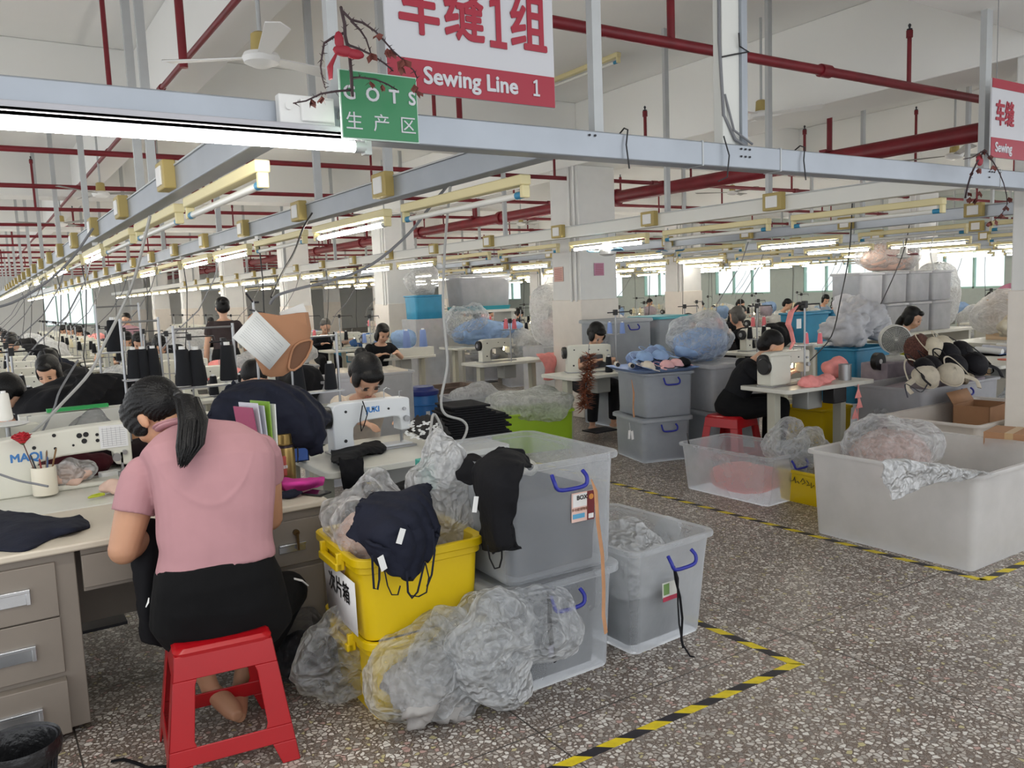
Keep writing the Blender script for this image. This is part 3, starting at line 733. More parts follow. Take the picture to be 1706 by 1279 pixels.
shL, shR = A_(238, 790, 3.26), A_(436, 752, 3.26)
elL, elR = A_(206, 915, 3.22), A_(449, 862, 3.36); wrL, wrR = A_(265, 880, 3.46), A_(400, 850, 3.62)
HD = A_(262, 694, 3.4); NK = A_(305, 715, 3.32)
pk = dict(H=HD, yaw=38, hp=42, P=V((0, 0, .55)))
g = G().loft(rings(0, 9, -.01)); Rm = head_geo(g, pk, 1.14)
g.tube([NK-V((0, .02, .05)), NK, NK.lerp(HD, .6)+V((0, -.01, 0)), HD+V((.01, -.02, -.01))], [.07, .06, .055, .055], 14)
for s, sh, el, wr in ((-1, shL, elL, wrL), (1, shR, elR, wrR)):
    g.ell(sh, .058, 14); g.tube([sh, sh.lerp(el, .5), el], [.06, .064, .054], 16); g.ell(el, .055, 14)
    g.tube([el, el.lerp(wr, .35), wr], [.054, .052, .03], 14); hand(g, wr, (-s*.6, .5, -.1), (0, 0, -1), -s, 1)
kL, kR = A_(300, 985, 3.5), A_(478, 985, 3.34); aL, aR = A_(352, 1150, 3.3), A_(402, 1140, 3.34)
for s, kn, an in ((-1, kL, aL), (1, kR, aR)):
    g.tube([an+V((s*.03, 0, .12)), an, an+V((-s*.03, -.05, -.03)), an+V((-s*.05, -.12, -.05)), an+V((-s*.055, -.17, -.055))], [.04, .036, .042, .038, .022], 12)
link('body', remesh(g, .006, 5), mat('skin_arm', 'ba8a6c', .5, var=.04, vs=14), t)
g = G().loft(rings(1, 9, .008))
for s, sh, el, e in ((-1, shL, elL, .52), (1, shR, elR, .42)):
    q = sh.lerp(el, e); g.ell(sh+V((-s*.006, 0, 0)), (.073, .07, .07), 16); g.tube([sh, sh.lerp(q, .5), q], [.074, .078, .077], 18)
# collar and soft folds
me = remesh(g, .006, 5); me.name = 'polo_shirt'
def fsh(c):
    p = c+PO; o_ = 0
    h = math.sin((p.z*34+math.sin(p.x*9)*2.0+noise.noise(p*7)*3)); wz = math.exp(-((p.z-.80)/.09)**2)
    o_ += h*.0035*wz
    yz = .935+(p.x-.67)**2*5.2; dd = p.z-yz
    if p.y < 3.25: o_ += (.0035*math.exp(-(dd/.012)**2)*math.exp(-((p.x-.68)/.15)**4))
    return o_+noise.noise(p*9)*.004
disp(me, fsh)
link('polo_shirt', me, pink, t)
col_ = []
for k_ in range(15):
    a = math.pi*(-.15+1.3*k_/14)+math.pi; rr = .075; c = NK+V((0, .0, -.0)); col_.append(c+V((math.cos(a)*rr*1.15, math.sin(a)*rr*.75-.005, .012-.028*math.sin(a-math.pi)*-1)))
g = G(); up = (HD-NK).normalized()
g.tube(col_, [.012]+[.017]*13+[.012], 8, flat=.45); g.tube([c+up*.018-V((0, .0, 0)) for c in col_], [.008]+[.012]*13+[.008], 8, flat=.5)
build('collar', g, pink, t, ang=None)
# black trousers
hip = [pring((262, 985), (458, 945), 3.06, .13, 4, .016), pring((258, 1015), (468, 985), 3.08, .15, 0, .016), pring((254, 1050), (478, 1020), 3.11, .16, 0, .012), pring((275, 1082), (462, 1055), 3.13, .15, 0, .0)]
g = G().loft([pring((263, 950), (449, 916), 3.06, .116, 8, .006)]+hip)
hL, hR = A_(300, 1030, 3.14), A_(428, 1015, 3.14)
for hp_, kn, an in ((hL, kL, aL), (hR, kR, aR)):
    g.ell(hp_, .105, 16); g.tube([hp_, hp_.lerp(kn, .5), kn], [.108, .106, .088], 18); g.ell(kn, .088, 16)
    g.tube([kn, kn.lerp(an, .4), an+(kn-an)*.2], [.084, .08, .06], 16)
me = remesh(g, .007, 5)
disp(me, lambda c: noise.noise((c+PO)*8)*.006+ridged(c+PO, 7, 2)*.004)
tr = link('trousers', me, clothm('trouser_black', '0b0b0d', .9, .15), t)
def stripe(pxs, y, wd):   # white side stripe piece on the thigh
    g = G(); P = [A_(a, b, y) for a, b in pxs]; g.tube(P, [wd*.5]+[wd]*(len(P)-2)+[wd*.7], 8, flat=.35); return g
build('side_stripe', stripe([(478, 966), (490, 964), (503, 967), (513, 975)], 3.255, .013), wplas, tr)
build('side_stripe', stripe([(243, 1011), (247, 1003), (248, 996)], 3.0, .008), wplas, tr)
# hair
g = G(); E_ = lambda c, r, n=22: g.ell(HD+Rm @ (V(c)*1.14), tuple(q*1.14 for q in r), n, Rm)
E_((0, -.02, .05), (.088, .1, .083), 26); E_((0, -.05, .02), (.084, .07, .075), 22); E_((-.055, .035, .03), (.03, .045, .07)); E_((.055, .035, .03), (.03, .045, .07)); E_((0, .07, .06), (.06, .03, .05))
me = remesh(g, .005, 4)
PT = A_(300, 662, 3.3)
def fh(p):
    d = (p-PT); a = math.atan2(d.z, d.x); b_ = math.atan2(d.y, d.x)
    return math.sin(a*46+b_*31+noise.noise(p*12)*4)*.0016
disp(me, fh)
hr = link('hair', me, hairm, t)
g = G(); r2 = random.Random(3)
P0 = [A_(292, 658, 3.27), A_(312, 664, 3.2), A_(322, 700, 3.11), A_(318, 742, 3.05), A_(306, 772, 3.02)]
W = [.018, .038, .05, .046, .014]
g.tube(P0[:1]+P0[1:4]+[P0[4]], [.016, .03, .036, .032, .012], 14, flat=.7)
for i in range(150):
    a = r2.uniform(0, 2*math.pi); rr = r2.uniform(.55, 1)**.5; ln = r2.uniform(.7, 1.25)
    pts = [P0[k_].lerp(P0[k_], 0)+V((math.cos(a), math.sin(a)*.6, 0))*W[k_]*rr*1.0+V((r2.uniform(-1, 1), r2.uniform(-1, 1), 0))*.003 for k_ in range(5)]
    pts[4] = pts[3].lerp(pts[4], ln)+V((r2.uniform(-.006, .006), 0, 0))
    g.tube(pts, [.003, .0042, .0042, .0036, .0008], 5)
build('ponytail', g, hairm, hr, ang=None, fixn=False)
build('hair_tie', G().ell(A_(297, 659, 3.25), (.02, .018, .022)), black, hr)
for s in (-1, 1):
    build('eye', G().ell(HD+Rm @ (V((s*.032, .08, .004))*1.14), (.014, .007, .006), 10, Rm), eyem, t)
build('mouth', G().ell(HD+Rm @ (V((0, .084, -.052))*1.14), (.022, .006, .006), 10, Rm), lipm, t)
# dark garment on her lap and hanging at her side
sheet('garment', 'black garment hanging down from the lap of the woman in pink', 'garment', [[at(238, 870, y=3.36), at(255, 866, y=3.33), at(285, 880, y=3.36)], [at(222, 910, y=3.3), at(250, 915, y=3.26), at(285, 920, y=3.3)], [at(224, 960, y=3.3), at(246, 965, y=3.24), at(280, 965, y=3.3)], [at(232, 1010, y=3.3), at(246, 1015, y=3.25), at(280, 1010, y=3.3)], [at(240, 1062, y=3.32), at(256, 1070, y=3.28), at(280, 1075, y=3.3)]], blk, 24, 30, .008, 9, .02)
# ---- things on the desk
ZD = .762
mug = at(78, 826, z=ZD+.0); 
t = thing('pen_cup', 'round cream pen cup on the desk with pens and a rose', 'cup', (mug.x, mug.y+.05, ZD))
build('cup', G().lathe([(.052, 0), (.055, .005), (.055, .135), (.05, .137), (.05, .01), (.0, .008)], n=28), mat('cream_cup', 'e6dfce', .35), t)
for i, (dx, dy, c, tx, ty, L) in enumerate(((-.02, .01, '20242e', -.1, .03, .2), (.01, .02, '6f5236', .05, .05, .21), (.03, 0, '7d5b34', .12, -.02, .22), (.02, -.02, '3d4f74', .0, -.06, .19), (.0, -.01, '8c2a2a', -.05, 0, .18))):
    tag(build('pen', G().tube([(dx*.3, dy*.3, .012), (dx+tx*.25, dy+ty*.2, L-.01), (dx+tx*.28, dy+ty*.22, L)], [.0042, .0042, .0015], 8), mat('pen_%d' % i, c, .4), loc=(mug.x, mug.y+.05, ZD)), '%s pen standing in the cream cup' % ['black', 'dark brown', 'light brown', 'blue', 'red'][i], 'pen')
rs = thing('artificial_rose', 'red artificial rose standing in the cream pen cup', 'flower', (mug.x-.02, mug.y+.05, ZD+.0))
build('stem', G().tube([(.01, 0, .012), (-.02, 0, .13), (-.055, -.01, .27)], .003, 6), mat('rose_stem', '5e3a34', .6), rs)
g = G()
for i in range(16):
    a = i*2.4; rr = .006+.0018*i; h = .052-.0012*i
    pts = [[V((-.055, -.01, .262))+V((math.cos(a+u*1.0)*rr*(.35+s*.9+.25*s*s), math.sin(a+u*1.0)*rr*(.35+s*.9+.25*s*s), s*h+.006*math.cos(u*2)*s)) for u in (-1, -.5, 0, .5, 1)] for s in (0, .35, .7, 1)]
    for j in range(3):
        for u in range(4): g.add([pts[j][u], pts[j][u+1], pts[j+1][u+1], pts[j+1][u]], [(0, 1, 2, 3)])
o = build('blossom', g, mat('rose_red', 'b51224', .6), rs, fixn=False); o.modifiers.new('s', 'SOLIDIFY').thickness = .0012
build('sepal', G().lathe([(.002, -.008), (.012, .0), (.016, .008)], (-.055, -.01, .262), 10), mat('leaf_green', '3b5a34', .6), rs)
Z_ = lambda px, py, z=ZD: at(px, py, z=z)
sheet('black_garment', 'black-navy garment lying flat at the left end of the desk', 'garment', [[Z_(-30, 915), Z_(40, 918), Z_(82, 900), Z_(100, 892), Z_(110, 885)], [Z_(-30, 885, .785), Z_(40, 890, .79), Z_(85, 882, .79), Z_(120, 882, .785), Z_(140, 880)], [Z_(-20, 862, .79), Z_(30, 866, .795), Z_(80, 866, .79), Z_(120, 870, .785), Z_(150, 877)], [Z_(-10, 850, .775), Z_(20, 853, .79), Z_(60, 858, .785), Z_(105, 864, .78), Z_(135, 860, .77)]], navy, 50, 30, .006, 14, .012)
b = heap('plastic_bag', 'small plastic bag with pink cloth on the desk behind the pen cup', 'bag', Z_(122, 812)+V((0, .05, 0)), (.11, .07, .065), bagw, 3, .45, 12, 5)
heap('pink_cloth', 'pink cloth inside the small bag on the desk', 'cloth', Z_(122, 812)+V((0, .05, .004)), (.085, .055, .05), beige, 4, .4, 14, 4)
g = G().box(-.05, .05, -.015, .015, 0, .012)
tag(build('tape_roll_box', G().box(-.05, .045, -.03, .03, 0, .03), wplas, loc=Z_(185, 795)+V((0, .03, 0)), rot=.2, bev=.004), 'small white box on the desk left of the woman in pink', 'box')
t = thing('scissors', 'thread snips with yellow-green handles on the desk', 'scissors', Z_(165, 828)+V((0, .02, 0)), .5)
build('handle', G().tube([(-.05, 0, .006), (-.02, .02, .006), (.02, .02, .006), (.03, .0, .006), (.02, -.015, .006), (-.02, -.012, .006), (-.05, 0, .006)], .005), mat('lime', 'b6c12e', .4), t)
build('blade', G().box(.02, .09, -.004, .004, .002, .006), chrome, t)
# thermos
p = Z_(483, 805); t = thing('thermos', 'gold thermos flask with black strap on the right end of the desk', 'thermos', (p.x, p.y+.04, ZD))
gold = mat('gold_metal', 'a58a55', .28, .85)
build('body', G().lathe([(.044, 0), (.046, .004), (.046, .165), (.044, .178), (.04, .185)], n=28), gold, t, ang=20)
build('cup_lid', G().lathe([(.04, .186), (.04, .19), (.036, .195), (.036, .24), (.034, .243)], n=28), gold, t, ang=20)
build('ring', G().lathe([(.047, .176), (.047, .186), (.04, .19), (.04, .172)], n=28), mat('dark_chrome', '4a4148', .3, .8), t)
build('emblem', G().box(-.03, -.01, -.0475, -.035, .04, .14), mat('emblem_red', 'a8483e', .5), t, bev=.006)
text('福壽', .018, t, wplas, (-.02, -.049, .085), FRONT, sx=.7)
build('strap', G().tube([(.04, -.01, .18), (.062, -.01, .172), (.06, -.01, .12), (.056, -.012, .09), (.06, -.01, .17)], .003), black, t)
sheet('pink_garment', 'bright pink garment lying on the right end of the desk', 'garment', [[Z_(458, 812), Z_(485, 818), Z_(512, 815), Z_(538, 808)], [Z_(455, 803, .79), Z_(480, 806, .81), Z_(510, 804, .815), Z_(540, 800, .78)], [Z_(455, 800, .785), Z_(480, 800, .80), Z_(512, 798, .805), Z_(540, 794, .775)]], hotpink, 30, 20, .007, 20, .012)
t = thing('mobile_phone', 'black mobile phone lying on the right end of the desk', 'phone', Z_(522, 822), .5)
build('case', G().box(-.04, .04, -.075, .04, 0, .009), black, t, bev=.003)
build('screen', G().box(-.036, .036, -.07, .035, .009, .0095), mat('phone_glass', '0b0c10', .08), t)
heap('black_purse', 'small black pouch in front of the pink garment', 'pouch', Z_(490, 830)+V((0, .03, 0)), (.05, .035, .016), navy, 5, .3, 16, 4)
# blue file box, folders, dark garment over it
p = Z_(500, 770); t = thing('file_box', 'blue file box behind the thermos', 'file box', (p.x-.05, p.y+.02, ZD))
build('box', G().box(-.09, .11, 0, .006, 0, .19).box(-.09, .11, .12, .126, 0, .19).box(-.09, -.084, 0, .126, 0, .19).box(.104, .11, 0, .126, 0, .19).box(-.09, .11, 0, .126, 0, .005), mat('blue_plastic', '3f62ad', .4), t)
for i, (c, nm) in enumerate((('9a3d63', 'maroon'), ('c9c9d4', 'pale grey'), ('b9bcc6', 'silver'), ('7ea53c', 'green'), ('e0e2e0', 'white'))):
    q = at(434+7*i, 770, z=ZD+.0); tag(build('folder', G().box(-.003, .003, -.06, .08, 0, .42+.015*(i % 2)), mat('folder_%d' % i, c, .4), loc=(at(431+5*i, 760, y=3.76).x, 3.78, ZD), rot=(0, R(-7+2*i), R(20))), '%s folder standing left of the blue file box' % nm, 'folder')
Y_ = lambda px, py, y: at(px, py, y=y)
sheet('dark_garment', 'large black-navy garment draped over the blue file box', 'garment', [[Y_(348, 695, 4.0), Y_(375, 708, 3.98), Y_(410, 705, 3.95), Y_(450, 725, 3.95), Y_(500, 745, 3.94), Y_(532, 752, 3.95)], [Y_(350, 672, 4.05), Y_(385, 668, 4.0), Y_(430, 668, 3.95), Y_(470, 690, 3.9), Y_(510, 720, 3.88), Y_(536, 738, 3.92)], [Y_(365, 652, 4.1), Y_(400, 645, 4.08), Y_(445, 645, 4.0), Y_(490, 662, 3.95), Y_(525, 690, 3.92), Y_(541, 712, 3.95)], [Y_(385, 640, 4.2), Y_(420, 636, 4.2), Y_(460, 636, 4.15), Y_(500, 645, 4.1), Y_(530, 668, 4.08), Y_(543, 690, 4.1)], [Y_(395, 645, 4.3), Y_(425, 642, 4.3), Y_(460, 642, 4.3), Y_(500, 655, 4.25), Y_(530, 675, 4.2), Y_(543, 700, 4.2)]], navy, 90, 70, .032, 6, .01)
# ================================================================ TUBS, BAGS AND TAPE BY THE AISLE
def mat_tub(name, col, base, rough=.3, dirt=.2): return mat_clear(name, col, base, max(.6, base+.15), rough, .06, 6, dirt)
tubm = mat_tub('milky_tub', 'eef1f5', .1, .3, .16); tubw = mat_tub('frosted_white_tub', 'f0eeec', .42); tubw2 = mat_tub('opaque_white_tub', 'efe9e2', .75, .35, .1)
tubl = mat_tub('clear_tub', 'eef1f5', .075, .25, .14)
yel = mat('yellow_plastic', 'd6b608', .35, var=.05, vs=4); bhan = mat('blue_handle', '1f2890', .35)
def tub(name, label, loc, w, d, h, m, rot=0, taper=.86, rim=.025, lid=False, handle=None, group=None, hside=('front',), wall=.005, band=True, cat='tub', lidm=None):
    "open storage tub, origin at the middle of its base; w along x, d along y; rim w x d at the top"
    t = thing(name, label, cat, loc, rot, group); r = min(w, d)*.09 if w < 1 else .045; wb, db = w*taper, d*taper; iw, id_ = w-2*rim, d-2*rim
    ring = lambda k_, z, e=0: rrect(wb+(iw-wb)*k_-2*e, db+(id_-db)*k_-2*e, max(.01, r*(.8+.2*k_)-e), z, 5)
    L = [ring(0, 0, .02), ring(0, .0, .006), ring(.01, .012), ring(.35, h*.35), ring(.7, h*.7), ring(1, h-.03), rrect(iw+.006, id_+.006, r, h-.028, 5), rrect(w-.006, d-.006, r+rim*.5, h-.024, 5), rrect(w, d, r+rim*.6, h-.012, 5), rrect(w-.008, d-.008, r+rim*.5, h, 5), rrect(iw-2*wall, id_-2*wall, r-wall, h-.004, 5), ring(1, h-.03, wall), ring(.35, h*.35, wall), ring(.0, .012, wall)]
    g = G().loft(L, (True, True)); build('body', g, m, t, ang=50)
    if handle:
        for sd in hside:
            g = G()
            if sd == 'front': y = -d/2+.0; g.tube(crv([(-.075, y-.004, h-.05), (-.08, y-.028, h-.075), (-.065, y-.035, h-.105), (0, y-.037, h-.11), (.065, y-.035, h-.105), (.08, y-.028, h-.075), (.075, y-.004, h-.05)], 4), .0085, 10)
            else: x = (-1 if sd == 'left' else 1)*w/2; s_ = -1 if sd == 'left' else 1; g.tube([(x+s_*.004, -.075, h-.05), (x+s_*.028, -.08, h-.075), (x+s_*.035, -.065, h-.105), (x+s_*.037, 0, h-.11), (x+s_*.035, .065, h-.105), (x+s_*.028, .08, h-.075), (x+s_*.004, .075, h-.05)], .008, 10)
            build('handle', g, handle, t)
    if lid:
        e = .012
        g = G().loft([rrect(w+e, d+e, r+rim*.7, h-.022, 5), rrect(w+e, d+e, r+rim*.7, h+.006, 5), rrect(w-.01, d-.01, r+rim*.5, h+.016, 5), rrect(w-.08, d-.08, r, h+.016, 5), rrect(w-.1, d-.1, r*.9, h+.008, 5)], (False, True))
        build('lid', g, lidm or m, t, ang=50)
    return t
def fill(label, loc, w, d, h, m, seed=0, name='garments', rot=0, amp=.18, f=8, sub=5, taper=.84, group=None):
    "soft contents that follow the tub's walls, lumpy on top"
    g = G(); sd = V((seed*1.7, seed*.9, seed*2.3)); rings = []; n_ = 12
    for i in range(n_+1):
        z = h*i/n_; k_ = i/n_; s = 1+(.94/taper-1)*k_*h/.5; rings.append([V((p[0]*s, p[1]*s, z)) for p in rrect(w*taper-.055, d*taper-.055, .04, 0, 7)])
    for q in (.93, .8, .6, .4, .2, .03): rings.append([V((p.x*q/1, p.y*q, h)) for p in rings[n_][:]])
    out = []
    for i, rg in enumerate(rings):
        o_ = []
        for p in rg:
            c = p*f*.9+sd; u = p.copy()
            if i <= n_: e = -abs(noise.noise(c))*.02-(.015 if i == n_ else 0); dd = V((p.x, p.y, 0)).normalized(); u += dd*e
            if i >= n_-1: u.z += noise.noise(c*.6)*amp*.35+ridged(p+sd, f, 3)*amp*.12
            o_.append(u)
        out.append(o_)
    me = finish(g.loft(out).mesh(name), True, None); o = link(name, me, m, None, (loc[0], loc[1], loc[2]+.014), (0, 0, rot))
    return tag(o, label, 'garments', group)
def bra(label, loc, m, rot=0, s=1.0, tilt=0, group=None, lining=None, straps=True):
    "padded bra lying cups-up: two moulded cups, wings and straps"
    t = thing('bra', label, 'bra', loc, (R(tilt), 0, rot), group)
    for sx in (-1, 1):
        k_ = []; 
        for i in range(9):
            a = math.pi/2*i/8; rr, zz = math.cos(a)**.8, math.sin(a)
            k_.append([V((sx*.085*s+.082*s*rr*math.cos(q)*(1 if math.cos(q)*sx < 0 else 1.12), .074*s*rr*math.sin(q)+.012*s*zz, .066*s*zz+.004*noise.noise(V((q*2, i, sx+loc[0]*3))))) for q in [2*math.pi*j/22 for j in range(22)]])
        c = build('cup', G().loft(k_, (True, True)), m, t, ang=None)
        build('cup_edge', G().tube([p+V((0, 0, .002)) for p in k_[0]+k_[0][:1]], .004*s, 6), lining or m, c)
        build('wing', G().tube(crv([(sx*.15*s, 0, .012), (sx*.2*s, -.02*s, .012), (sx*.25*s, -.05*s, .008), (sx*.24*s, -.1*s, .006)]), .016*s, 8, flat=.25), m, t)
        if straps: build('strap', G().tube(crv([(sx*.09*s, .07*s, .01), (sx*.11*s, .12*s, .02), (sx*.16*s, .13*s, .012), (sx*.2*s, .07*s, .01), (sx*.22*s, -.01*s, .012)]), .005*s, 6, flat=.5), m, t)
    return t
# -- big clear pair with the printed label
LX, LY = 1.945, 3.0
tub('storage_tub', 'large clear lidded tub on the floor under the open clear tub', (LX, LY, 0), .64, .72, .46, tubm, lid=True, handle=bhan)
fill('dark grey garments inside the lower lidded clear tub', (LX, LY, 0), .62, .68, .40, clothm('slate', '1d2029', bump=.05), 2, sub=4)
t = tub('storage_tub', 'large open clear tub with printed label, stacked on the lidded tub by the aisle', (LX+.02, LY-.02, .478), .6, .74, .49, tubl, rot=R(-2), handle=bhan)
UT = t
st = build('product_label', G().box(.04, .155, -.324, -.320, .235, .36), mat('label_pink', 'e5c3b8', .5), t, rot=(R(3.4), 0, 0)); 
lb = V((0, -.351, 0))
build('label_white', G().box(.045, .115, -.3255, -.3235, .30, .355), wplas, st); build('label_blue', G().box(.045, .105, -.3255, -.3235, .25, .27), mat('lblue_ink', '5fa6cc', .5), st)
build('label_red', G().box(.118, .155, -.3255, -.3235, .235, .36), mat('label_red', '6c1f24', .5), st)
build('label_sun', G().cone((.137, -.3255, .335), (.137, -.327, .335), .012), mat('label_orange', 'c9843a', .5), st); build('barcode', G().box(.124, .15, -.327, -.325, .242, .262), wplas, st)
text('BOX', .026, st, black, (.09, -.327, .338), FRONT, bold=.0008, depth=.0004); text('多功能储物箱', .014, st, mat('ink_brown', '7a4a30', .6), (.079, -.327, .288), FRONT, depth=.0004)
fill('dark slate garments wrapped in film inside the open clear tub', (LX+.02, LY-.02, .478), .58, .70, .30, clothm('slate2', '1f2330', bump=.05), 5, amp=.12)
heap('paper_bundle', 'grey paper bundle lying in the far corner of the open clear tub', 'paper', (LX+.12, LY+.16, .478+.30), (.11, .09, .05), mat('paper_grey', 'c6c3b8', .7, bump=.5, bs=18), 8, .3, 9, 4)
tag(build('strap', G().tube([(.0, 0, .12), (.006, -.02, .07), (.012, -.02, -.06), (.03, -.022, -.2), (.034, -.02, -.34), (.03, -.018, -.46), (.04, -.02, -.54)], [.004]+[.013]*6, 10, flat=.25), tan, loc=at(985, 800, y=2.585)-V((0, 0, .115))), 'tan fabric strap hanging from the handle of the open clear tub', 'strap')
tag(build('strap', G().tube([(0, 0, 0), (.002, -.01, -.06), (-.004, -.012, -.14), (.006, -.012, -.24), (.02, -.01, -.3)], [.006, .013, .014, .012, .009], 10, flat=.3), blk, loc=at(912, 985, y=2.62)), 'black and pink strap on the blue handle of the lower lidded tub', 'strap')
tag(build('price_tag', G().box(-.015, .015, -.002, .002, -.05, 0), mat('grey_tag', 'a7a7b5', .6), loc=at(918, 1075, y=2.6), rot=.3), 'grey tag hanging at the front of the lower lidded tub', 'tag')
def Yp(px, py, y): return at(px, py, y=y)
# black garment over the left front corner
sheet('black_garment', 'black garment hanging over the corner of the open clear tub', 'garment', [[Yp(845, 745, 2.85), Yp(870, 752, 2.8), Yp(885, 775, 2.7)], [Yp(815, 752, 2.78), Yp(845, 760, 2.68), Yp(868, 775, 2.58)], [Yp(790, 785, 2.78), Yp(820, 800, 2.6), Yp(860, 810, 2.55)], [Yp(795, 850, 2.8), Yp(822, 860, 2.6), Yp(856, 855, 2.56)], [Yp(800, 890, 2.8), Yp(825, 905, 2.6), Yp(855, 900, 2.57)], [Yp(806, 912, 2.78), Yp(828, 918, 2.62), Yp(858, 910, 2.6)]], blk, 36, 60, .014, 10, .01, 4)
o = tag(build('garment_straps', G().tube([Yp(*q, 2.6)-Yp(815, 910, 2.6) for q in ((812, 908), (816, 930), (824, 947), (832, 945), (836, 930), (836, 905))], .005, 8, flat=.5).tube([Yp(*q, 2.58)-Yp(815, 910, 2.6) for q in ((848, 860), (856, 880), (859, 905), (850, 912))], .0035, 8), blk, loc=Yp(815, 910, 2.6)), 'black strap loops hanging below the black garment on the clear tub', 'straps')
sheet('black_garment', 'black cloth bunched over the rim of the open clear tub, at its left', 'garment', [[Yp(768, 765, 2.95), Yp(785, 758, 2.95), Yp(806, 766, 2.9), Yp(830, 760, 2.85)], [Yp(764, 785, 2.9), Yp(785, 778, 2.85), Yp(806, 780, 2.8), Yp(835, 778, 2.75)], [Yp(768, 800, 2.9), Yp(785, 806, 2.85), Yp(802, 803, 2.8), Yp(830, 800, 2.78)]], blk, 30, 20, .012, 10, .015, 6)
tag(build('price_tag', G().box(-.012, .012, -.001, .001, -.03, .03), wplas, loc=Yp(792, 840, 2.6), rot=(0, R(15), .3)), 'white tag on the black garment over the clear tub', 'tag')
# -- side tub
SX, SY = 2.56, 2.98
tub('storage_tub', 'open clear tub on the floor right of the stacked clear tubs', (SX, SY, 0), .56, .72, .5, tubm, rot=R(3), handle=bhan, taper=.8)
fill('dark grey garments at the bottom of the tub right of the stack', (SX, SY, 0), .52, .68, .17, clothm('slate3', '20232b', bump=.05), 12, amp=.1, sub=4, taper=.78)
heap('plastic_bag', 'white plastic bag with knotted top inside the right clear tub', 'bag', (SX-.03, SY+.0, .18), (.2, .25, .15), bagw, 6, .35, 9, 5)
heap('plastic_bag', 'pointed white bag top rising in the right clear tub', 'bag', Yp(1115, 905, 3.0)-V((0, 0, .02)), (.07, .05, .08), bagw, 9, .5, 12, 4)
t = thing('sticker', 'faded food sticker on the right clear tub', 'sticker', Yp(1118, 980, 2.615), R(3))
build('sticker', G().box(-.055, .05, -.002, .002, -.035, .035), mat('sticker_grey', 'cfcfc8', .5), t); build('red_band', G().box(-.055, .05, -.004, -.001, -.05, -.03), mat('sticker_red', 'b03a52', .5), t); build('green_print', G().box(-.05, -.015, -.004, -.001, -.02, .03), mat('sticker_green', '6f8f55', .5), t)
tag(build('strap', G().tube([V(q) for q in ((0, 0, .005), (.008, -.014, -.05), (.008, -.012, -.17), (.012, -.014, -.26), (.014, -.03, -.35), (.03, -.06, -.40), (.06, -.1, -.41), (.10, -.12, -.413))], [.008, .012, .008, .009, .008, .008, .007, .006], 8, flat=.35).tube([V(q) for q in ((.0, 0, .005), (-.004, -.012, -.05), (.02, -.014, -.14), (.032, -.014, -.24), (.018, -.02, -.33), (.02, -.03, -.37))], [.006]*6, 8, flat=.35), blk, loc=Yp(1123, 945, 2.59)), 'long black strap tied to the handle of the right clear tub', 'strap')
# -- yellow crates
def crate(label, loc, rot=0, w=.56, d=.56, h=.335):
    t = thing('yellow_crate', label, 'crate', loc, rot); r = .05
    L = [rrect(w*.84, d*.84, r, 0), rrect(w*.84+.005, d*.84+.005, r, .01), rrect(w*.9, d*.9, r, h-.07), rrect(w*.9, d*.9, r, h-.065), rrect(w*.95, d*.95, r+.01, h-.06), rrect(w*.95, d*.95, r+.01, h-.035), rrect(w, d, r+.02, h-.03), rrect(w, d, r+.02, h), rrect(w*.96, d*.96, r+.01, h+.004), rrect(w*.88, d*.88, r, h-.005), rrect(w*.82, d*.82, r, .015)]
    build('body', G().loft(L), yel, t, bev=.002)
    for s in (-1, 1): build('handle', G().box(s*(w/2+.012)-.014, s*(w/2+.012)+.014, -.11, .11, h-.075, h-.045).box(s*(w/2)-.02, s*(w/2)+.012, -.11, -.09, h-.075, h-.005).box(s*(w/2)-.02, s*(w/2)+.012, .09, .11, h-.075, h-.005), yel, t, bev=.004)
    return t
KX, KY = 1.40, 3.08
crate('yellow crate on the floor under the other yellow crate', (KX+.03, KY, 0), R(-2))
c = crate('yellow crate with white paper sign, stacked on another yellow crate', (KX, KY-.02, .34), R(-3))
pp = build('paper_sign', G().add([(-.262, -.2, .02), (-.262, .16, .02), (-.27, .16, .24), (-.27, -.22, .24)], [(0, 1, 2, 3)]), mat('paper_white', 'e2e2e2', .7, bump=.2, bs=10), c); pp.modifiers.new('s', 'SOLIDIFY').thickness = .002
text('次片箱', .085, pp, black, (-.273, -.03, .165), (R(90), 0, R(-90)), bold=.001, depth=.0005)
heap('plastic_bag', 'clear bag with beige garments in the left of the upper yellow crate', 'bag', (KX-.12, KY+.0, .5), (.17, .2, .2), bagm, 11, .4, 9, 5)
heap('garments', 'beige garments under the clear bag in the yellow crate', 'garments', (KX-.08, KY, .45), (.2, .2, .16), beige, 13, .3, 9, 4)
heap('plastic_bag', 'tall white plastic bag standing between yellow crate and clear tub', 'bag', (KX+.2, KY+.0, .58), (.13, .16, .24), bagw, 14, .35, 8, 5)
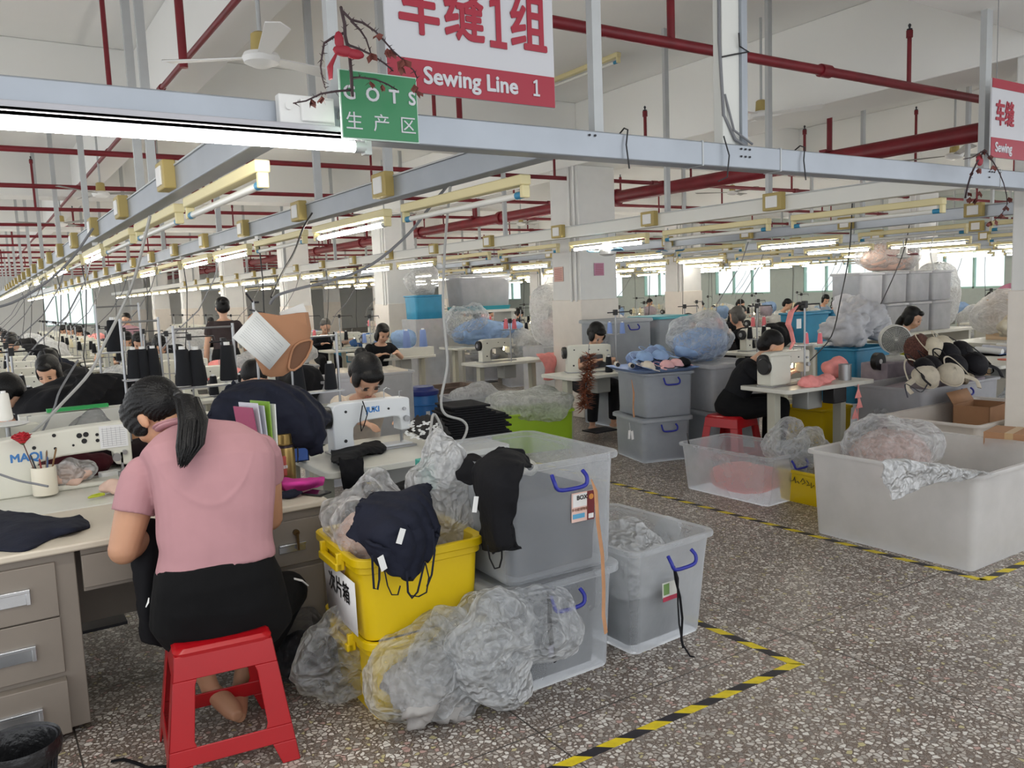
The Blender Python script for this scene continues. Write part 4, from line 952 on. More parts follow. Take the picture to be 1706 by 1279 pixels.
# dark bras draped over the yellow crate
bz = lambda px, py, y=2.8: at(px, py, y=y)
sheet('bra_bundle', 'bundle of navy bras draped over the front of the yellow crate', 'garments', [[bz(625, 828, 3.0), bz(660, 822, 3.0), bz(695, 810, 3.0), bz(718, 812, 3.0)], [bz(600, 850, 2.9), bz(650, 845, 2.8), bz(690, 838, 2.78), bz(722, 845, 2.84)], [bz(592, 885, 2.86), bz(640, 885, 2.72), bz(690, 880, 2.70), bz(724, 880, 2.78)], [bz(606, 908, 2.82), bz(645, 920, 2.70), bz(685, 920, 2.68), bz(718, 915, 2.76)], [bz(622, 926, 2.80), bz(650, 950, 2.72), bz(682, 960, 2.7), bz(708, 930, 2.76)]], navy, 56, 50, .022, 9, .03, 9)
sheet('bra_bundle', 'lower navy bra hanging in folds from the yellow crate', 'garments', [[bz(612, 905, 2.74), bz(640, 915, 2.68), bz(670, 915, 2.68)], [bz(622, 930, 2.74), bz(645, 935, 2.67), bz(675, 940, 2.67)], [bz(648, 952, 2.74), bz(660, 962, 2.68), bz(682, 965, 2.68)]], navy, 30, 24, .014, 12, .012, 10)
b0 = bz(650, 940, 2.68)
for i, P in enumerate((((620, 925), (621, 950), (623, 980), (629, 982), (632, 965), (632, 930)), ((640, 950), (645, 975), (652, 990), (662, 990), (666, 975)), ((676, 950), (678, 985), (685, 995), (694, 985), (700, 960), (706, 935)), ((706, 935), (712, 960), (708, 985), (695, 992), (680, 990)), ((718, 880), (721, 915), (716, 955), (708, 975)))):
    tag(build('bra_strap', G().tube([bz(a, b, 2.665)-b0+V((0, -.004*i, 0)) for a, b in P], .0045, 8, flat=.5), navy, loc=b0), 'navy strap loop hanging over the yellow crate, %s from the left' % ORD[i], 'strap')
for i, (px, py) in enumerate(((668, 893), (637, 938))):
    tag(build('price_tag', G().box(-.013, .013, -.001, .001, -.028, .028), wplas, loc=bz(px, py, 2.655), rot=(0, R(25-40*i), .2)), 'white care tag on the navy bras, the %s one' % ['upper', 'lower'][i], 'tag')
# -- loose bags on the floor
def bag_on_floor(label, px, py, r, m, seed, dy=0, amp=.35, f=7, name='plastic_bag', sub=6, rot=0, dz=0):
    p = at(px, py, z=0); return heap(name, label, 'bag', (p.x, p.y+r[1]+dy, dz), r, m, seed, amp, f, sub, rot=rot)
bag_on_floor('clear bag filled with grey cloth scraps on the floor', 748, 1232, (.21, .19, .2), bagm, 21, amp=.28)
bag_on_floor('grey cloth scraps inside the clear bag on the floor', 748, 1226, (.17, .155, .12), greyc, 22, .01, .55, 16, 'cloth_scraps', 5)
bag_on_floor('white bag at the right of the floor bag pile', 865, 1212, (.2, .2, .22), bagw, 23, .02, .3, 5)
bag_on_floor('clear crumpled bag at the left of the floor bag pile', 635, 1195, (.22, .2, .22), bagm, 24, .05, .4, 6)
heap('plastic_bag', 'large clear bag heaped on top of the floor bag pile', 'bag', (1.66, 2.62, .13), (.26, .16, .18), bagm, 25, .4, 6, 6)
heap('plastic_bag', 'clear bag top standing against the lower yellow crate', 'bag', (1.46, 2.70, .06), (.16, .1, .2), bagm, 27, .45, 7, 5)
bag_on_floor('dark clear bag with black cloth beside the desk', 530, 1150, (.13, .17, .15), baggy, 26, .0, .4, 8)
bag_on_floor('black cloth inside the dark bag beside the desk', 530, 1146, (.105, .14, .1), blk, 28, .01, .4, 9, 'black_cloth', 4)
# -- bin at lower left
p = at(40, 1290, z=0); t = thing('waste_bin', 'dark wire waste bin with a black bag at the lower left', 'bin', (.0, 3.08, 0)); t.scale = (.88, .88, .9)
g = G()
for i in range(36):
    a = 2*math.pi*i/36; b_ = a+.35; g.tube([(.105*math.cos(a), .105*math.sin(a), .0), (.135*math.cos(b_), .135*math.sin(b_), .25)], .0016, 5); b_ = a-.35; g.tube([(.105*math.cos(a), .105*math.sin(a), .0), (.135*math.cos(b_), .135*math.sin(b_), .25)], .0016, 5)
build('mesh_wall', g, dark, t); build('rim', G().lathe([(.132, .245), (.138, .25), (.132, .255), (.128, .25)], cap=False), dark, t)
build('liner_bag', G().lathe([(0, .01), (.1, .01), (.118, .12), (.128, .24), (.143, .262), (.148, .235), (.144, .2)], n=40, cap=False), mat('bin_liner', '19191b', .3, bump=.8, bs=20), t)
tag(build('strap', G().tube([at(*q, z=.006)-at(230, 1265, z=0) for q in ((185, 1268), (205, 1264), (225, 1270), (245, 1278), (275, 1276), (284, 1290))], .009, 8, flat=.3), blk, loc=at(230, 1265, z=0)), 'black strap lying on the floor left of the red stool', 'strap')
# ---------------------------------------------------------------- hazard tape on the floor
ty = mat('tape_yellow', 'd9c21c', .45, var=.12, vs=30); tb = mat('tape_black', '26242a', .45, var=.2, vs=30)
def tape(label, a, b, wd=.045, stp=.098, sk=.05):
    a, b = V((*a, 0)), V((*b, 0)); d = (b-a); L = d.length; u = d.normalized(); n_ = V((-u.y, u.x, 0))
    g0, g1 = G(), G(); k_ = 0; s = 0
    while s < L:
        e = min(s+stp, L); q = [a+u*(s+sk/2)-n_*wd/2, a+u*min(e+sk/2, L+sk/2)-n_*wd/2, a+u*(e-sk/2)+n_*wd/2, a+u*(s-sk/2)+n_*wd/2]
        q = [p-a for p in q]
        (g0 if k_ % 2 else g1).add([p+V((0, 0, .0012)) for p in q]+[p+V((0, 0, .0002)) for p in q], [(0, 1, 2, 3), (7, 6, 5, 4), (0, 4, 5, 1), (1, 5, 6, 2), (2, 6, 7, 3), (3, 7, 4, 0)]); s = e; k_ += 1
    t = thing('floor_tape', label, 'floor tape', a); build('yellow_stripes', g1, ty, t); build('black_stripes', g0, tb, t)
tape('yellow-black floor tape running forward from the corner by the tubs', (2.85, 2.2), (1.2, 2.19)); tape('yellow-black floor tape along the left edge of the aisle', (2.85, 2.19), (2.85, 16), sk=-.05)
tape('yellow-black floor tape along the right side of the aisle', (4.45, 2.22), (4.45, 18), sk=-.05); tape('yellow-black floor tape in front of the big white tub', (4.45, 2.22), (7.5, 2.2))
# ================================================================ RIGHT OF THE AISLE, FRONT
t = tub('storage_tub', 'low clear tub with pink garments on the floor right of the aisle', (5.04, 4.35, 0), .62, .95, .38, tubm, rot=R(1), handle=bhan, hside=('front',), taper=.86)
heap('garments', 'pink garments inside the low clear tub', 'garments', (5.02, 4.36, .014), (.2, .26, .1), salmon, 31, .14, 7, 4, sq=.6)
tag(build('cable', G().tube([at(1145, 722, z=.385)-at(1145, 722, z=0), at(1147, 735, z=.385)-at(1145, 722, z=0), at(1150, 748, z=.33)-at(1145, 722, z=0)], .006), wireb, loc=at(1145, 722, z=0)), 'short dark strip over the rim of the low clear tub', 'strip')
c = tub('yellow_tub', 'small yellow tub with handwriting beside the big white tub', (5.2, 3.82, 0), .5, .36, .25, yel, rot=R(90), taper=.88, rim=.015)
for i, P in enumerate((((-.08, .2), (-.085, .16), (-.06, .17), (-.05, .2)), ((-.05, .19), (-.045, .155), (-.03, .17), (-.02, .155)), ((-.01, .17), (.005, .2), (.02, .17), (.0, .155)), ((.03, .19), (.045, .17), (.03, .15), (.05, .16)), ((.06, .18), (.06, .14), (.08, .165)))):
    g = G().tube([(-p[0]*1.3, .174, p[1]) for p in P], .0028, 6); q = build('handwriting', g, black, c)
heap('plastic_bag', 'clear plastic bag standing in the small yellow tub', 'bag', (5.18, 3.9, .16), (.17, .2, .19), bagm, 33, .45, 8, 5)
heap('plastic_bag', 'clear bag hanging over the corner of the low clear tub', 'bag', (5.1, 4.05, .30), (.16, .14, .15), bagm, 34, .45, 8, 5)
t = tub('storage_tub', 'big white tub in front at the right edge of the aisle', (5.05, 2.82, 0), 1.18, 1.12, .56, tubw, taper=.9, rim=.03)
fill('pale garments inside the big white tub', (5.05, 2.82, 0), 1.1, 1.0, .3, mat('pale_fill', 'd5ccc0', .8, bump=.3), 41, 'garments', amp=.1)
heap('plastic_bag', 'shiny clear bag bulging over the rim of the big white tub', 'bag', (4.95, 3.08, .30), (.33, .27, .24), bagm, 42, .25, 6, 6)
heap('garments', 'rose-brown garments inside the shiny bag on the white tub', 'garments', (4.95, 3.08, .31), (.28, .22, .17), mat('rose_brown_lace', 'b79c93', .8, var=.3, vs=40, bump=.6, bs=40), 43, .2, 7, 5)
sheet('plastic_film', 'clear plastic film hanging over the rim of the big white tub', 'film', [[at(1470, 790, y=2.5), at(1540, 775, y=2.5), at(1600, 780, y=2.45), at(1660, 790, y=2.5)], [at(1470, 766, y=2.28), at(1540, 772, y=2.2), at(1600, 782, y=2.2), at(1645, 790, y=2.2)], [at(1475, 800, y=2.22), at(1530, 800, y=2.21), at(1570, 800, y=2.2), at(1600, 800, y=2.21)], [at(1480, 830, y=2.24), at(1500, 825, y=2.23), at(1530, 810, y=2.22), at(1560, 806, y=2.22)]], bagw, 40, 30, .015, 9, .002, 12)
t = tub('storage_tub', 'wide empty white tub behind the big white tub at the right edge', (7.06, 3.6, .14), 1.56, .84, .37, tubw2, taper=.9, rim=.035)
t = tub('storage_tub', 'white tub carrying the wide empty white tub', (7.1, 3.6, 0), 1.3, .7, .14, tubw2, taper=.92, rim=.03)
def carton(label, loc, sx, sy, sz, rot=0, flaps=False, m=None, name='cardboard_box'):
    t = thing(name, label, 'box', loc, rot); m = m or mat('cardboard', 'a67c5b', .8, var=.06)
    if flaps:
        g = G().box(-sx/2, sx/2, -sy/2, -sy/2+.006, 0, sz).box(-sx/2, sx/2, sy/2-.006, sy/2, 0, sz).box(-sx/2, -sx/2+.006, -sy/2, sy/2, 0, sz).box(sx/2-.006, sx/2, -sy/2, sy/2, 0, sz).box(-sx/2, sx/2, -sy/2, sy/2, 0, .006); build('box', g, m, t)
        build('flap', G().add([(-sx/2, -sy/2, sz), (sx/2, -sy/2, sz), (sx/2, -sy/2-.1, sz+.05), (-sx/2, -sy/2-.1, sz+.05)], [(0, 1, 2, 3)]), m, t).modifiers.new('s', 'SOLIDIFY').thickness = .005
        build('flap', G().add([(-sx/2, sy/2, sz), (sx/2, sy/2, sz), (sx/2, sy/2+.06, sz+.1), (-sx/2, sy/2+.06, sz+.1)], [(0, 1, 2, 3)]), m, t).modifiers.new('s', 'SOLIDIFY').thickness = .005
    else:
        build('box', G().box(-sx/2, sx/2, -sy/2, sy/2, 0, sz), m, t, bev=.003); build('packing_tape', G().box(-sx/2-.001, sx/2+.001, -.025, .025, sz-.05, sz+.001), mat('packing_tape', 'b99a72', .35), t)
    return t
carton('small brown carton at the right edge beside the white tubs', (5.78, 2.7, .5), .3, .3, .1, .2)
tag(build('support_crate', G().box(-.2, .2, -.2, .2, 0, .5), mat('pale_fill', 'd5ccc0', .8), loc=(5.86, 2.72, 0), bev=.01), 'pale box under the small brown carton, between the white tubs', 'box')
carton('open cardboard box standing in the wide white tub at the right', (7.35, 3.72, .16), .42, .3, .36, .1, True)
heap('plastic_bag', 'clear bag beside the open cardboard box at the right edge', 'bag', at(1690, 672, y=4.0)-V((0, 0, .1)), (.16, .14, .16), bagm, 44, .4, 8, 5)
# ================================================================ SEWING STATIONS
mach = mat('machine_enamel', 'd9d8cc', .35, var=.02); machg = mat('machine_grey', 'a9aaa6', .45, .2); tabm = mat('table_laminate', 'd3d2c9', .4, var=.03)
tableg = mat('table_leg_enamel', 'b9b8a9', .5); steel = mat('steel', 'a5a6a8', .35, .8); darkt = mat('black_thread', '101218', .9); pinkt = mat('pink_thread', 'f0808a', .8)
bluet = mat('blue_thread', '7f96cc', .8); creamt = mat('cream_thread', 'd9cfae', .8); lampm = emat('machine_lamp_glow', 'ffe2b0', 25)
def table(label, loc, w=1.1, d=.56, rot=0, group=None):
    t = thing('sewing_table', label, 'table', loc, rot, group)
    build('tabletop', G().loft([rrect(w, d, .05, .715, 3), rrect(w, d, .05, .75, 3)]), tabm, t, bev=.004)
    for s in (-1, 1):
        l = build('leg', G().box(s*(w/2-.14)-.035, s*(w/2-.14)+.035, -.045, .045, .05, .715), tableg, t, bev=.004)
        build('foot', G().box(s*(w/2-.14)-.03, s*(w/2-.14)+.03, -.27, .27, 0, .05), tableg, l, bev=.006)
    build('motor_box', G().box(-.09, .1, -.08, .1, .52, .714), machg, t, bev=.01)
    build('treadle', G().box(-.16, .16, -.12, .12, .09, .105), dark, t)
    return t
def machine(label, loc, rot=0, group=None, m=None, light=False):
    "lockstitch head: handwheel at -x, needle at +x, origin on the table top"
    t = thing('sewing_machine', label, 'sewing machine', loc, rot, group); m = m or mach
    P = [(-.25, .0), (.25, .0), (.25, .02), (-.1, .022), (-.125, .04), (-.13, .1), (-.125, .15), (-.1, .175), (-.06, .185), (.12, .19), (.165, .185), (.175, .17), (.175, .1), (.235, .1), (.242, .12), (.242, .285), (.232, .295), (.1, .3), (-.2, .3), (-.24, .29), (-.25, .27)]
    k_ = G().prism(P, -.055, .055); build('casting', k_, m, t, bev=.01)
    build('bed_plate', G().box(-.26, .26, -.09, .09, 0, .012), steel, t, bev=.003)
    h = build('handwheel', G().cone((-.25, 0, .22), (-.29, 0, .22), .065, n=24), black, t, bev=.006)
    build('wheel_hub', G().cone((-.29, 0, .22), (-.297, 0, .22), .028, n=16), steel, h)
    build('needle_bar', G().cone((.205, 0, .1), (.205, 0, .03), .006).cone((.205, 0, .03), (.205, 0, .002), .0015), steel, t)
    build('presser_foot', G().cone((.195, .0, .1), (.195, 0, .02), .004).box(.18, .21, -.012, .012, .013, .018), steel, t)
    build('tension_dial', G().cone((.21, -.055, .17), (.21, -.078, .17), .018).cone((.2, -.055, .23), (.2, -.07, .23), .01), steel, t, ang=30)
    build('thread_guide', G().tube([(.1, 0, .3), (.1, 0, .35), (.12, 0, .36), (.14, 0, .35)], .003, 6).tube([(.2, 0, .295), (.2, 0, .33), (.22, 0, .33)], .003, 6), steel, t)
    build('cover_screw', G().cone((-.17, -.055, .25), (-.17, -.058, .25), .008).cone((0, -.055, .25), (0, -.058, .25), .006).cone((-.18, -.055, .08), (-.18, -.058, .08), .01).cone((.1, -.055, .24), (.1, -.058, .24), .007), black, t)
    if light: build('work_lamp', G().tube([(.16, .06, .2), (.17, .08, .15)], .006, 8).ell((.172, .085, .14), .012, 10), lampm, t)
    return t
def stand(label, loc, rot=0, group=None, h=.62, n=2, arm=.22, tz=.168):
    "thread stand: pole with tray, spool pins and an upper guide bar"
    t = thing('thread_stand', label, 'thread stand', loc, rot, group)
    build('pole', G().cone((0, 0, 0), (0, 0, h), .009, n=10), steel, t); build('tray_bar', G().box(-.11, .11, -.012, .012, tz-.008, tz).lathe([(.05, tz), (.052, tz+.004), (.0, tz+.005)], (-.09, 0, 0), 20).lathe([(.05, tz), (.052, tz+.004), (.0, tz+.005)], (.09, 0, 0), 20), steel, t)
    build('guide_bar', G().tube([(-arm*.5, 0, h-.02), (arm, 0, h-.02)], .006, 8).tube([(arm, 0, h-.02), (arm+.01, 0, h-.06)], .004, 6), dark, t)
    build('pole_clamp', G().box(-.02, .02, -.02, .02, h-.05, h+.01), black, t, bev=.004)
    return t
def cone_(label, loc, m, s=1.0, group=None):
    t = thing('thread_cone', label, 'thread cone', loc, 0, group)
    build('thread', G().lathe([(.0, .004), (.036*s, .004), (.038*s, .012), (.026*s, .15*s), (.022*s, .155*s)], n=18), m, t); build('core', G().lathe([(.03*s, 0), (.03*s, .006), (.013*s, .155*s), (.013*s, .168*s), (.0, .168*s)], n=14), wplas if m is not creamt else tan, t)
    return t
TZ = .75
def fam(px, py, y): return at(px, py, y=y)
# ---- machine behind the desk, leftmost line
table('white sewing table right behind the office desk', (.35, 4.47, 0), 1.5, .62)
m1 = thing('sewing_machine', 'long cream sewing machine behind the desk with paper taped on its arm', 'sewing machine', (.42, 4.66, TZ))
P = [(-.6, 0), (.24, 0), (.24, .02), (-.2, .03), (-.23, .06), (-.23, .12), (-.2, .16), (-.1, .175), (.1, .18), (.13, .165), (.135, .1), (.20, .09), (.215, .11), (.215, .30), (.2, .315), (-.05, .31), (-.5, .275), (-.6, .25)]
build('casting', G().prism(P, -.06, .06), mach, m1, bev=.012)
g = G()
for x, z, r in ((-.22, .235, .009), (-.13, .285, .009), (-.13, .22, .007), (-.02, .27, .013), (.01, .272, .013), (0, .24, .013), (-.05, .225, .006), (.06, .265, .008), (.06, .235, .009)): g.cone((x, -.06, z), (x, -.063, z), r, n=14)
build('cover_screw', g, black, m1); build('taped_paper', G().box(.07, .2, -.066, -.063, .19, .305), mat('paper_white', 'e2e2e2', .7), m1)
g = G()
for i in range(9): g.box(.08, .19, -.067, -.0655, .2+.011*i, .2012+.011*i)
for i in range(5): g.box(.085+.02*i, .086+.02*i, -.067, -.0655, .2, .295)
build('printed_grid', g, mat('ink_grey', '8f8f94', .7), m1)
text('MAQI', .055, m1, mat('logo_blue', '3c78b8', .4), (at(44, 762, y=4.6).x-.42, -.062, at(44, 762, y=4.6).z-TZ), FRONT, bold=.002, depth=.0006, name='logo_lettering')
build('needle_bar', G().cone((.17, 0, .1), (.17, 0, .02), .006), steel, m1); build('presser_foot', G().box(.15, .19, -.03, .02, .02, .05).box(.16, .17, -.06, -.05, .06, .16), steel, m1)
build('tension_dial', G().cone((.14, -.06, .14), (.14, -.09, .14), .02).cone((.18, -.06, .16), (.18, -.08, .16), .012), steel, m1)
heap('garments', 'dark red and black garments under the cream machine arm', 'garments', (.38, 4.9, TZ), (.2, .1, .07), clothm('wine', '4a1822'), 51, .3, 9, 4)
heap('garments', 'pale cloth scraps in front of the cream machine needle', 'garments', (.52, 4.35, TZ), (.08, .05, .03), beige, 52, .4, 12, 4)
# ---- second line: the machine with blue letters, woman with glasses
table('sewing table with the white machine, right behind the file box', (2.05, 4.47, 0), 1.15, .86)
m2 = machine('white sewing machine with blue letters facing the woman in glasses', (1.93, 4.52, TZ), 0, None, mat('machine_white', 'dfe3e6', .3), light=False)
text('JUKI', .045, m2, mat('logo_blue2', '3b7fc4', .4), (.0, -.0565, .245), FRONT, bold=.002, depth=.0006, name='logo_lettering')
tag(build('strap', G().tube([at(604, 668, y=4.44)-at(604, 668, y=4.4), at(612, 690, y=4.43)-at(604, 668, y=4.4), at(606, 710, y=4.43)-at(604, 668, y=4.4), at(602, 718, y=4.43)-at(604, 668, y=4.4), at(600, 700, y=4.43)-at(604, 668, y=4.4), at(604, 675, y=4.43)-at(604, 668, y=4.4)], .008, 8, flat=.4), blk, loc=at(604, 668, y=4.4)), 'black strap bow tied on the arm of the white machine', 'strap')
sheet('black_garment', 'black garment lying on the table in front of the white machine', 'garment', [[at(550, 745, z=.775), at(590, 742, z=.78), at(620, 735, z=.775), at(645, 742, z=.765)], [at(553, 760, z=.79), at(590, 752, z=.80), at(620, 745, z=.79), at(645, 748, z=.765)], [at(560, 775, z=.78), at(585, 765, z=.79), at(610, 755, z=.78), at(640, 752, z=.765)]], blk, 40, 26, .01, 12, .012, 3)
sheet('black_garment', 'black cloth hanging off the table edge below the white machine', 'garment', [[at(565, 765, y=4.03), at(590, 768, y=4.03), at(607, 765, y=4.03)], [at(570, 790, y=4.0), at(590, 790, y=3.98), at(608, 785, y=4.0)], [at(573, 815, y=4.02), at(592, 815, y=4.0), at(610, 810, y=4.02)]], blk, 24, 24, .01, 11, .01, 5)
heap('garments', 'black garments heaped on a tub under the white machine table', 'garments', (1.72, 3.86, .5), (.22, .16, .09), blk, 55, .3, 9, 4)
tub('storage_tub', 'grey tub behind the yellow crates', (1.6, 3.86, 0), .55, .4, .5, mat('grey_tub', '70737a', .4), taper=.88)
# stack of black pieces with white lace
g = thing('fabric_stack', 'tall stack of folded black pieces with white lace on the machine table', 'fabric stack', (2.62, 4.55, TZ), R(-8))
for i in range(13):
    w_ = .5-.02*(i % 3)-(.012*i if i > 8 else 0)
    q = build('folded_piece', G().box(-.26+.012*(i % 3)+.008*i, -.26+w_, -.16, .16, .004+i*.0155, .004+i*.0155+.0135), blk, g, bev=.004)
sheet('lace_garment', 'black garment with white lace flowers at the left of the black stack', 'garment', [[at(668, 712, z=.76), at(700, 728, z=.76), at(730, 742, z=.76)], [at(690, 698, z=.84), at(715, 712, z=.83), at(738, 730, z=.8)], [at(712, 690, z=.9), at(735, 700, z=.9), at(750, 720, z=.86)]], mat('lace_print', '1a1a1d', .8, bump=.2), 36, 26, .014, 12, .006, 8)
g = G(); r3 = random.Random(8)
for i in range(26):
    c = at(690+r3.uniform(-14, 42), 715+r3.uniform(-12, 16), y=4.28); a = r3.uniform(0, 6)
    for q in range(3): g.ell(c-at(700, 715, y=4.28)+V((math.cos(a+q)*.012, 0, math.sin(a+q)*.009)), (.011, .003, .005), 6)
tag(build('lace_trim', g, wplas, loc=at(700, 715, y=4.28)), 'white lace trim on the garment left of the black stack', 'lace')
tag(build('hose', G().tube(crv([p-V((2.1, 4.2, 0)) for p in (at(752, 290, y=3.7), at(742, 400, y=3.9), at(738, 500, y=4.0), at(742, 560, y=4.0), at(745, 610, y=4.0), at(735, 665, y=4.0), at(742, 690, y=4.0), at(770, 700, y=4.0), at(778, 715, y=4.0), at(765, 738, y=4.0), at(740, 730, y=4.0), at(735, 710, y=4.0), at(722, 690, y=4.0), at(715, 730, y=3.9), at(700, 780, y=3.8), at(690, 798, y=3.6))]), .0075, 8), mat('grey_hose', 'a9a9a6', .5), loc=(2.1, 4.2, 0)), 'grey cable hanging from the second beam, looped in front of the black stack', 'cable')
tag(build('teal_box', G().box(-.05, .05, -.04, .04, 0, .16), mat('teal', '4fb5a4', .5), loc=at(708, 815, y=3.75)+V((.02, 0, 0)), bev=.004), 'teal box below the machine table behind the clear tub', 'box')
tag(build('box_support', G().box(-.2, .2, -.12, .12, 0, at(708, 815, y=3.75).z-.001), mat('grey_tub2', '63666d', .5), loc=(at(708, 815, y=3.75).x+.05, 3.77, 0), bev=.01), 'dark grey bin under the teal box', 'bin')
W1 = person('woman with glasses and tied black hair bending over the white sewing machine', (2.27, 5.55, 0), R(180-8), sit_pose(a=22, b=38, hp=48, yaw=8, w=[(-.14, .6, .84), (.1, .62, .84)], k=1.0), clothm('cream_top', 'd8cbbb'), clothm('trouser_dark', '202024'), hair='bun', glasses=True, hs=1.3, sleeve=.5, vox=.008)
# stand rails with big black cones at centre left
def rail(label, x0, x1, y, z):
    t = thing('thread_rack', label, 'thread rack', ((x0+x1)/2, y, TZ)); h = z-TZ
    build('shelf_bar', G().box((x0-x1)/2, (x1-x0)/2, -.05, .05, h-.008, h), steel, t)
    for s in (-1, 1): build('post', G().cone((s*(x1-x0)/2*.9, 0, 0), (s*(x1-x0)/2*.9, 0, h+.35), .008), steel, t)
    build('guide_bar', G().tube([((x0-x1)/2*.9, 0, h+.33), ((x1-x0)/2*.9, 0, h+.33)], .006, 8), steel, t)
    return t
def put_cone(label, px, py, y, m=darkt, s=1.0, group=None):
    p = at(px, py, y=y); p.z = ZR.get(y, p.z) if 'ZR' in globals() else p.z; return cone_(label, p, m, s, group)
rail('steel thread rack with big black cones, left of the hanging brown brief', at(290, 640, y=4.9).x, at(400, 640, y=4.9).x, 4.9, at(330, 643, y=4.9).z)
for i, (px, py) in enumerate(((308, 643), (330, 643), (382, 634))): put_cone('big black thread cone on the rack left of the hanging brief, %s from the left' % ORD[i], px, py, 4.9, s=1.35, group='big black cones at the brown brief')
rail('steel thread rack above the cream machine', at(205, 630, y=5.15).x, at(275, 630, y=5.15).x, 5.15, at(240, 630, y=5.15).z)
ZR = {4.9: at(330, 643, y=4.9).z, 5.15: at(240, 630, y=5.15).z, 4.78: at(525, 652, y=4.78).z}
for i, (px, py) in enumerate(((225, 628), (240, 630), (258, 630))): put_cone('black thread cone on the rack above the pink woman, %s from the left' % ORD[i], px, py, 5.15, s=1.1, group='black cones above the woman in pink')
for i, (px, py) in enumerate(((499, 648), (552, 655))): put_cone('black thread cone left of the woman in glasses, the %s one' % ['left', 'right'][i], px, py, 4.78, s=1.05)
cc = put_cone('tall black thread cone on a rack in the middle of the left line', 192, 586, 6.6, s=1.5); rail('steel thread rack with one tall cone in the left line', cc.location.x-.12, cc.location.x+.2, 6.6, cc.location.z)
rail('steel thread rack behind the white machine', at(485, 655, y=4.78).x, at(570, 655, y=4.78).x, 4.78, ZR[4.78])
# black fabric mound behind the cream machine, carton and green edge
heap('fabric_mound', 'big mound of black fabric behind the cream machine', 'fabric', (.62, 6.05, .83), (.42, .3, .2), blk, 61, .22, 5, 5)
sheet('black_garment', 'black fabric sloping down at the left of the mound', 'garment', [[at(95, 690, y=5.4), at(120, 690, y=5.4), at(145, 690, y=5.4)], [at(110, 660, y=5.55), at(135, 655, y=5.5), at(165, 660, y=5.5)], [at(130, 625, y=5.7), at(160, 622, y=5.7), at(200, 630, y=5.7)]], blk, 24, 24, .015, 9, .01, 14)
carton('open carton under the black fabric mound', (.66, 5.62, .751), .55, .22, .2, 0, False, tan, 'carton')
table('sewing table under the black fabric mound', (.55, 5.6, 0), 1.4, 1.2)
table('small white table between the two left lines, under the black cones', (1.38, 5.13, 0), .8, .6)
tag(build('green_ruler', G().box(-.16, .16, -.02, .02, 0, .02), mat('green_plastic', '2fa455', .4), loc=at(130, 682, y=5.35), rot=.05), 'green plastic strip below the carton behind the cream machine', 'strip')
tag(build('grey_block', G().box(-.3, .25, -.06, .1, 0, at(130, 684, y=5.35).z-TZ), tabm, loc=(at(130, 682, y=5.35).x, 5.37, TZ), bev=.004), 'pale raised board under the green strip', 'board')
heap('plastic_bag', 'grey plastic bag behind the arm of the cream machine', 'bag', at(155, 712, y=5.0)-V((0, 0, .12)), (.14, .09, .1), baggy, 62, .4, 9, 4)
heap('garments', 'dark cloth behind the plastic bag on the second table', 'garments', (.5, 5.15, TZ), (.4, .12, .09), clothm('dark_wine', '1e1218'), 63, .3, 8, 4)
# left edge: cylinder machine parts
t = machine('cream overlock machine at the left edge beside the bent worker', (.02, 5.1, TZ), R(20)); 
cone_('white thread cone at the left edge behind the cream machine', at(10, 700, y=4.9), mat('white_thread', 'e2e0d8', .8), .9)
t = thing('round_tray', 'round white tray under the cone at the left edge', 'tray', at(12, 705, y=4.9)-V((0, 0, .012)))
build('plate', G().lathe([(.0, 0), (.085, 0), (.1, .008), (.1, .01), (.08, .006), (0, .006)], n=30), wplas, t); build('stem', G().cone((0, 0, -(at(12, 705, y=4.9).z-.012-TZ)), (0, 0, 0), .012), steel, t)
person('worker with short black hair in a black shirt, bent at the left edge', (.24, 6.5, 0), R(165), sit_pose(a=22, b=45, hp=45, yaw=0, w=[(-.1, .55, .84), (.12, .5, .84)]), clothm('black_shirt', '23252a'), clothm('trouser_dark', '202024'), hair='bob', hs=1.25, sleeve=.8)
# hanging brown brief with paper sheet
bz = lambda px, py, y=4.25: at(px, py, y=y)
t = thing('hanging_brief', 'tan seamless brief hanging from a stand with a printed sheet', 'garment', bz(450, 525))
o0 = bz(450, 525)
def hole_disc(c, hole, thick, m, nm, par, n=36):
    g = G(); N_ = len(c)
    fr = [p-o0+V((0, -thick, 0)) for p in c]; fh = [p-o0+V((0, -thick, 0)) for p in hole]; br = [p-o0+V((0, thick, 0)) for p in c]; bh = [p-o0+V((0, thick, 0)) for p in hole]
    return build(nm, g.loft([fh, fr, br, bh, fh], (False, False)), m, par)
out_ = [(430, 520), (470, 526), (500, 522), (512, 520), (517, 548), (514, 570), (506, 592), (492, 612), (470, 626), (450, 628), (440, 624), (428, 600), (418, 575), (410, 550), (415, 528), (422, 522)]
hol_ = [(488, 574), (494, 570), (500, 568), (509, 566), (514, 568), (512, 580), (505, 595), (495, 608), (485, 615), (479, 615), (476, 611), (477, 602), (479, 592), (481, 585), (483, 580), (486, 576)]
def resamp(P, n):
    out = []
    for i in range(n):
        u = i/n*len(P); k_ = int(u); f = u-k_; a, b_ = P[k_], P[(k_+1) % len(P)]; out.append(bz(a[0]+(b_[0]-a[0])*f, a[1]+(b_[1]-a[1])*f))
    return out
g = G(); fo = [p-o0 for p in resamp(out_, 48)]
g.loft([[p*.5+V((.0, -.05, 0)) for p in fo], [p*.85+V((0, -.045, 0)) for p in fo], [p+V((0, -.015, 0)) for p in fo], [p+V((0, .02, 0)) for p in fo], [p*.8+V((0, .05, 0)) for p in fo]])
body_ = build('brief', g, mat('cloth_tan_brief', 'ad7d5c', .7, bump=.15, bs=12), t)
hf = [p-o0 for p in resamp(hol_, 32)]; hc = sum(hf, V())/32
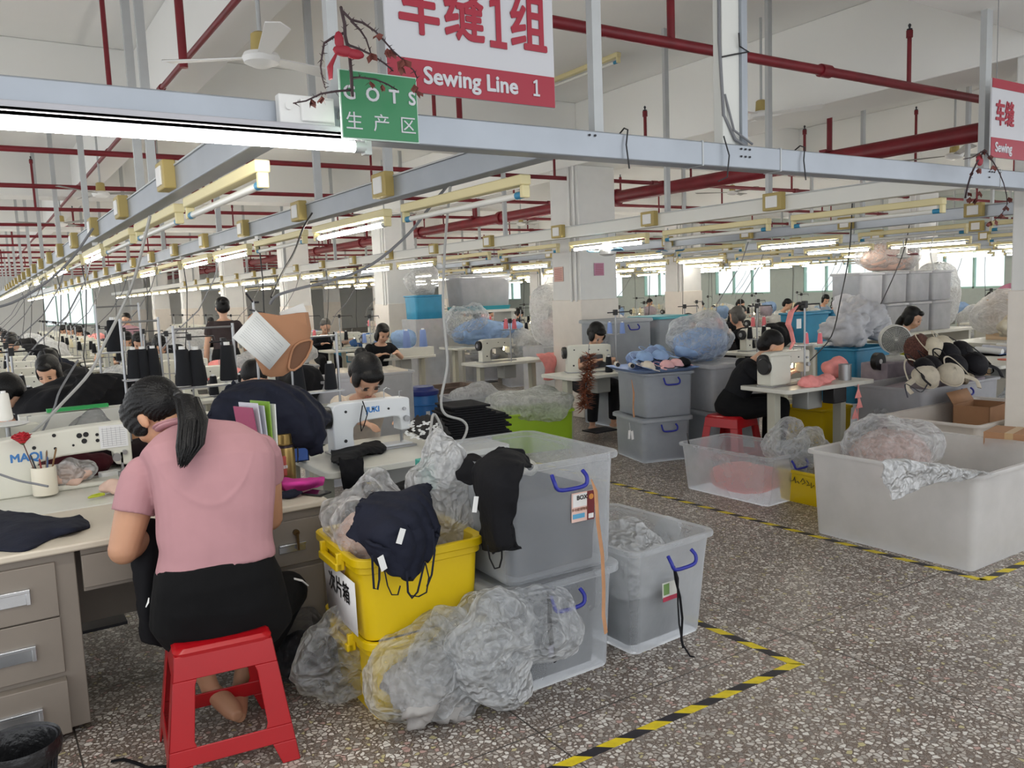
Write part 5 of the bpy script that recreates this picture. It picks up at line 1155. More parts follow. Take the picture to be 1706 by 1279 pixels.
build('leg_opening', G().loft([[hc+(p-hc)*1.03+V((0, -.046, 0)) for p in hf], [hc+(p-hc)*.8+V((0, -.05, 0)) for p in hf]], (False, True)), mat('cloth_tan_inner', '6f4d38', .8), t)
build('opening_hem', G().tube([hc+(p-hc)*1.02+V((0, -.052, 0)) for p in hf+hf[:1]], .006, 8), mat('cloth_tan_brief', 'ad7d5c', .7), t)
pq = [bz(426, 517, 4.14), bz(484, 574, 4.14), bz(449, 616, 4.14), bz(387, 562, 4.14)]; pc = sum(pq, V())/4
t = thing('printed_sheet', 'white printed sheet pinned on the tan brief', 'paper', pc)
o = build('sheet', G().add([p-pc for p in pq], [(0, 1, 2, 3)]), mat('paper_bright', 'e4e6e4', .7), t, fixn=False); o.modifiers.new('s', 'SOLIDIFY').thickness = .002
g = G(); a, b_, c_, d_ = [p-pc+V((0, -.004, 0)) for p in pq]
for i in range(12):
    u = .12+.065*i; p0 = a.lerp(d_, u); p1 = b_.lerp(c_, u); g.bar(p0.lerp(p1, .08), p0.lerp(p1, .9 if i % 3 else .6), .0012, .0008)
build('printed_lines', g, mat('ink_grey', '8f8f94', .7), t)
tag(build('paper_sheet', G().box(-.07, .07, -.001, .001, -.03, .04), mat('paper_bright', 'e4e6e4', .7), loc=bz(490, 524, 4.33), rot=(0, R(-18), 0)), 'second white sheet sticking out above the tan brief', 'paper')
t = thing('garment_stand', 'thin steel stand holding the tan brief and cable hook', 'stand', (bz(452, 600).x, 4.5, TZ))
build('pole', G().cone((0, 0, 0), (0, 0, bz(452, 500, 4.5).z-TZ), .007), steel, t); build('cross_arm', G().tube([(-.02, 0, .86), (0, -.2, .84), (-.0, -.24, .8)], .005, 8).tube([(-.04, -.02, .95), (0, -.0, .9), (.03, 0, .9)], .006, 8), dark, t)
heap('garments', 'off-white garment behind the tan brief', 'garments', (1.62, 5.1, TZ), (.14, .1, .1), offw, 66, .3, 9, 4)
person('worker in a white shirt with bowed head behind the hanging tan brief', (1.72, 6.25, 0), R(170), sit_pose(a=24, b=42, hp=45, yaw=0), clothm('white_shirt', 'd9dcd9'), clothm('trouser_dark', '202024'), hair='short', hs=1.15)
# ================================================================ MIDDLE RIGHT
lime = mat_tub('lime_tub', 'b6d838', .75, .35, .1); tealm = mat('teal_lid', '3c9fae', .4); skyb = mat('sky_blue_plastic', '86a3d6', .4, var=.03); bluet2 = mat('blue_tub', '2e86ad', .4, var=.08)
graytub = mat_tub('grey_clear_tub', 'cfd4da', .42, .3, .2); packt = mat_tub('packed_tub', 'd9dade', .4, .3, .3)
u = R(-15)
tub('storage_tub', 'grey-clear lidded tub with white tags on the floor, under the tub with the blue lid', (5.47, 5.9, 0), .56, .66, .41, graytub, rot=u, lid=True, handle=bhan, taper=.88)
fill('grey garments inside the lidded tub with white tags', (5.47, 5.9, 0), .52, .6, .34, clothm('mid_grey', '868a92'), 70, sub=3, rot=u, taper=.86)
tub('storage_tub', 'grey-clear tub topped by a light blue lid, stacked on another tub', (5.49, 5.88, .43), .56, .66, .42, graytub, rot=u, lid=False, handle=bhan, taper=.88)
fill('grey garments inside the tub with the light blue lid', (5.49, 5.88, .43), .52, .6, .36, clothm('mid_grey', '868a92'), 71, sub=3, rot=u, taper=.86)
t = thing('tray_lid', 'light blue tray lid heaped with bras on the stacked tub', 'lid', (5.46, 5.88, .853), u)
build('lid', G().loft([rrect(.56, .62, .06, 0), rrect(.66, .74, .07, .03), rrect(.68, .76, .08, .034), rrect(.64, .72, .07, .03), rrect(.54, .6, .06, .012)]), skyb, t)
hb = lambda nm, lab, x, y, z, r, m, sd, **k: heap(nm, lab, 'garments', (x, y, z), r, m, sd, k.get('amp', .25), k.get('f', 9), k.get('sub', 4))
hb('garments', 'blue and white bras at the back of the light blue lid', 5.5, 6.0, .87, (.2, .16, .09), mat('cloth_blue_layers', '8296bd', .8, var=.4, vs=14, bump=.4), 72)
bra('light pink bra with black edging at the front of the light blue lid', (5.5, 5.64, .9), clothm('pale_pink', 'e6b4b4'), .2, .9, 12, lining=blk)
bra('light blue bra with dark lining in the middle of the light blue lid', (5.42, 5.82, .97), lblue, -.1, 1.05, 20, lining=blk)
bra('light blue bra with navy edge at the back right of the light blue lid', (5.62, 5.98, 1.0), lblue, .5, 1.05, 25, lining=navy)
hb('garments', 'black cloth at the right of the light blue lid', 5.66, 5.68, .87, (.1, .08, .05), blk, 74)
bra('beige bra at the left of the light blue lid', (5.27, 5.72, .9), offw, .9, .9, 15, lining=lblue)
for i, (px, py) in enumerate(((1028, 610), (1052, 612))):
    p = at(px, py, z=.885); t = thing('paper_core', 'tan paper core with dark end on the light blue lid, the %s one' % ['left', 'right'][i], 'paper core', (p.x, p.y, .905), R(60))
    build('core', G().cone((-.05, 0, 0), (.05, 0, 0), .024, n=16), offw, t, ang=30); build('dark_end', G().cone((-.052, 0, 0), (-.049, 0, 0), .02, n=16), black, t, ang=30)
tag(build('strap', G().tube([(0, 0, 0), (.006, -.02, -.12), (.0, -.015, -.26), (.012, -.01, -.34)], [.004, .014, .012, .014], 8, flat=.3), tan, loc=at(1052, 632, y=5.5)), 'tan strap hanging from the tub with the light blue lid', 'strap')
t = thing('tag_pair', 'pair of white tags hanging from the lower lidded tub', 'tag', at(1050, 722, y=5.58))
build('tag', G().box(-.025, .0, -.003, .0, -.05, .03), wplas, t, rot=(0, R(6), 0)); build('tag', G().box(.004, .03, -.008, -.004, -.06, .02), wplas, t, rot=(0, R(-6), 0)); build('string', G().tube([(0, 0, .03), (0, .01, .1)], .0015, 5), wirew, t)
tub('storage_tub', 'grey-clear lidded tub on the floor right of the stacked pair', (6.2, 5.72, 0), .66, .66, .41, graytub, rot=u*.6, lid=True, taper=.88)
fill('grey garments inside the tub right of the stacked pair', (6.2, 5.72, 0), .62, .6, .34, clothm('mid_grey', '868a92'), 76, sub=3, rot=u*.6)
tub('storage_tub', 'grey-clear lidded tub full of white cloth under the blue-filled bag', (6.22, 5.72, .43), .68, .66, .44, packt, rot=u*.6, lid=True, taper=.88)
fill('white cloth inside the tub under the blue-filled bag', (6.22, 5.72, .43), .64, .6, .36, clothm('white_cloth', 'd0d0cc'), 77, sub=4, rot=u*.6, amp=.3)
heap('plastic_bag', 'clear bag filled with light blue cups on the lidded tub', 'bag', (6.1, 5.85, .885), (.4, .28, .24), bagm, 78, .25, 5, 6)
heap('garments', 'light blue cups inside the clear bag on the lidded tub', 'garments', (6.1, 5.86, .89), (.33, .22, .16), lblue, 79, .3, 7, 5)
heap('plastic_bag', 'pointed top of the blue-filled clear bag', 'bag', at(1180, 548, y=5.9)-V((0, 0, .09)), (.12, .08, .1), bagw, 80, .5, 9, 4)
# garland of dead leaves beside the table leg
g = G(); rr = random.Random(5); p0 = at(982, 592, y=5.7); p1 = at(973, 680, y=5.7)
for i in range(800):
    c = p0.lerp(p1, i/800)-p0; a = rr.uniform(0, 6.28); e = rr.uniform(-.5, .5); d = V((math.cos(a), math.sin(a), e)).normalized(); L = rr.uniform(.06, .12)
    n_ = d.cross(V((0, 0, 1))).normalized()*.009; g.add([c, c+d*L*.6+n_, c+d*L, c+d*L*.6-n_], [(0, 1, 2, 3)])
t = thing('dried_garland', 'rust brown dried leaf garland hanging beside the stacked tubs', 'garland', p0); build('leaves', g, mat('rust_leaf', '84492f', .8, var=.45, vs=20), t, fixn=False, ang=None); build('string', G().cone((0, 0, .1), p1-p0, .003), wire, t)
# station behind the stack: table, machine, blue cones, woman
table('sewing table left of the garland, behind the tub stack', (5.7, 6.98, 0), 1.15, .62)
machine('cream sewing machine with blue thread cones behind the tub stack', (5.62, 7.05, TZ), R(-25))
q = at(1026, 556, y=6.85); stand('thread stand holding the blue cones behind the tub stack', (q.x, 6.85, TZ), 0, h=.66, tz=q.z-.006-TZ)
for i, (px, py) in enumerate(((1016, 556), (1037, 556))): put_cone('light blue thread cone above the tub stack, the %s one' % ['left', 'right'][i], px, py, 6.85, bluet, .8)
cone_('black thread cone beside the garland behind the tub stack', (at(1014, 600, y=6.8).x, 6.8, TZ), darkt, 1.1)
person('worker with black hair behind the blue thread cones', (6.1, 7.75, 0), R(175), sit_pose(a=20, b=35, hp=40), clothm('grey_shirt', '6f7076'), clothm('trouser_dark', '202024'), hair='fringe', hs=1.15)
# green tub, crate, drum
tub('lime_tub', 'lime green tub covered with clear film beside the aisle', (4.86, 7.1, 0), .8, .6, .42, lime, rot=R(-12), taper=.9)
heap('plastic_bag', 'clear film covering the lime green tub', 'bag', (4.86, 7.1, .3), (.44, .33, .15), bagw, 82, .25, 5, 5, rot=R(-12), sq=.6)
t = thing('blue_drum', 'blue plastic drum with dark lid beyond the aisle', 'drum', (4.42, 8.72, 0))
build('body', G().lathe([(.0, 0), (.17, 0), (.18, .02), (.18, .16), (.19, .17), (.18, .18), (.18, .36), (.19, .37), (.18, .38), (.17, .5)], n=28), mat('drum_blue', '2f6fb3', .4), t); build('lid', G().lathe([(.185, .48), (.19, .49), (.19, .53), (.14, .55), (.13, .58), (0, .58)], n=28), mat('drum_lid', '26357f', .4), t)
build('label', G().box(-.06, -.01, -.185, -.178, .2, .3), wplas, t)
tub('storage_tub', 'white crate with blue handles behind the black fabric stack', (4.78, 8.1, 0), .75, .5, .5, packt, rot=R(-10), handle=bhan, taper=.9)
heap('plastic_bag', 'white cloth in the white crate behind the black fabric stack', 'bag', (4.78, 8.1, .3), (.32, .2, .16), bagw, 83, .2, 6, 4)
tub('brown_tub', 'brown wrapped box under the middle table', (5.02, 9.2, 0), .7, .48, .5, mat('brown_wrap', '7b6a5e', .35, var=.2, bump=.5, bs=12), taper=.97)
# middle station M with pink cones
tM = table('sewing table with pink cloth hanging off its right end', (5.9, 9.15, 0), 1.1, .55)
machine('cream sewing machine with lit lamp under the pink cones at centre', (5.78, 9.2, TZ), 0, light=True)
q = at(850, 548, y=9.0); stand('thread stand holding the two pink cones at centre', (q.x, 9.0, TZ), 0, h=.55, tz=q.z-.006-TZ)
for i, (px, py) in enumerate(((843, 548), (857, 548))): put_cone('pink thread cone on the stand at centre, the %s one' % ['left', 'right'][i], px, py, 9.0, pinkt, .85)
sheet('pink_cloth', 'pink cloth draped off the right end of the middle table', 'cloth', [[at(893, 590, y=8.98), at(915, 588, y=8.98), at(935, 587, y=8.98)], [at(900, 597, y=8.85), at(918, 595, y=8.85), at(932, 592, y=8.85)], [at(908, 612, y=8.83), at(918, 612, y=8.82), at(928, 608, y=8.83)], [at(906, 632, y=8.83), at(913, 633, y=8.82), at(921, 632, y=8.83)]], salmon, 20, 24, .012, 9, .006, 8)
# tubs stacked behind, left of column
tub('storage_tub', 'big grey clear tub standing low in front of the white column', (6.62, 7.75, 0), .7, .6, .62, graytub, taper=.92, lid=True)
fill('grey garments in the big tub in front of the white column', (6.62, 7.75, 0), .66, .56, .5, clothm('mid_grey', '868a92'), 84, sub=3)
tub('storage_tub', 'big grey clear tub with printed label, upper of the pair at the white column', (6.62, 7.75, .64), .72, .62, .62, graytub, taper=.92, handle=bhan, lid=True)
fill('grey garments in the upper tub at the white column', (6.62, 7.75, .64), .68, .58, .5, clothm('mid_grey', '868a92'), 85, sub=3)
tub('storage_tub', 'clear tub with a teal lid, right of the white column', (7.5, 7.9, .64), .66, .6, .62, graytub, taper=.9, lid=True, lidm=tealm)
tub('storage_tub', 'clear tub under the teal-lidded tub right of the white column', (7.5, 7.9, 0), .66, .6, .62, graytub, taper=.9, lid=True)
fill('green-grey garments in the teal-lidded tub', (7.5, 7.9, .64), .6, .56, .45, clothm('sage', '8b9a94'), 86, sub=3)
# notices on the white column
for nm, lab, x, y, z, ax, wd, ht, c in (('notice', 'purple notice sheet on the front of the white column', 6.8, 8.262, 1.9, 'y', .16, .16, 'c38aa6'), ('notice', 'red printed notice sheet on the left side of the white column', 6.492, 8.72, 1.86, 'x', .2, .19, 'd9b0a4')):
    g = G().box(-wd/2, wd/2, -.003, .003, -ht/2, ht/2); l = G()
    for i in range(7): l.box(-wd*.4, wd*.4, -.0045, -.003, ht*(.36-.12*i)-.003, ht*(.36-.12*i)+.003)
    t = thing(nm, lab, 'notice', (x, y, z), 0 if ax == 'y' else R(-90)); build('sheet', g, mat('notice_'+c, c, .6), t); build('printed_lines', l, mat('notice_ink', '9c4a52', .6), t)
# ---- station R, front right: table, machine, stand, worker in black on a red stool
table('sewing table with the grey machine at the right of the aisle', (6.18, 4.64, 0), 1.14, .56, R(-3))
m3 = machine('boxy cream sewing machine with lit lamp, black handwheel facing left', (5.93, 4.68, TZ), R(-4), light=True)
build('box_housing', G().box(-.26, -.02, -.085, .09, .012, .27), mach, m3, bev=.015); build('wheel_guard', G().cone((-.26, -.02, .18), (-.3, -.02, .18), .07, n=24), black, m3, bev=.006)
q = at(1343, 573, y=4.5); t = stand('tall thread stand with pink strap on the table of the boxy machine', (q.x-.02, 4.5, TZ), 0, h=.72, arm=.2, tz=q.z-.006-TZ)
for i, (px, py) in enumerate(((1343, 573), (1366, 573))): put_cone('pink thread cone on the stand of the boxy machine, the %s one' % ['left', 'right'][i], px, py, 4.5, pinkt, .62)
tag(build('pink_strap', G().tube([at(*q, y=4.44)-at(1330, 510, y=4.44) for q in ((1330, 508), (1318, 520), (1313, 540), (1318, 552), (1322, 570), (1316, 582))], [.006, .03, .03, .022, .022, .01], 10, flat=.4), salmon, loc=at(1330, 510, y=4.44)), 'pink fabric strap hung on the tall thread stand', 'strap')
tag(build('white_tag', G().box(-.03, .03, -.001, .001, -.05, .03), wplas, loc=at(1331, 537, y=4.4)), 'white tag hanging on the pink strap of the stand', 'tag')
heap('garments', 'salmon pieces at the needle of the boxy machine', 'garments', at(1390, 642, z=TZ)+V((-.05, .12, 0)), (.22, .09, .035), salmon, 88, .4, 12, 5)
heap('garments', 'salmon scraps left of the boxy machine', 'garments', at(1250, 634, z=TZ)+V((.08, -.05, 0)), (.12, .06, .025), clothm('coral', 'e98070'), 89, .5, 14, 4)
heap('garments', 'salmon bundle at the back right of the boxy machine table', 'garments', (6.62, 4.68, TZ), (.14, .1, .09), salmon, 90, .25, 9, 4)
t = thing('metal_can', 'steel can on the table right of the boxy machine', 'can', (6.52, 4.5, TZ)); build('body', G().lathe([(0, 0), (.055, 0), (.055, .14), (.058, .142), (.05, .144), (.05, .01)], n=24), steel, t)
g = G(); 
for i, (px, py) in enumerate(((1430, 655), (1432, 672), (1425, 690))): c = at(px, py, y=4.33)-at(1430, 640, y=4.33); g.add([c+V((-.05, 0, -.04)), c+V((.05, 0, -.04)), c+V((0, 0, .06)), c+V((0, .03, -.02))], [(0, 1, 2), (0, 2, 3), (1, 3, 2), (0, 3, 1)])
tag(build('pink_bunting', g.tube([(0, 0, 0), (0, 0, -.35)], .004, 6), salmon, loc=at(1430, 640, y=4.33)), 'salmon triangle pieces hanging off the table by the boxy machine', 'cloth pieces')
tag(build('black_control_box', G().box(-.09, .09, -.06, .06, -.14, 0), black, loc=(6.3, 4.45, .714), bev=.008), 'black control box under the table of the boxy machine', 'control box')
tub('yellow_tub', 'yellow tub under the table of the boxy machine', (6.95, 5.1, 0), .5, .5, .42, yel, taper=.88, rim=.015)
stool('red plastic stool under the worker in black at the boxy machine', (5.72, 5.12, 0), R(10))
person('worker in black with a side-striped trouser leg, seated at the boxy machine', (5.72, 5.12, 0), R(-128), sit_pose(a=26, b=48, hp=40, yaw=0, w=[(-.16, .52, .84), (.12, .5, .84)], kn=[(-.14, .4, .56), (.14, .42, .56)]), clothm('black_shirt2', '15161a'), clothm('trouser_black', '0b0b0d'), hair='short', hs=1.15, sleeve=.9)
heap('plastic_bag', 'clear bag hanging under the table between the yellow tub and the bra tub', 'bag', (7.1, 4.4, .0), (.25, .2, .24), bagw, 91, .3, 7, 4)
tag(build('red_cone', G().lathe([(0, 0), (.11, 0), (.04, .42), (0, .44)], n=16), red, loc=(6.75, 4.25, 0)), 'dark red plastic cone left of the bra tub', 'cone')
# bra tub
tub('storage_tub', 'wide clear tub heaped with cream and black bras at the right', (7.6, 4.35, 0), 1.35, .72, .66, packt, taper=.92, handle=bhan)
fill('grey-mauve garments filling the wide tub of bras', (7.6, 4.35, 0), 1.25, .64, .62, lilac, 92, sub=4)
yb = 4.3
def hp(lab, px, py, r, m, sd, y=yb, amp=.2, f=8, nm='bra', sub=5):
    p = at(px, py, y=y); nm = 'bra' if 'cup' in lab else 'garments'; return heap(nm, lab, 'garments', (p.x, p.y, p.z), r, m, sd, amp, f, sub)
hp('dark mound under the bras on the wide clear tub', 1592, 630, (.4, .22, .14), clothm('black_bra', '15141a', .7), 93, amp=.2)
def bp(lab, px, py, m, y=4.3, rot=0, s=1.5, tilt=35, lin=None): bra(lab, at(px, py, y=y), m, rot, s, tilt, None, lin)
cb, bb = clothm('cream_cup', 'd8ceb8', .7, .15), clothm('black_bra', '15141a', .7)
bp('cream padded bra on top of the black bras', 1563, 580, cb, 4.35, .2, 1.5, 45)
bp('black padded bra at the front right of the bra heap', 1606, 610, bb, 4.05, -.15, 1.6, 50)
bp('black padded bra at the top of the bra heap', 1590, 590, bb, 4.25, .1, 1.6, 40)
bp('black padded bra at the front left of the bra heap', 1545, 615, bb, 4.1, .3, 1.5, 45)
bp('cream bra lying in front of the black bras', 1562, 628, clothm('cream_bra', 'cfc6b4', .7, .2), 3.97, -.3, 1.5, 50)
hp('brown dotted garment left of the cream cup', 1530, 610, (.16, .12, .16), mat('dotted', '5e3b33', .85, var=.6, vs=90), 96, 4.45, .2)
hp('leopard print garment in front on the wide tub', 1600, 640, (.22, .06, .05), mat('leopard', '857a68', .85, var=.6, vs=70), 97, 4.0, .3)
t = tag(build('bra_strap', G().tube(crv([at(*q, y=3.98)-at(1630, 590, y=3.98) for q in ((1610, 585), (1630, 592), (1648, 605), (1655, 618), (1645, 622), (1630, 608))]), .008, 8, flat=.4), blk, loc=at(1630, 590, y=3.98)), 'black strap loop at the right of the black bras', 'strap')
t = tag(build('bra_strap', G().tube(crv([at(*q, y=3.93)-at(1520, 640, y=3.93) for q in ((1512, 662), (1508, 640), (1520, 645), (1535, 653), (1545, 640))]), .007, 8, flat=.4), clothm('slate4', '55565f'), loc=at(1520, 640, y=3.93)), 'grey strap dangling over the left front of the wide tub', 'strap')
# desk fan on a box
p = at(1490, 600, y=4.95); t = thing('desk_fan', 'white desk fan on a round foot behind the bras', 'fan', (p.x, p.y, p.z-.0), R(-50))
pass
fw = mat('fan_plastic', 'dcdcd6', .4)
build('base', G().lathe([(0, 0), (.15, 0), (.155, .02), (.12, .045), (.05, .06), (0, .06)], n=32), fw, t)
h = build('housing', G().lathe([(.14, -.09), (.152, -.08), (.152, .06), (.12, .1), (.05, .12), (0, .12)], n=32, cap=False).xf(Matrix.Translation((0, 0, .22)) @ Matrix.Rotation(R(90), 4, 'X') @ Matrix.Scale(-1, 4, (0, 0, 1))), fw, t)
h = build('housing', G().tube([(0, 0, .05), (0, 0, .1)], .05, 12), fw, t)
g = G()
for i in range(9): g.lathe([(.016*i+.012, -.105), (.016*i+.015, -.103), (.016*i+.015, -.1)], n=28, cap=False)
for i in range(24): a = i*math.pi/12; g.tube([(0, 0, -.105), (.15*math.cos(a), .15*math.sin(a), -.095)], .0012, 4)
g.xf(Matrix.Translation((0, 0, .22)) @ Matrix.Rotation(R(-90), 4, 'X')); build('front_grille', g, fw, t)
g = G()
for i in range(5):
    a = i*2*math.pi/5; c, s = math.cos(a), math.sin(a); g.add([V((c*x-s*y, s*x+c*y, z)) for x, y, z in ((.02, -.01, -.05), (.13, -.05, -.07), (.14, .04, -.02), (.02, .02, -.03))], [(0, 1, 2, 3)])
g.lathe([(0, -.07), (.03, -.06), (.03, -.0), (0, 0)], n=16); g.xf(Matrix.Translation((0, 0, .22)) @ Matrix.Rotation(R(-90), 4, 'X')); build('blades', g, mat('fan_blade', '8f918f', .4), t)
FZ = p.z
tag(build('fan_box', G().box(-.36, .2, -.15, .15, 0, p.z), lilac, loc=(p.x, p.y, 0), bev=.01), 'grey-brown box carrying the desk fan', 'box')
t = thing('tape_reel', 'dark round tape reel left of the desk fan', 'reel', (at(1463, 590, y=4.9).x, 4.9, .81)); build('reel', G().cone((0, -.03, 0), (0, .03, 0), .09, n=24), black, t, ang=30); build('hub', G().cone((0, -.034, 0), (0, -.03, 0), .025, n=16), wplas, t, ang=30)
# right table with blue crate and carton
table('wide grey work table at the right edge behind the bra tub', (9.35, 4.5, 0), 2.0, .9)
p = at(1675, 595, y=4.6); t = thing('blue_crate', 'light blue slatted crate of rolled pieces at the right edge', 'crate', (p.x+.25, 4.75, TZ)); z1 = p.z+.02-TZ
for i in range(4): build('slat_wall', G().box(-.5, .5, -.21+.0, -.2, .02+i*z1/4, .02+i*z1/4+z1/4-.012), mat('crate_blue', '6a8fcf', .45), t)
build('inner_box', G().box(-.5, .5, -.2, .2, 0, z1), mat('crate_blue', '6a8fcf', .45), t)
for i in range(5): tag(build('rolled_piece', G().cone((0, -.19, 0), (0, .1, .02), .035+.01*(i % 2), n=14), [wplas, clothm('stripe_white', 'c7cad6'), offw][i % 3], loc=(p.x-.15+.16*i, 4.75, TZ+z1+.05), ang=30), 'rolled piece in the light blue crate, %s from the left' % ORD[i], 'roll')
hp('cream padded cups piled above the blue crate', 1690, 560, (.3, .15, .12), clothm('cream_cup', 'd8ceb8', .7, .15), 99, 4.8, .3)
carton('brown printed carton behind the blue crate at the right edge', at(1690, 540, y=5.6)-V((0, 0, .2)), .7, .4, .55, 0, False, mat('cardboard_light', 'cbb091', .8))
carton('tan carton behind the black bras', at(1650, 590, y=5.0)-V((0, 0, .25)), .45, .3, .28, 0, False, mat('cardboard_light', 'cbb091', .8))
t = thing('orange_dish', 'orange-red ring on the grey work table', 'ring', at(1678, 601, y=4.3)); build('ring', G().lathe([(.05, 0), (.09, 0), (.09, .02), (.05, .02)], n=24), mat('orange_plastic', 'd4552f', .4), t)
# ================================================================ REPEATED STATIONS IN THE LINES
LN = ['leftmost line', 'second line', 'line along the aisle', 'second line past the aisle', 'third line past the aisle', 'fourth line past the aisle', 'fifth line past the aisle']
# line: x centre, first y, count, cloth colours, cone colours, person chance
LINES = [(.55, 7.4, 15, [blk, navy, blk], [darkt, darkt, creamt]), (2.0, 6.9, 16, [blk, clothm('dark_grey', '3a3a40'), salmon, blk], [darkt, darkt, creamt]),
         (5.7, 12.6, 12, [lblue, clothm('denim', '4a6fa5'), beige, lblue], [bluet, darkt, pinkt]), (8.9, 6.0, 11, [salmon, blk, clothm('pale_pink', 'e6b4b4')], [pinkt, darkt]),
         (11.3, 9.4, 9, [clothm('white_cloth', 'd0d0cc'), salmon, lblue], [pinkt, creamt, darkt]), (16.0, 8.0, 9, [clothm('white_cloth', 'd0d0cc'), lilac, lblue], [darkt, creamt]), (19.0, 9.0, 9, [clothm('white_cloth', 'd0d0cc'), lblue], [creamt, darkt])]
pT = table('proto', (0, 0, 0), 1.15, .56); pM = machine('proto', (0, 0, 0)); pML = machine('proto', (0, 0, 0), light=True); pS = stand('proto', (0, 0, 0), h=.62)
pC = {m.name: cone_('proto', (0, 0, 0), m, 1.0) for m in (darkt, creamt, bluet, pinkt)}
pH = {}
def hproto(m, k_):
    if (m.name, k_) not in pH: pH[(m.name, k_)] = heap('garments', 'proto', 'garments', (0, 0, 0), [(.3, .2, .12), (.22, .17, .17), (.34, .16, .1)][k_], m, 200+k_, .3, 8, 4)
    return pH[(m.name, k_)]
seen = set()
SKIP = [(9.4, 14.6, 6.6, 8.9), (7.4, 9.3, 4.5, 6.4), (6.4, 8.2, 7.2, 10.8)]
MAN = [(2.72, 10.9), (2.75, 19), (5.6, 15.15), (8.75, 8.75), (9.55, 8.2), (11, 8.65), (9.55, 5.95), (5, 11.3)]
def place(pr, loc, rot, label, group):
    if pr.name in seen: return dup(pr, loc, rot, label, group)
    seen.add(pr.name); pr.location = loc; pr.rotation_euler = (0, 0, rot); pr['label'] = label; pr['group'] = group; return pr
pBag = heap('plastic_bag', 'proto', 'bag', (0, 0, 0), (.34, .28, .26), bagw, 210, .3, 6, 4)
pTub = tub('storage_tub', 'proto', (0, 0, 0), .62, .56, .46, packt, taper=.88, lid=True); pTubB = tub('blue_tub', 'proto', (0, 0, 0), .6, .5, .42, bluet2, taper=.86); pTubY = tub('yellow_tub', 'proto', (0, 0, 0), .5, .42, .36, yel, taper=.86, rim=.015)
pW = thing('power_cable', 'proto', 'cable'); build('cable', G().tube([(0, 0, 0), (.03, .02, -.35), (.0, .0, -.7), (-.05, -.04, -1.0), (-.02, .0, -1.3)], .0055, 6), wireb, pW); build('plug', G().box(-.02, .02, -.02, .02, -.02, .04), wplas, pW)
pW2 = thing('power_cable', 'proto', 'cable'); build('cable', G().tube([(0, 0, 0), (-.1, .05, -.3), (-.28, .12, -.6), (-.5, .1, -.8), (-.62, .0, -.95)], .006, 6), wire, pW2); build('plug', G().box(-.02, .02, -.02, .02, -.02, .04), wplas, pW2)
shirts = [clothm(n_, c_) for n_, c_ in (('s_blue', '9db4cf'), ('s_black', '1c1d22'), ('s_red', '9c2a35'), ('s_dark', '22252c'), ('s_mauve', 'a88590'), ('s_white', 'dcdcd8'), ('s_green', 'a7a52f'))]
dkp = clothm('trouser_dark', '202024')
pP = {}
def pproto(k_):
    if k_ not in pP:
        sh = shirts[k_ % 7]; hr_ = ['bob', 'short', 'bun', 'fringe', 'bun', 'short', 'bob'][k_ % 7]
        pP[k_] = person('proto', (0, 0, 0), 0, sit_pose(a=16+3*(k_ % 3), b=34+4*(k_ % 2), hp=36, yaw=(-12, 0, 14)[k_ % 3]), sh, dkp, hair=hr_, vox=.012, hs=1.12)
    return pP[k_]
shn = ['light blue', 'black', 'red', 'dark', 'mauve', 'white', 'yellow-green']
hl = [['bob', 'short', 'bun', 'fringe', 'bun', 'short', 'bob'][i] for i in range(7)]
pcount = {}
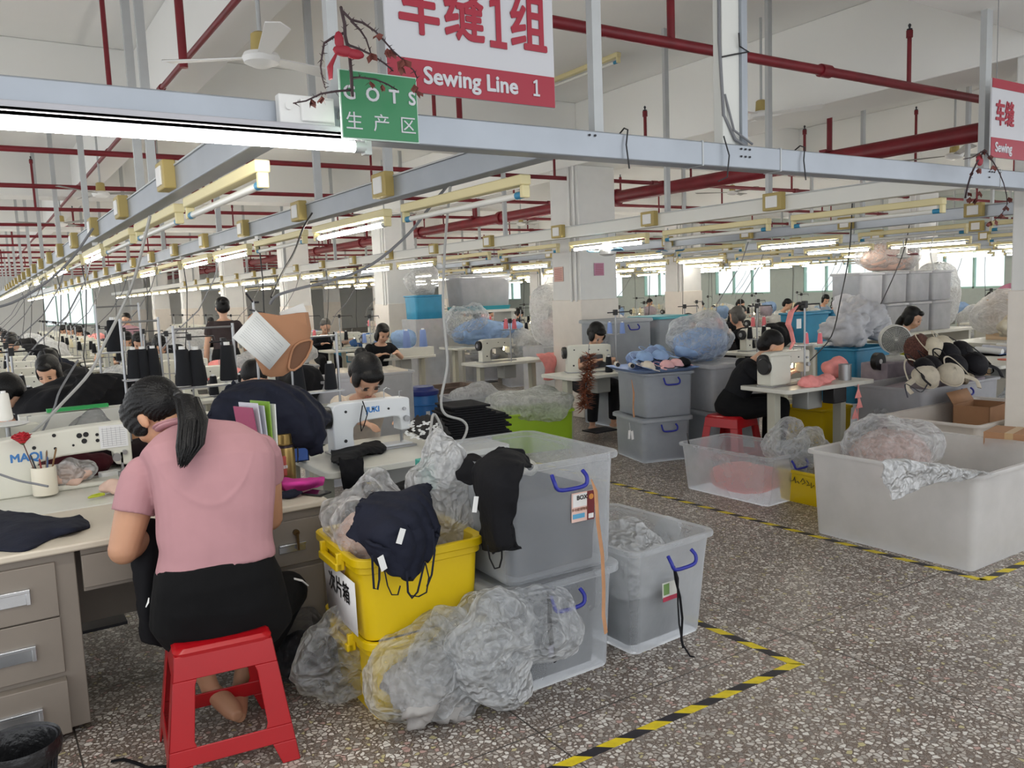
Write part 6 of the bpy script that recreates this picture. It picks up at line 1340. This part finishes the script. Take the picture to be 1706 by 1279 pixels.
for li, (x, y0, n, cl, cn) in enumerate(LINES):
    for k_ in range(n):
        y = y0+k_*1.38; o_ = ORD[k_]; ln = LN[li]; jx = rnd.uniform(-.06, .06)
        if any(a < x < b and c < y < d for a, b, c, d in SKIP): continue
        place(pT, (x+jx, y, 0), 0, 'white sewing table, %s from the front in the %s' % (o_, ln), 'sewing tables in the lines')
        place(pML if (k_+li) % 3 == 0 else pM, (x-.1+jx, y+.03, TZ), rnd.uniform(-.12, .12), 'cream sewing machine on the %s table of the %s' % (o_, ln), 'sewing machines in the lines')
        place(pS, (x-.3+jx, y-.16, TZ), rnd.uniform(-.5, .5), 'thread stand on the %s table of the %s' % (o_, ln), 'thread stands in the lines')
        if y < 22:
            c = pC[cn[k_ % len(cn)].name]; cname = {'black_thread': 'black', 'cream_thread': 'cream', 'blue_thread': 'light blue', 'pink_thread': 'pink'}[cn[k_ % len(cn)].name]
            for s, sn in ((-1, 'left'), (1, 'right')):
                place(c, (x-.3+jx+s*.09, y-.16-.04*s, TZ+.173), 0, '%s thread cone, %s one on the %s stand of the %s' % (cname, sn, o_, ln), 'thread cones in the lines')
        if y < 26:
            q = rnd.randrange(3); m = cl[k_ % len(cl)]
            place(hproto(m, q), (x+.34, y+rnd.uniform(-.05, .1), TZ), rnd.uniform(0, 3), '%s garments piled on the %s table of the %s' % (m.name.replace('cloth_', '').replace('_', ' '), o_, ln), 'garment piles in the lines')
            r_ = rnd.random(); side = .78 if li not in (2, 3) else -.8
            if y > 7.5:
                if r_ < .3: place(pTub, (x+side, y+.6, 0), rnd.uniform(-.3, .3), 'lidded clear tub beside the %s table of the %s' % (o_, ln), 'tubs beside the lines'); place(pBag, (x+side, y+.6, .48), rnd.uniform(0, 3), 'white bag on the tub beside the %s table of the %s' % (o_, ln), 'bags beside the lines')
                elif r_ < .5: place(pTubB, (x+side, y+.6, 0), rnd.uniform(-.3, .3), 'blue tub beside the %s table of the %s' % (o_, ln), 'tubs beside the lines')
                elif r_ < .65: place(pTubY, (x+side, y+.6, 0), rnd.uniform(-.3, .3), 'yellow tub beside the %s table of the %s' % (o_, ln), 'tubs beside the lines')
        if y < 20: place(pW if (k_+li) % 2 else pW2, (min(BX, key=lambda b: abs(b-x)), y+.1+rnd.uniform(-.3, .3), 2.195), rnd.uniform(-.4, .4), 'power cable dropping to the %s table of the %s' % (o_, ln), 'power cables in the lines')
        if (k_*5+li*3) % 7 in (0, 2, 4, 5) and y > 7 and y < 24 and not any(math.hypot(x-a, y+.78-b) < 1.0 for a, b in MAN):
            pk_ = (k_*3+li*2) % 7
            place(pproto(pk_), (x+.0, y+.78, 0), R(180+rnd.uniform(-12, 12)), 'seated worker in %s at the %s table of the %s' % (shn[pk_], o_, ln), 'workers in the lines')
# people the photo shows clearly
person('standing worker in a dark brown T-shirt with her back turned, between the left lines', (2.72, 10.9, 0), R(-8), stand_pose(hp=12, w=[(-.26, .05, .78), (.3, .12, .85)], h=1.72), clothm('brown_tee', '3f3637'), clothm('skirt_black', '16161a'), hair='bun', hs=1.1, sleeve=.5)
person('standing worker in a mauve top far down the left line', (2.75, 19.0, 0), R(150), stand_pose(hp=25, h=1.5), shirts[4], dkp, hair='short', hs=1.1)
person('man in a black jacket with receding hair, bent over a machine left of centre', (5.6, 15.15, 0), R(176), sit_pose(a=14, b=34, hp=38), clothm('jacket', '17191e'), dkp, hair='short', hairmat=hairg, hs=1.2, sleeve=1.8)
def seat_at(lab, px, py, y, rot, top, hair='bob', hm=None, **k):
    hz = k.pop('hz', 1.25); p = at(px, py, y=y); return person(lab, (p.x, p.y+.3, p.z-hz), R(rot), sit_pose(a=20, b=40, hp=k.pop('hp', 40), yaw=k.pop('yaw', 0)), top, dkp, hair=hair, hairmat=hm, hs=1.18, **k)
person('worker in a black sweater leaning left, behind the blue-filled bag', (8.75, 8.75, 0), R(150), sit_pose(a=24, b=42, hp=42, yaw=0, w=[(-.1, .55, .9), (.12, .5, .9)]), clothm('black_shirt2', '15161a'), dkp, hair='short', hs=1.2, sleeve=1.8)
person('worker with grey hair and black top seen from behind, right of the blue-filled bag', (9.55, 8.2, 0), R(10), sit_pose(a=12, b=20, hp=20), clothm('black_shirt2', '15161a'), dkp, hair='bob', hairmat=hairg, hs=1.2, sleeve=1)
person('worker in a cream top with short dark hair, above the yellow tub', (11.0, 8.65, 0), R(200), sit_pose(a=12, b=25, hp=30, yaw=-50), clothm('cream_top', 'd8cbbb'), dkp, hair='bob', hs=1.2)
person('worker in a yellow-green shirt with long black hair at the right', (9.55, 5.95, 0), R(215), sit_pose(a=15, b=30, hp=30, yaw=-20), shirts[6], dkp, hair='long', hs=1.15)
person('worker with black hair behind the light blue thread cones at centre left', (5.0, 11.3, 0), R(178), sit_pose(a=18, b=35, hp=35), clothm('black_shirt2', '15161a'), dkp, hair='long', hs=1.15)
# ---- clutter towers: packed tubs, blue tubs and bags beyond the lines (right background)
LBL = ['leftmost', 'second', 'third', 'fourth', 'fifth', 'sixth', 'seventh', 'eighth']
g = G().box(-2.2, 2.1, -.4, .4, .74, .78)
for sx in (-2.1, -1.1, 0, 1.0, 2.0): g.box(sx-.03, sx+.03, -.35, .35, 0, .74)
tag(build('packing_bench', g, tabm, loc=(11.9, 7.6, 0)), 'long white packing bench under the stacked tubs at the right', 'bench')
for i in range(3): place(pTubB, (10.05+i*.62, 7.6, .78), 0, 'blue tub on the packing bench, %s from the left' % ORD[i], 'tubs on the packing bench')
for i in range(3): place(pTub, (11.95+i*.64, 7.6, .78), 0, 'packed clear tub on the bench right of the blue tubs, %s from the left' % ORD[i], 'tubs on the packing bench')
for i in range(4): place(pTub, (11.3+i*.64, 7.6, 1.265), 0, 'packed clear tub in the upper layer on the bench, %s from the left' % ORD[i], 'tubs on the packing bench')
heap('plastic_bag', 'huge clear bag of rose cloth on the upper tubs at the right', 'bag', (12.1, 7.6, 1.75), (.7, .35, .25), bagm, 301, .2, 5, 5)
heap('garments', 'rose cloth inside the huge clear bag', 'garments', (12.1, 7.6, 1.76), (.6, .28, .2), beige, 302, .2, 5, 4)
heap('plastic_bag', 'tall clear bag of grey cloth standing at the right of the upper tubs', 'bag', (13.65, 7.7, .78), (.36, .32, .55), bagw, 303, .15, 5, 5, sq=.7)
heap('garments', 'mauve cloth bundle on the far right table', 'garments', (15.0, 7.0, .98), (.5, .35, .25), clothm('plum', '8c5a70'), 304, .2, 5, 4)
heap('garments', 'green striped cloth bundle right of the mauve bundle', 'garments', (15.9, 7.0, .98), (.45, .3, .17), clothm('leaf', '7fa588'), 305, .2, 5, 4)
heap('plastic_bag', 'wide pile of white plastic bags at the right background', 'bag', (12.2, 5.6, .78), (1.1, .4, .3), bagw, 306, .25, 3, 5)
g = G().box(-1.3, 1.3, -.45, .45, .72, .76)
for sx in (-1.2, 1.2): g.box(sx-.03, sx+.03, -.4, .4, 0, .72)
tag(build('work_bench', g, tabm, loc=(12.2, 5.6, 0)), 'white bench under the pile of white plastic bags', 'bench'); tag(build('work_bench', g, tabm, loc=(15.6, 7.0, .22)), 'white bench under the mauve bundle', 'bench')
heap('plastic_bag', 'heap of white netting pieces behind the boxy machine', 'bag', (8.3, 5.6, .9), (.42, .25, .24), clothm('net_white', 'c9cacf'), 307, .7, 8, 5)
tub('blue_tub', 'teal blue tub under the white netting heap', (8.3, 5.6, .3), .8, .55, .6, bluet2, taper=.9)
tag(build('stack_base', G().box(-.4, .4, -.28, .28, 0, .3), packt, loc=(8.3, 5.6, 0), bev=.01), 'low box under the teal blue tub', 'box')
# left-centre clutter: blue tubs, clear box with teal lid, blue fabric
table('long table of light blue fabric beyond the lime tub', (7.5, 12.3, 0), 1.5, .7)
heap('fabric', 'large pile of light blue fabric strips beyond the lime tub', 'fabric', (7.6, 12.3, TZ), (.65, .33, .2), lblue, 311, .35, 6, 5)
heap('plastic_bag', 'clear bag of blue-white cloth on the blue fabric pile', 'bag', (7.2, 12.35, TZ+.1), (.42, .3, .32), bagm, 312, .3, 6, 5)
tub('storage_tub', 'clear tub of grey lace raised on the fabric table', (7.95, 13.2, 1.42), 1.15, .6, .58, packt, taper=.88, lid=False); fill('grey lace in the raised clear tub', (7.95, 13.2, 1.42), 1.1, .55, .5, clothm('dark_grey', '3a3a40'), 313, sub=4)
tag(build('teal_tray', G().loft([rrect(.95, .7, .06, 0), rrect(1.0, .75, .07, .07)]), tealm, loc=(7.95, 13.2, 1.35)), 'teal tray under the raised clear tub', 'tray')
g = G().box(-.6, .6, -.35, .35, 1.3, 1.35)
for sx in (-.55, .55): g.box(sx-.03, sx+.03, -.3, .3, 0, 1.3)
tag(build('shelf', g, tabm, loc=(7.95, 13.2, 0)), 'white shelf carrying the teal tray', 'shelf')
place(pBag, (6.8, 13.2, 1.66), 1, 'white bag above blue tub left of the raised clear tub', 'bags beside the lines'); place(pTubB, (6.8, 13.2, 1.24), 0, 'blue tub left of the raised clear tub', 'tubs beside the lines')
tag(build('stack_base', G().box(-.32, .32, -.28, .28, 0, 1.24), packt, loc=(6.8, 13.2, 0), bev=.01), 'pale box under the blue tub left of the raised clear tub', 'box')
heap('plastic_bag', 'tall clear bag of grey garments left of the white column', 'bag', (7.95, 10.9, .76), (.34, .3, .5), bagw, 314, .15, 6, 5, sq=.7)
tag(build('stack_base', G().box(-.4, .4, -.3, .3, 0, .76), packt, loc=(7.95, 10.9, 0), bev=.01), 'pale box under the tall clear bag at the white column', 'box')
tub('storage_tub', 'tall milky tub with a black tie behind the woman in glasses', (2.75, 7.1, 0), .62, .6, .95, packt, taper=.93)
fill('pale cloth in the tall milky tub', (2.75, 7.1, 0), .58, .56, .85, lilac, 315, sub=3)
tub('storage_tub', 'wide packed tub right of the head of the woman in glasses', (3.6, 8.3, 0), .8, .6, .85, packt, taper=.92, lid=False); fill('white and brown cloth in the wide packed tub', (3.6, 8.3, 0), .76, .56, .86, offw, 316, sub=3)

for i, (px, py) in enumerate(((678, 580), (706, 585))):
    p = at(px, py, y=11.3); cone_('large light blue thread cone beyond the blue drum, the %s one' % ['left', 'right'][i], (p.x, 11.3, TZ+.12), bluet, 1.7)
tag(build('cone_tray', G().box(-.4, .3, -.08, .08, 0, .12), tabm, loc=(at(690, 585, y=11.3).x, 11.3, TZ), bev=.004), 'white riser under the two large light blue cones', 'riser')
table('sewing table carrying the large light blue cones beyond the drum', (5.45, 11.35, 0), .9, .5)
# ================================================================ HANGING THINGS
signw = mat('sign_white', 'c4c5ca', .35); signr = mat('sign_red', '9c1530', .35); signg = mat('sign_green', '2a7d4e', .35)
t = thing('hanging_sign', 'large white and red sign reading Sewing Line 1 hanging over the aisle', 'sign', (1.655, 2.7, 2.37))
build('board', G().box(-.362, .362, -.006, .006, 0, .68), signw, t, bev=.002); build('red_band', G().box(-.362, .358, -.009, -.005, .0, .116), signr, t)
build('red_band', G().box(-.362, .358, -.009, -.005, .6, .68), signr, t)
xs = lambda px: at(px, 60, y=2.7).x-1.655
for ch, px in (('车', 698), ('缝', 773), ('组', 879)): text(ch, .225, t, signr, (xs(px), -.0095, .29), FRONT, bold=.0048, sx=.78)
def one(x, z, h, w, y, m, nm='lettering'): build(nm, G().prism([(x-w*.5, z), (x+w*.5, z), (x+w*.5, z+h*.13), (x+w*.17, z+h*.13), (x+w*.17, z+h), (x-w*.05, z+h), (x-w*.45, z+h*.88), (x-w*.45, z+h*.76), (x-w*.13, z+h*.8), (x-w*.13, z+h*.13), (x-w*.5, z+h*.13)], y-.003, y), m, t)
one(xs(828), .195, .19, .075, -.0085, signr)
text('Sewing Line', .083, t, signw, (-.022, -.011, .06), FRONT, bold=.0022, sx=1.03); one(.268, .035, .062, .03, -.0105, signw)
for s in (-1, 1): build('hanger_wire', G().cone((s*.3, 0, .68), (s*.3, 0, 1.55), .002, n=6), wire, t)
a = at(567, 118, y=2.6); b_ = at(702, 238, y=2.6); cx = (a.x+b_.x)/2; w_ = (b_.x-a.x)/2
t = thing('hanging_sign', 'green sign reading GOTS fixed in front of the beam at the left', 'sign', (cx, 2.62, b_.z))
hh = at(567, 118, y=2.62).z-at(567, 233, y=2.62).z
build('board', G().box(-w_, w_, -.005, .005, 0, hh), mat('sign_edge', 'b9cfc4', .4), t); build('green_face', G().box(-w_+.004, w_-.004, -.008, -.004, .004, hh-.004), signg, t)
text('G  O  T  S', .062, t, signw, (0, -.009, hh*.66), FRONT, bold=.0015, sx=1.0); text('生  产  区', .062, t, signw, (0, -.009, hh*.24), FRONT, sx=1.02)
build('bracket', G().box(-.1, -.07, .005, .15, hh*.4, hh*.5).box(.07, .1, .005, .15, hh*.4, hh*.5), zinc, t)
a = at(1652, 130, y=2.7); b_ = at(1652, 262, y=2.7)
t = thing('hanging_sign', 'white and red sewing sign cut off by the right edge', 'sign', (a.x+.36, 2.7, b_.z)); H2 = a.z-b_.z
build('board', G().box(-.36, .36, -.006, .006, 0, H2), signw, t, bev=.002); build('red_band', G().box(-.36, .36, -.009, -.005, 0, .12), signr, t); build('red_band', G().box(-.36, .36, -.009, -.005, H2-.055, H2), signr, t)
text('车缝', .16, t, signr, (-.32, -.0095, .26), FRONT, bold=.0035, sx=.72, align='LEFT'); text('Sewing', .082, t, signw, (-.32, -.011, .06), FRONT, bold=.002, sx=.9, align='LEFT')
for s in (-1, 1): build('hanger_wire', G().cone((s*.3, 0, H2), (s*.3, 0, 1.6), .002, n=6), wire, t)
# dead branches
bark = mat('dead_bark', '3e2f33', .8, var=.2); leafm = mat('dead_leaf', '6d3a33', .8, var=.35, vs=40)
def branch(name, label, runs, y, leaves, seed, bow=None, r0=.0042):
    o0 = at(*runs[0][0], y=y); t = thing(name, label, 'dead branch', o0); rr = random.Random(seed); g = G(); lf = G()
    for q, run in enumerate(runs):
        P = [at(a, b, y=y-.03*math.sin(i*1.3+q))-o0 for i, (a, b) in enumerate(run)]
        g.tube(P, [r0*(1-.6*i/len(P)) for i in range(len(P))] if q else [r0*1.3]*len(P), 6)
        for i in range(len(P)-1):
            for k_ in range(4):
                c = P[i].lerp(P[i+1], rr.random()); d = V((rr.uniform(-1, 1), rr.uniform(-1, .3), rr.uniform(-1, 1))).normalized(); g.tube([c, c+d*rr.uniform(.008, .02)], [.0018, .0005], 4)
    for (a, b, s) in leaves:
        c = at(a, b, y=y-.02)-o0
        for k_ in range(3):
            d = V((rr.uniform(-.6, .6), rr.uniform(-.4, .2), -rr.uniform(.4, 1))).normalized()*s; n_ = V((rr.uniform(-1, 1), rr.uniform(-1, 1), .2)).normalized()*s*.4
            lf.add([c, c+d*.5+n_, c+d, c+d*.5-n_], [(0, 1, 2), (0, 2, 3)])
    build('twigs', g, bark, t, fixn=False, ang=None)
    o = build('leaves', lf, leafm, t, fixn=False, ang=None)
    return t, o0
t, o0 = branch('dead_branch', 'bare dead branch with red bow fixed above the green sign', [[(568, 12), (574, 40), (575, 60), (582, 90), (585, 120), (587, 160)], [(572, 20), (585, 33), (605, 38), (625, 52), (640, 68), (655, 85), (672, 100), (690, 118), (695, 130)], [(585, 35), (600, 50), (610, 65), (618, 90)], [(573, 55), (555, 62), (540, 72), (537, 90), (534, 110), (537, 130), (542, 148)], [(580, 75), (600, 82), (620, 92), (640, 105), (655, 118)], [(586, 130), (600, 129), (625, 132), (645, 140), (662, 150)], [(586, 150), (560, 152), (535, 156), (510, 168), (488, 172)]], 2.52,
    [(632, 55, .03), (645, 80, .035), (650, 82, .035), (618, 88, .035), (672, 98, .04), (668, 110, .03), (690, 140, .03), (694, 150, .03), (617, 135, .025), (637, 140, .025), (518, 165, .03), (536, 160, .03)], 4)
g = G(); g.ell(at(572, 85, y=2.5)-o0, (.035, .012, .018), 12); g.ell(at(590, 90, y=2.5)-o0, (.035, .012, .016), 12); g.ell(at(565, 68, y=2.5)-o0, (.016, .01, .03), 10); g.tube([at(560, 90, y=2.5)-o0, at(550, 110, y=2.5)-o0, at(551, 132, y=2.5)-o0], [.012, .022, .014], 8, flat=.3)
build('red_bow', g, mat('bow_red', '8e1a2c', .6), t)
t, o0 = branch('dead_branch', 'dried leafy branch with red bow drooping over the beam at the right', [[(1640, 250), (1628, 270), (1618, 290), (1612, 310), (1608, 330)], [(1640, 250), (1655, 270), (1665, 288), (1672, 305), (1677, 325), (1678, 340), (1670, 355), (1655, 368)], [(1640, 250), (1620, 262), (1605, 265)]], 2.62,
    [(1640, 248, .04), (1632, 255, .04), (1650, 258, .04), (1655, 275, .04), (1630, 280, .04), (1612, 320, .04), (1616, 328, .04), (1632, 318, .045), (1625, 330, .04), (1680, 328, .04), (1676, 342, .04), (1668, 355, .04), (1658, 365, .045), (1650, 368, .04), (1646, 370, .03), (1620, 285, .03)], 6)
build('red_bow', G().ell(at(1632, 268, y=2.6)-o0, (.035, .012, .03), 12), mat('bow_red', '8e1a2c', .6), t)
# ceiling fans
def fan(label, loc, rod, rot, m, bl=.55, hub=None):
    t = thing('ceiling_fan', label, 'fan', loc, rot)
    build('rod', G().cone((0, 0, .1), (0, 0, rod), .011, n=10), zinc, t); build('canopy_cup', G().lathe([(.035, .02), (.05, .02), (.045, .11), (.03, .12), (0, .12)], n=20), hub or ochre, t)
    build('motor', G().lathe([(0, -.05), (.04, -.05), (.085, -.03), (.095, -.005), (.085, .015), (.03, .03), (0, .03)], n=28), wplas, t)
    for i in range(3):
        a = i*2*math.pi/3; M_ = Matrix.Rotation(a, 4, 'Z')
        g = G().add([(.08, -.03, 0), (bl, -.065, .012), (bl+.02, 0, .012), (bl, .05, -.008), (.08, .03, -.01), (.08, -.03, .006), (bl, -.065, .018), (bl+.02, 0, .018), (bl, .05, -.002), (.08, .03, -.004)], [(0, 1, 2, 3, 4), (9, 8, 7, 6, 5), (0, 5, 6, 1), (1, 6, 7, 2), (2, 7, 8, 3), (3, 8, 9, 4), (4, 9, 5, 0)]).xf(M_)
        build('blade', g, m, t)
    return t
gr = mat('fan_blade_grey', '8d8d88', .5)
for i, (px, py, y, lab) in enumerate(((435, 95, 4.3, 'ceiling fan hanging near the front at upper left'), (1268, 190, 5.0, 'ceiling fan behind the wide duct post'), (168, 322, 10.5, 'ceiling fan far back on the left'), (1220, 320, 9.7, 'ceiling fan above the second line past the aisle'), (102, 372, 15.0, 'small distant ceiling fan at the far left'), (1590, 258, 5.0, 'ceiling fan near the right edge above the beam'), (868, 372, 14.0, 'distant ceiling fan left of the white column'), (640, 360, 13.0, 'distant ceiling fan right of the second column'))):
    p = at(px, py, y=y); fan(lab, p, ZC-p.z, .4+i*.7, [wplas, wplas, gr][0] if i < 2 else gr, .5 if i < 2 else .6)
for i, (px, py, y, c, lab) in enumerate(((1012, 418, 6.5, '6db4dc', 'light blue little fan hanging from the beam right of the aisle'), (1113, 418, 8.0, '2f7fae', 'blue little fan hanging further right'), (1505, 425, 6.5, '8c3344', 'dark red little fan hanging at the right'))):
    p = at(px, py, y=y); fan(lab, p, 2.3-p.z if p.z < 2.1 else .3, .5+i, mat('little_fan_'+c, c, .4), .2, mat('little_cup', 'cfcfc8', .4))
# loose cables across the left part
def cable(label, P, m, r=.006): o0 = at(P[0][0], P[0][1], y=P[0][2]); return tag(build('cable', G().tube(crv([at(a, b, y=y)-o0 for a, b, y in P], 4), r, 6), m, loc=o0), label, 'cable')
cable('long grey cable sagging from the second beam down to the hanging brief', [(762, 290, 3.9), (720, 340, 4.0), (680, 390, 4.1), (620, 440, 4.2), (560, 465, 4.3), (500, 480, 4.4), (462, 492, 4.5), (450, 506, 4.55)], wire, .008)
cable('dark cable from the beam to the hook above the hanging brief', [(520, 355, 5.2), (505, 380, 5.1), (490, 420, 5.0), (470, 455, 4.8), (452, 495, 4.6)], wireb, .006)
cable('grey cable bending across the left side above the black fabric mound', [(250, 360, 4.6), (225, 460, 4.8), (205, 510, 5.0), (175, 570, 5.0), (150, 620, 5.0), (105, 670, 4.95), (60, 715, 4.9), (10, 745, 4.85)], mat('grey_hose', 'a9a9a6', .5), .009)
cable('second grey cable crossing the far left', [(155, 380, 6.0), (120, 430, 6.0), (80, 468, 6.0), (30, 500, 6.0), (-5, 512, 6.0)], wire, .009)
cable('thin cable running down to the cream machine at the left', [(130, 600, 5.2), (100, 650, 5.0), (90, 680, 4.95), (70, 720, 4.9)], wire, .006)
cable('grey cord on the desk behind the pen cup', [(0, 790, 4.2), (30, 800, 4.15), (60, 806, 4.1), (80, 810, 4.05)], wire, .005)
cable('pair of white cords dropping from the beam at the right', [(1562, 340, 5.0), (1560, 380, 5.0), (1550, 415, 5.0), (1556, 450, 5.0)], wirew, .006)
cable('black cable dropping behind the boxy machine', [(1420, 335, 5.3), (1415, 420, 5.3), (1400, 500, 5.2), (1385, 560, 5.1), (1350, 600, 5.0)], wireb, .006)
cable('dark cable slanting down to the yellow-green worker', [(1515, 375, 6.5), (1505, 420, 6.4), (1480, 480, 6.2), (1450, 540, 6.0)], wireb, .007)
cable('bundle of dark cables lying on top of the front beam', [(1290, 255, 2.8), (1340, 262, 2.8), (1400, 268, 2.8), (1450, 276, 2.8), (1500, 284, 2.8)], mat('blue_cable', '2d4f7d', .5), .007)

# conduits and a lone fixture on the ceiling
a = at(1106, 147, z=ZC-.01); tag(build('ceiling_conduit', G().box(-.02, .02, 0, 3.9, -.03, 0), cream, loc=(a.x, 3.1, ZC)), 'cream conduit running along the ceiling above the wide duct post', 'conduit')
a = at(200, 112, z=ZC-.01); tag(build('ceiling_conduit', G().tube([(0, 0, 0), (0, 2.5, 0)], .012, 6), wplas, loc=(at(300, 40, z=ZC).x, 3.1, ZC-.012)), 'thin white conduit on the ceiling at upper left', 'conduit')
dup(FX[(False, 1.2, False)], (at(968, 112, z=ZC).x, at(968, 112, z=ZC).y, ZC), 0, 'unlit cream tube light fixed on the ceiling right of the big sign', None)
try: bpy.data.scenes.remove(SC2)
except Exception: pass
